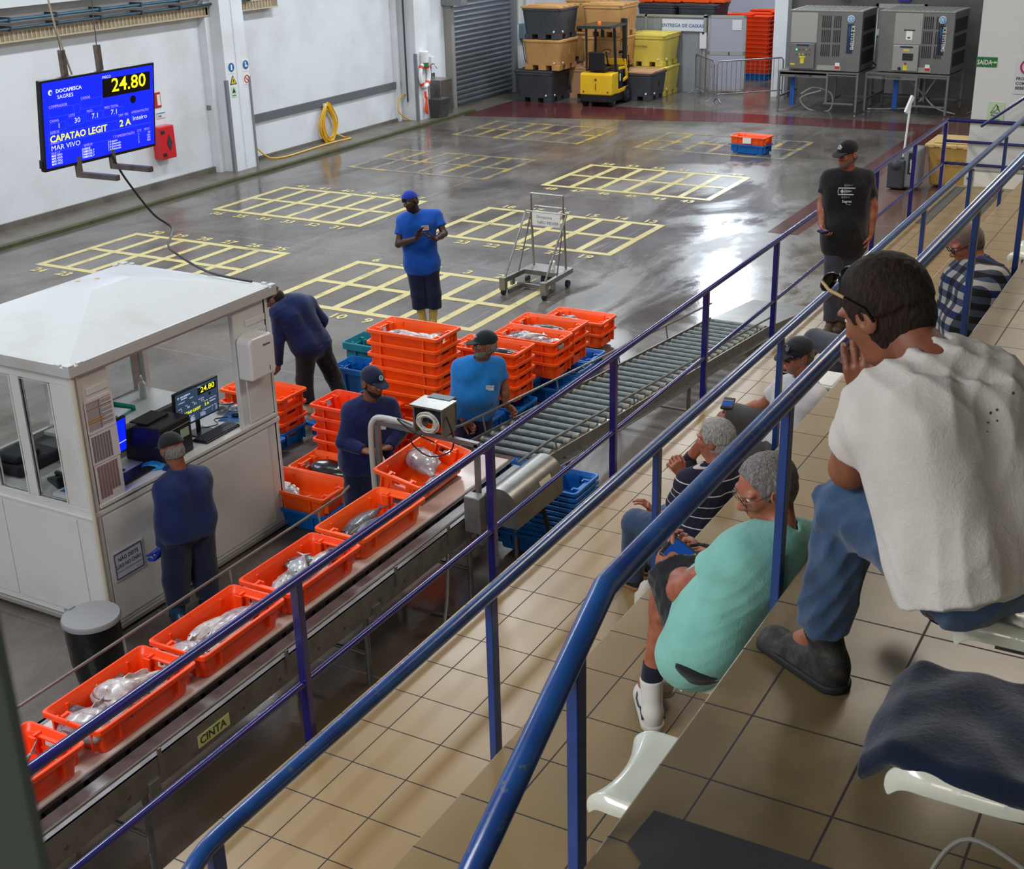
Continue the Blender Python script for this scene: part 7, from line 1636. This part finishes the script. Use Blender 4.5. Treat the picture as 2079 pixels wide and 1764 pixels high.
SK_L = ('skin_light', '#b4785a', '#9c5f45'); SK_M = ('skin_medium', '#8f5a40', '#774632'); SK_D = ('skin_dark', '#4c2d20', '#3c2218'); SK_R = ('skin_ruddy', '#a86a4f', '#8c4a38')
def hairm(n, a, b_):
    m = bpy.data.materials.new(n); t = NT(m); MATS[n] = m
    v = t.scaled(t.coord(), (1, 1, .18)); f = t.noise(150, 4, .7, v, .6)
    t.l.new(t.mix(t.ramp(f, .35, .65), lin(a), lin(b_)), t.b.inputs['Base Color']); t.b.inputs['Roughness'].default_value = .65; t.b.inputs['Specular IOR Level'].default_value = .3
    t.bump(f, 1.0, .006); return m
h_blk = cloth('hair_black_cloth', '#1a1411', '#0f0b09', 220, .8); h_gry = hairm('hair_grey', '#9a9794', '#4f4a46'); h_wht = hairm('hair_white_grey', '#c2c0bc', '#6a6662'); h_dgry = cloth('hair_stubble', '#6f5e55', '#5b4a43', 260, .8); h_brn = hairm('hair_dark_brown', '#33221a', '#0e0906')
c_navy = cloth('navy_sweat', '#14275c', '#0f1d46', 90); c_nav2 = cloth('deep_navy_sweat', '#121c50', '#0d1440', 90); c_rblu = cloth('royal_blue_tee', '#0a52b4', '#0847a0', 90); c_bblu = cloth('bright_blue_tee', '#1578c4', '#0f68b0', 90)
c_ptn = cloth('navy_trouser_cloth', '#141a3c', '#0e122a', 80); c_ptd = cloth('dark_work_trousers', '#23242a', '#17171b', 80, spots='#4a3b34'); c_blk = cloth('black_cotton', '#15121a', '#0f0d13', 90)
c_jean = cloth('blue_jeans', '#3d5878', '#2c4464', 140); c_jeang = cloth('grey_jeans', '#40434f', '#30323c', 140); c_jeand = cloth('dark_blue_jeans', '#344866', '#263854', 140)
c_wht = cloth('white_tee', '#b5b2ad', '#a8a5a0', 110, .9, .1); c_wht2 = cloth('white_tee_clean', '#c9c7c8', '#b9b7b8', 110, .9); c_mint = cloth('mint_green_tee', '#82c0b4', '#75b2a6', 110); c_gshort = cloth('grey_shorts', '#383735', '#2b2a29', 110); c_bshort = cloth('black_denim_shorts', '#1c1e22', '#131518', 110)
c_capk = cloth('black_cap', '#0e0f13', '#0a0a0d', 60); c_capn = cloth('navy_cap', '#12193a', '#0d122c', 60); c_capb = cloth('blue_cap', '#0a2f9c', '#08268a', 60); c_capg = cloth('washed_black_cap', '#23272d', '#1a1d22', 60); c_capt = cloth('dark_teal_cap', '#0e2028', '#0a181f', 60)
m_boot = mat('cream_boot_rubber', '#d8cda4', .35, dirt='#b8a878', dscale=8, damt=.4); m_boota = mat('yellow_boot_rubber', '#c7a85a', .35); m_bsole = mat('dark_blue_sole', '#14204a', .6); m_bootb = mat('teal_boot_rubber', '#123a52', .35); m_shk = mat('dark_shoe', '#1d1c1b', .7, dirt='#4a4640', dscale=30, damt=.7); m_shb = mat('black_canvas_shoe', '#15161a', .8); m_gum = mat('gum_sole', '#8a6238', .6); m_shw = mat('white_shoe', '#c8c6c0', .6); m_brs = mat('brown_shoe', '#4a382c', .7); m_dsole = mat('black_sole', '#111111', .7); m_lace = mat('lace_black', '#0c0c0e', .8); m_sock = cloth('navy_sock', '#141a30', '#0e1222', 90)
m_glv = mat('blue_nitrile_glove', '#1c86bf', .4); m_glw = mat('blue_work_glove', '#0c2f9a', .5); m_gf = mat('black_glasses_frame', '#0d0d0f', .3); m_gm = mat('metal_glasses_frame', '#6d5a44', .3, .6)
PP = {}
PP['P1'] = person('P1', 'man in royal blue T-shirt and backwards blue cap clapping on the open floor', PJ['P1'], dict(ground=0, near=0, skin=SK_D, face=(-.95, .12, -.22), hup=(.0, .30, 1), cap=dict(mat=c_capb, dir=-1, tilt=.25), beard=mat('beard_black', '#120d0b', .9), hairmat=h_blk, hair_top=False,
    shirt=dict(mat=c_rblu, sleeve='short', hem=.12, slack=.03, fold=.005), pants=dict(mat=c_ptn, len=.48, cuff=.085, slack=.028), shoes=dict(mat=m_boota, sole=m_bsole, boot=.75),
    handR=dict(d=(-.1, -.45, .9), pn=(-.2, -1, 0), curl=.15), handL=dict(d=(-.35, .75, .35), pn=(0, .6, 1), curl=.15)))
PP['P2'] = person('P2', 'man in navy sweater and black cap bending over crates beside the kiosk', PJ['P2'], dict(ground=0, near=0, skin=SK_M, face=(-.35, .80, -.75), hup=(-.3, .5, .8), cap=dict(mat=c_capt), hairmat=h_blk, hair_top=False,
    shirt=dict(mat=c_navy, sleeve='long', hem=.08, slack=.03, fold=.007), pants=dict(mat=c_ptd, len=.78, slack=.026), shoes=dict(mat=m_boot, sole=m_bsole, boot=.5)))
PP['P3'] = person('P3', 'man in navy sweater and black cap with blue gloves, standing at the kiosk counter', PJ['P3'], dict(ground=0, near=1, skin=SK_M, face=(.25, .95, -.30), cap=dict(mat=c_capk), hairmat=h_gry, hair_top=False, gloves={'L': m_glw, 'R': m_glv},
    shirt=dict(mat=c_navy, sleeve='long', hem=.10, slack=.036, fold=.009, wl=.16), pants=dict(mat=c_ptn, len=.80, slack=.040), shoes=dict(mat=m_bootb, sole=m_bsole, boot=.62),
    handL=dict(pn=(0, 1, .1), curl=.55, sc=1.1), handR=dict(pn=(0, 0, -1), curl=.25, spread=.16)))
PP['P4'] = person('P4', 'bearded man in dark navy sweater and navy cap holding a slip beside the scale', PJ['P4'], dict(ground=0, near=1, skin=SK_M, face=(-.30, -.92, -.20), cap=dict(mat=c_capn, logo='disc', tilt=.18), beard=mat('beard_dark', '#20150f', .9), hairmat=h_blk, hair_top=False,
    shirt=dict(mat=c_nav2, sleeve='long', hem=.10, slack=.034, fold=.009, wl=.16, neckband=mat('collar_pale_blue', '#7fa8b8', .8)), pants=dict(mat=c_ptn, slack=.03), shoes=dict(mat=m_bootb, sole=m_bsole, boot=.5),
    handR=dict(d=(.2, -.9, .0), pn=(.3, 0, -1), curl=.75), handL=dict(d=(-.2, .85, -.1), pn=(.2, 0, -1), curl=.75)))
PP['P5'] = person('P5', 'grey-bearded man in bright blue T-shirt leaning on the roller conveyor rail', PJ['P5'], dict(ground=0, near=1, skin=SK_M, face=(-.72, .55, .05), cap=dict(mat=c_capt, logo='text'), beard=h_gry, hairmat=h_gry, hair_top=False,
    shirt=dict(mat=c_bblu, sleeve='short', hem=.10, slack=.035, fold=.007, wl=.15), pants=dict(mat=c_ptn, slack=.02), shoes=dict(mat=m_bootb, sole=m_bsole, boot=.5), belly=.02,
    handR=dict(d=(.5, -.6, -.5), pn=(-.2, -.6, -.6), curl=.85), handL=dict(d=(.3, -.7, -.6), pn=(-.2, -.6, -.6), curl=.85)))
PP['P6'] = person('P6', 'man in black fish-print T-shirt and dark cap standing on the walkway', PJ['P6'], dict(ground=1.17, near=1, skin=SK_R, face=(-.86, .38, -.16), cap=dict(mat=cloth('dark_plum_cap', '#15101d', '#0e0b14', 60), logo='mark'), glasses=dict(mat=m_gm, thin=True), beard=cloth('stubble_grey', '#6b5a52', '#57463f', 260), hairmat=h_gry, hair_top=False,
    shirt=dict(mat=c_blk, sleeve='short', hem=.14, slack=.03, fold=.005), pants=dict(mat=c_jeang, slack=.02), shoes=dict(mat=m_brs, sole=m_dsole, laces=m_lace), belly=.02,
    handR=dict(pn=(-.3, -.9, .2), curl=.7), handL=dict(pn=(-.3, .5, -.4), curl=.6)))
PP['P7'] = person('P7', 'man in white T-shirt and washed black cap, reclining on a walkway seat', PJ['P7'], dict(ground=1.17, near=1, skin=SK_R, face=(-.72, .62, -.18), cap=dict(mat=c_capg, tilt=.2), glasses=dict(mat=m_gf), beard=cloth('stubble_tan', '#8a6552', '#735040', 260), hairmat=h_gry, hair_top=False,
    shirt=dict(mat=c_wht2, sleeve='short', hem=.12, slack=.025), pants=dict(mat=c_gshort, short=.86, slack=.03), shoes=dict(mat=m_shb, sole=m_dsole, sock=m_sock), flatR=False,
    handR=dict(pn=(-.1, .1, -1), curl=.4), handL=dict(pn=(0, 0, -1), curl=.3)))
PP['P8'] = person('P8', 'seated person in grey jeans with crossed leg and black sneaker, behind the white-shirted cap wearer', PJ['P8'], dict(ground=1.17, near=0, skin=SK_R, face=(0, 1, -.1), hairmat=h_brn, shirt=dict(mat=cloth('dark_shirt', '#1c1d24', '#14151a', 90), sleeve='short', slack=.02), pants=dict(mat=c_jeang, slack=.03), flatL=False,
    shoes=dict(mat=m_shb, sole=m_gum, stripe=True, laces=m_lace)))
def stripes_mat():
    m = bpy.data.materials.new('navy_white_stripes'); t = NT(m); a = t.new('ShaderNodeAttribute'); a.attribute_name = 'tl'
    X, Y, Z = t.xyz(a.outputs['Vector']); fz = t.math('FRACT', t.math('DIVIDE', t.math('ADD', Z, .002), .066)); s = t.math('LESS_THAN', fz, .09)
    t.l.new(t.mix(s, lin('#12122c'), lin('#c9c6c4')), t.b.inputs['Base Color']); t.b.inputs['Roughness'].default_value = .9; t.bump(t.noise(90, 4), .3, .004); return m
def plaid_mat():
    m = bpy.data.materials.new('blue_black_plaid'); t = NT(m); a = t.new('ShaderNodeAttribute'); a.attribute_name = 'tl'
    X, Y, Z = t.xyz(a.outputs['Vector']); p = .085
    U = t.math('ADD', X, t.math('MULTIPLY', Y, .8))
    fx = t.math('FRACT', t.math('DIVIDE', U, p)); fz = t.math('FRACT', t.math('DIVIDE', Z, p))
    bx = t.math('LESS_THAN', fx, .5); bz = t.math('LESS_THAN', fz, .5)
    alt = t.math('LESS_THAN', t.math('FRACT', t.math('DIVIDE', Z, p * 2)), .5)
    c = t.mix(bx, lin('#a3a09c'), lin('#39414f')); d = t.mix(bx, t.mix(alt, lin('#12255e'), lin('#3b4a66')), lin('#0c0d12'))
    t.l.new(t.mix(bz, c, d), t.b.inputs['Base Color']); t.b.inputs['Roughness'].default_value = .9; t.bump(t.noise(90, 4), .3, .004); return m
PP['P9'] = person('P9', 'grey-haired man in navy shirt with thin white stripes, fist to his chin', PJ['P9'], dict(ground=1.17, near=2, skin=SK_R, face=(-.05, .95, -.12), hairmat=h_wht, hair_e=.011, nape=-.085,
    shirt=dict(mat=stripes_mat(), sleeve='short', hem=.12, slack=.03, fold=.009), pants=dict(mat=c_jeand, slack=.022, len=.9), shoes=dict(mat=m_shb, sole=m_gum, laces=m_lace), belly=.03,
    handL=dict(d=(-.2, .35, .8), pn=(.4, .6, .2), curl=1.15), handR=dict(pn=(0, 0, -1), curl=.5)))
PP['P10'] = person('P10', 'grey-haired man in mint green T-shirt and glasses looking at a handset', PJ['P10'], dict(ground=2.15, near=2, skin=SK_R, face=(-.62, .66, -.38), hairmat=h_gry, hair_e=.008, nape=-.085, glasses=dict(mat=m_gm, thin=True), browmat=h_gry,
    shirt=dict(mat=c_mint, sleeve='short', hem=.15, slack=.028, fold=.011, sl=.5), pants=dict(mat=c_bshort, short=.9, slack=.018), shoes=dict(stripe=True, smat=mat('shoe_navy', '#1a2238', .6), mat=m_shw, sole=mat('white_sole', '#b5b2a8', .6), sock=m_sock, laces=m_lace), belly=.01, bulk=.98, armr=1.15,
    handR=dict(d=(-.55, .45, .35), pn=(-.2, .3, -.9), curl=.5), handL=dict(d=(.5, .6, .3), pn=(.2, -.5, .8), curl=.8)))
PP['P11'] = person('P11', 'dark-haired man in speckled white T-shirt and jeans, chin in hand, on the upper tier', PJ['P11'], dict(ground=3.06, near=2, skin=SK_M, face=(.26, .84, -.52), hairmat=h_brn, hair_e=.014, nape=-.08, hs=1.10, bulk=1.10, armr=1.25,
    shirt=dict(mat=cloth('speckled_white_tee', '#d2cec8', '#c6c2bb', 120, .92, .1), sleeve='short', hem=.03, slack=.03, fold=.016, wl=.14, sl=.55), pants=dict(mat=c_jean, slack=.024, len=.9, cuff=.055, fold=.012), shoes=dict(mat=m_shk, sole=m_dsole, sz=1.18, laces=mat('lace_grey', '#6b6860', .8), sock=mat('sock_grey', '#8f8f90', .9)), belly=.0,
    handL=dict(d=(-.12, .12, 1), pn=(.95, .3, .1), curl=.45, spread=.08, sc=1.1), handR=dict(pn=(0, .3, -1), curl=.4)))
PP['P12'] = person('P12', 'shaven-headed man in blue plaid shirt and dark glasses on the middle tier', PJ['P12'], dict(ground=2.15, near=1, skin=SK_R, face=(-.50, .74, -.48), hairmat=h_dgry, hair_e=.003, glasses=dict(mat=m_gf),
    shirt=dict(mat=plaid_mat(), sleeve='long', hem=.12, slack=.04, fold=.008, neckband=cloth('plaid_collar', '#1d3350', '#15263c', 90)), pants=dict(mat=c_jeand, slack=.02), shoes=dict(mat=m_shb, sole=m_dsole),
    handL=dict(pn=(0, .2, -1), curl=.5), handR=dict(pn=(0, .2, -1), curl=.5)))

# printed and sewn-on marks
m_badge = mat('badge_white', '#cfd2d6', .6); m_bo = mat('badge_orange', '#e08a5a', .6); m_gp = mat('print_grey', '#6f7884', .8)
def badge(b):
    b.box(-.038, .038, -.024, .024, 0, .001, 0); b.text('DOCAPESCA', (-.034, .006, .0015), (1, 0, 0), (0, 1, 0), .012, 1, bold=.03); b.text('Sagres', (-.014, -.012, .0015), (1, 0, 0), (0, 1, 0), .010, 1)
def badge1(b):
    b.box(-.045, .045, -.03, .03, 0, .001, 0); b.text('DOCAPESCA', (-.038, .012, .0015), (1, 0, 0), (0, 1, 0), .013, 1, bold=.03); b.box(-.01, .035, -.024, .004, .001, .0015, 2)
def chest(p, s, u, f=.4):
    o = p['nk'] - p['up'] * u + p['lat'] * s + p['fwd'] * f; return o, -p['fwd']
for k, s, u, dr in (('P1', .09, .16, badge1), ('P4', .075, .17, badge), ('P5', .09, .18, badge)):
    o, d = chest(PP[k], s, u); decal(PP[k], o, d, 1, 'name_badge', [m_badge, m_ink, m_bo], dr)
def bones(b, c, s, m, L=.10):
    x, y = c
    b.bar((x - L * .5, y, .001), (x + L * .35, y, .001), .004 * s, .001, m)
    for i in range(6): xx = x - L * .22 + i * L * .09; h_ = (.018 - .002 * i) * s; b.bar((xx, y - h_, .001), (xx + .006, y + h_, .001), .0035, .001, m)
    b.add([(x - L * .5, y, .0015), (x - L * .34, y + .02 * s, .0015), (x - L * .24, y, .0015), (x - L * .34, y - .02 * s, .0015)], [(0, 3, 2, 1)], m)
    b.add([(x + L * .33, y, .0015), (x + L * .5, y + .02 * s, .0015), (x + L * .42, y, .0015), (x + L * .5, y - .02 * s, .0015)], [(0, 3, 2, 1)], m)
def fishprint(b):
    b.tube([(-.075, -.03, .001), (.075, -.03, .001), (.08, 0, .001), (.075, .03, .001), (-.075, .03, .001), (-.08, 0, .001)], .003, 4, 0, closed=True)
    bones(b, (0, 0), 1.1, 0, .12); bones(b, (.01, .055), .8, 1, .08); bones(b, (-.01, -.055), .8, 1, .08)
    b.text('Sagres', (-.04, -.105, .0015), (1, 0, 0), (0, 1, 0), .034, 0, bold=.02); b.text('Portugal', (.0, -.125, .0015), (1, 0, 0), (0, 1, 0), .012, 0)
o, d = chest(PP['P6'], .0, .16); decal(PP['P6'], o, d, 1, 'shirt_print', [m_badge, m_gp], fishprint)
def spotsd(b):
    for x, y, r in ((.0, 0, .004), (.018, .003, .0035), (-.012, -.02, .003), (.07, .03, .004), (-.05, .0, .002), (-.09, .01, .0025), (.012, -.022, .003), (-.02, -.04, .002)): b.add([(x + r * math.cos(a), y + r * math.sin(a), .001) for a in np.linspace(0, 2 * PI, 9)[:-1]], [tuple(range(8))])
p = PP['P11']; decal(p, p['nk'] - p['up'] * .16 - p['fwd'] * .5 - p['lat'] * .02, p['fwd'], 1, 'shirt_specks', [mat('speck', '#4a4644', .9)], spotsd)
# sunglasses: on P11's hair and P7's cap; watches and bands
def worn_sunglasses(p, f0, u0, pitch, lab, mt, wh):
    hp, fc, hu, hs = p['hp'], p['face'], p['hu'], p['hs']
    def q(f, s, u):
        c, s2 = math.cos(pitch), math.sin(pitch); return tuple(hp(f0 + f * c - u * s2, s, u0 + f * s2 + u * c))
    b = MB()
    for s in (1, -1):
        b.tube([q(0, s * .036 + .028 * math.cos(a), .02 * math.sin(a)) for a in np.linspace(0, 2 * PI, 17)[:-1]], .004, 6, closed=True)
        b.tube([q(-.0, s * .064, .006), q(-.04, s * .096, .006), q(-.085, s * .102, .004)], .0042, 6, 1); b.tube([q(-.085, s * .102, .004), q(-.14, s * .098, -.006), q(-.165, s * .092, -.03)], .0042, 6)
    b.tube([q(.002, .01, .004), q(.006, 0, .006), q(.002, -.01, .004)], .003, 6)
    o = b.build('sunglasses', mt, p['root'], smooth=True, angle=60)
    b = MB()
    for s in (1, -1): b.add([q(.001, s * .036 + .027 * math.cos(a), .019 * math.sin(a)) for a in np.linspace(0, 2 * PI, 17)[:-1]], [tuple(range(16))])
    b.build('lens', mat('dark_lens', '#0a0a0c', .05, coat=1), o)
    o.parent = None; o.location = tuple(p['base']); tag(o, lab, 'sunglasses'); return o
worn_sunglasses(PP['P11'], .085, .115, math.radians(38), 'dark sunglasses with cream temples pushed up on the dark hair', [m_gf, mat('cream_temple', '#b79a68', .35)], 0)
worn_sunglasses(PP['P7'], .095, .095, math.radians(25), 'dark sunglasses resting on the washed black cap', [m_gf, m_gf], 0)
for k, s, m, nm in (('P3', 'R', None, None), ('P5', 'R', m_black, 'wrist_band'), ('P5', 'L', m_steel, 'bracelet'), ('P7', 'L', m_black, 'watch'), ('P9', 'R', m_black, 'watch')):
    if m is None: continue
    p = PP[k]; w = p['g']('wr' + s); d = nrm(p['g']('wr' + s) - p['g']('el' + s)); w = w - d * .012
    ux = nrm(np.cross(d, V3([0.1, .2, 1]))); uy = np.cross(d, ux)
    b = MB(); b.tube([tuple(w + ux * .031 * math.cos(a) + uy * .031 * math.sin(a)) for a in np.linspace(0, 2 * PI, 21)[:-1]], .006 if nm != 'bracelet' else .003, 6, closed=True)
    if nm == 'watch': b.lathe(tuple(w + ux * .032), [(.018, -.004), (.018, .004)], 12)
    b.build(nm, m, p['body'], smooth=True)
# things held in hands
def handset(loc, rot, sc, lab, kind='device'):
    r = thing('handset' if kind == 'device' else 'phone', lab, 'handset' if kind == 'device' else 'phone', tuple(loc)); r.rotation_euler = rot; r.scale = (sc, sc, sc)
    b = MB(); b.box(-.042, .042, -.075, .075, -.012, .012); b.build('case', m_black, r, bevel=.006)
    b = MB(); b.box(-.034, .034, -.02, .06, .012, .0135, 0); b.box(-.034, .034, -.028, -.02, .012, .0138, 1); b.build('screen', [mat('device_blue', '#123f86', .2, emit=.25), mat('device_trim', '#8f8a6e', .4)], r)
    return r
def world_(k, j): return PP[k]['g'](j) + PP[k]['base']
HX = V3([4.03, 1.585, 2.90])
hs_ = handset((HX), (0, 0, 0), 1.1, 'black bidding handset with blue screen held by the man in mint green')
zz_ = nrm([-.62, -.25, .74]); yy_ = nrm(V3([-.02, .72, .5])); yy_ = nrm(yy_ - zz_ * (yy_ @ zz_)); xx_ = np.cross(yy_, zz_)
hs_.matrix_world = Matrix([[xx_[i] * 1.1, yy_[i] * 1.1, zz_[i] * 1.1, HX[i]] for i in range(3)] + [[0, 0, 0, 1]])
hw = world_('P7', 'haR'); handset(hw + V3([-.02, .03, .02]), (math.radians(-8), 0, math.radians(100)), 1.0, 'black handset with lit screen on the bare knee of the reclining man')
hw = world_('P6', 'haR'); handset(hw + V3([-.05, -.01, .015]), (0, math.radians(-10), math.radians(60)), .85, 'dark phone held low by the man in the fish-print shirt', 'phone')
hw = world_('P4', 'haR'); o = MB().box(-.04, .04, -.05, .05, -.001, .001).build('paper_slip', m_white); o.location = tuple(hw + V3([.02, -.03, -.05])); o.rotation_euler = (math.radians(60), .2, .4); tag(o, 'white paper slip held by the bearded man', 'paper')

# ================= SEATS =================
def seat_mesh():
    nu, nv = 18, 16; b = MB(); Wd = .43; Dp = .42; vt = []; 
    def P(u, v, off):
        x = (u - .5) * Wd; cx = abs(u - .5) * 2
        y = v * Dp; fr = max(0, v - .75) / .25
        y -= (1 - cx ** 2) * .055 * fr * 1.0                                   # front edge dips inwards in the middle
        z = .018 * (cx ** 2.5) - .022 * math.exp(-((v - .45) / .3) ** 2) * (1 - cx ** 2)
        z += .16 * max(0, (.22 - v) / .22) ** 1.6                              # low back lip rising to the riser
        ed = max(0, cx - .86) / .14; z -= .03 * ed ** 2 + .045 * fr ** 2.5
        k = max(0, cx - .8) / .2 * fr; x *= 1 - .10 * k; y -= .03 * k * k
        wa = .06 * math.exp(-((v - .18) / .12) ** 2); x *= 1 - wa
        return (x, y, z + off)
    T_ = [P(i / nu, j / nv, 0) for j in range(nv + 1) for i in range(nu + 1)]; B_ = [P(i / nu, j / nv, -.035) for j in range(nv + 1) for i in range(nu + 1)]
    n = len(T_); fs = []
    for j in range(nv):
        for i in range(nu):
            a = j * (nu + 1) + i; fs.append((a, a + 1, a + nu + 2, a + nu + 1)); fs.append((n + a, n + a + nu + 1, n + a + nu + 2, n + a + 1))
    rim = [i for i in range(nu + 1)] + [(j + 1) * (nu + 1) + nu for j in range(nv)] + [nv * (nu + 1) + i for i in range(nu - 1, -1, -1)] + [j * (nu + 1) for j in range(nv - 1, 0, -1)]
    for i in range(len(rim)): a, c = rim[i], rim[(i + 1) % len(rim)]; fs.append((c, a, n + a, n + c))
    b.add(T_ + B_, fs); return b
m_seat = mat('cream_white_seat', '#c9cdbf', .22, coat=.5, dirt='#b5b8a8', dscale=3, damt=.3)
seat0 = None
def seat(x, yr, z, label, group=None):
    global seat0
    r = thing('seat', label, 'seat', (x, yr, z), 0, group)
    if seat0 is None:
        seat0 = seat_mesh().build('shell', m_seat, r, smooth=True, angle=70)
        m_ = seat0.modifiers.new('bevel', 'BEVEL'); m_.width = .012; m_.segments = 3; m_.limit_method = 'ANGLE'; m_.angle_limit = math.radians(50)
        s2 = seat0.modifiers.new('sub', 'SUBSURF'); s2.levels = 1; s2.render_levels = 2
        br = MB(); br.box(-.15, .15, 0, .30, -.09, -.05); br.box(-.15, .15, 0, .02, -.2, -.05); seat.br = br.build('bracket', m_dsteel, r)
    else:
        for s_ in (seat0, seat.br): c = s_.copy(); COL.objects.link(c); c.parent = r
    return r
gW, g1, g2 = 'walkway seats in the lowest row', 'seats on the first tier', 'seats on the second tier'
SW = ((3.45, 'cream seat in the walkway row nearest the bottom edge of the picture'), (4.16, 'cream seat in the walkway row, under the post of the middle blue handrail'), (4.92, 'cream seat in the walkway row, just past the middle handrail post'),
      (5.9, 'cream seat with a rag on its edge beside the striped-shirt man'), (6.55, 'cream seat under the striped-shirt man'), (8.2, 'cream seat under the reclining man in the cap'), (10.2, 'cream seat under the person with crossed legs'),
      (8.95, 'cream seat between the reclining man and the crossed legs'), (12.93, 'glossy cream seat in the walkway row beyond the plaid shirt'), (14.4, 'cream seat by itself in the walkway row beyond the black T-shirt'), (16.0, 'farthest cream seat of the walkway row, near the dark strip'))
for x, l in SW: seat(x, Y1, ZP + .42, l, gW)
for x, l in ((2.45, 'cream seat on the first tier below the bent blue handrail'), (3.22, 'cream seat on the first tier, empty, in front of the black strip'), (3.98, 'cream seat under the man in mint green'), (8.1, 'cream seat under the man in plaid'), (10.45, 'cream seat on the first tier behind the man in plaid'), (11.25, 'cream seat on the first tier, next beyond the seat behind the plaid shirt'), (9.1, 'cream seat on the first tier close to the plaid back')):
    seat(x, Y2, Z1 + .42, l, g1)
for x, l in ((2.55, 'cream seat holding the folded dark blue jacket'), (3.22, 'cream seat under the man in the speckled white T-shirt')): seat(x, .06, Z2 + .42, l, g2)
# jacket on the seat
nx, ny = 26, 22; R = random.Random(2); vt = []; fs = []
for j in range(ny + 1):
    for i in range(nx + 1):
        u, v = i / nx, j / ny; x = -.215 + .44 * u; y = .02 + .46 * v
        cx = abs(u - .5) * 2
        z = .036 + .005 * math.sin(x * 31 + 2.2 * math.sin(y * 17)) + .004 * math.sin(y * 43 + x * 11) - .07 * max(0, v - .86) / .14 - .05 * max(0, cx - .9) / .1
        x2 = x * (1 - .12 * max(0, v - .55)) - .05 * (v - .5) * (u - .5) ; vt.append((x2, y - .04 * max(0, .3 - u), z))
for j in range(ny):
    for i in range(nx): a = j * (nx + 1) + i; fs.append((a, a + 1, a + nx + 2, a + nx + 1))
b = MB(); b.add(vt, fs); m_jk = cloth('dark_blue_fleece', '#071a30', '#051222', 70, .95, .3)
o = b.build('folded_jacket', m_jk, smooth=True, angle=180); o.location = (2.55, .06, Z2 + .42); s_ = o.modifiers.new('solid', 'SOLIDIFY'); s_.thickness = .05; s_.offset = -1; q_ = o.modifiers.new('sub', 'SUBSURF'); q_.levels = 1; q_.render_levels = 2
tag(o, 'folded dark blue fleece jacket lying on a cream seat', 'jacket')
b = MB(); b.tube(smooth_path([(2.30, .05, 3.3), (2.42, .28, 3.3), (2.36, .36, 3.16), (2.2, .34, 3.09), (2.0, .2, 3.075)], 8), .006, 8); tag(b.build('cable', mat('grey_cable', '#6b6860', .5), smooth=True), 'thin pale cable hanging below the jacket seat', 'cable')
# white tub beside the reclining man, rag on the seat edge
b = MB(); b.hexa([(8.85, 2.40, 1.59), (9.05, 2.40, 1.59), (9.05, 2.58, 1.59), (8.85, 2.58, 1.59)], [(8.80, 2.36, 1.84), (9.10, 2.36, 1.84), (9.10, 2.62, 1.84), (8.80, 2.62, 1.84)]); b.box(8.79, 9.11, 2.35, 2.63, 1.80, 1.83)
tag(b.build('plastic_tub', m_white, bevel=.01), 'white plastic tub standing on the seat beside the reclining man', 'tub')
b = MB(); b.tube(smooth_path([(5.34, 2.52, 1.60), (5.48, 2.545, 1.625), (5.6, 2.53, 1.62), (5.74, 2.55, 1.60)], 5), [.022] + [.03 + .006 * (i % 3) for i in range(14)] + [.02], 9)
o = b.build('rag', cloth('dirty_white_rag', '#b8b5aa', '#8f8b80', 60), smooth=True, angle=180); o.location = (.35, -.03, -.0); tag(o, 'dirty white rag rolled on the front edge of a cream seat', 'rag')
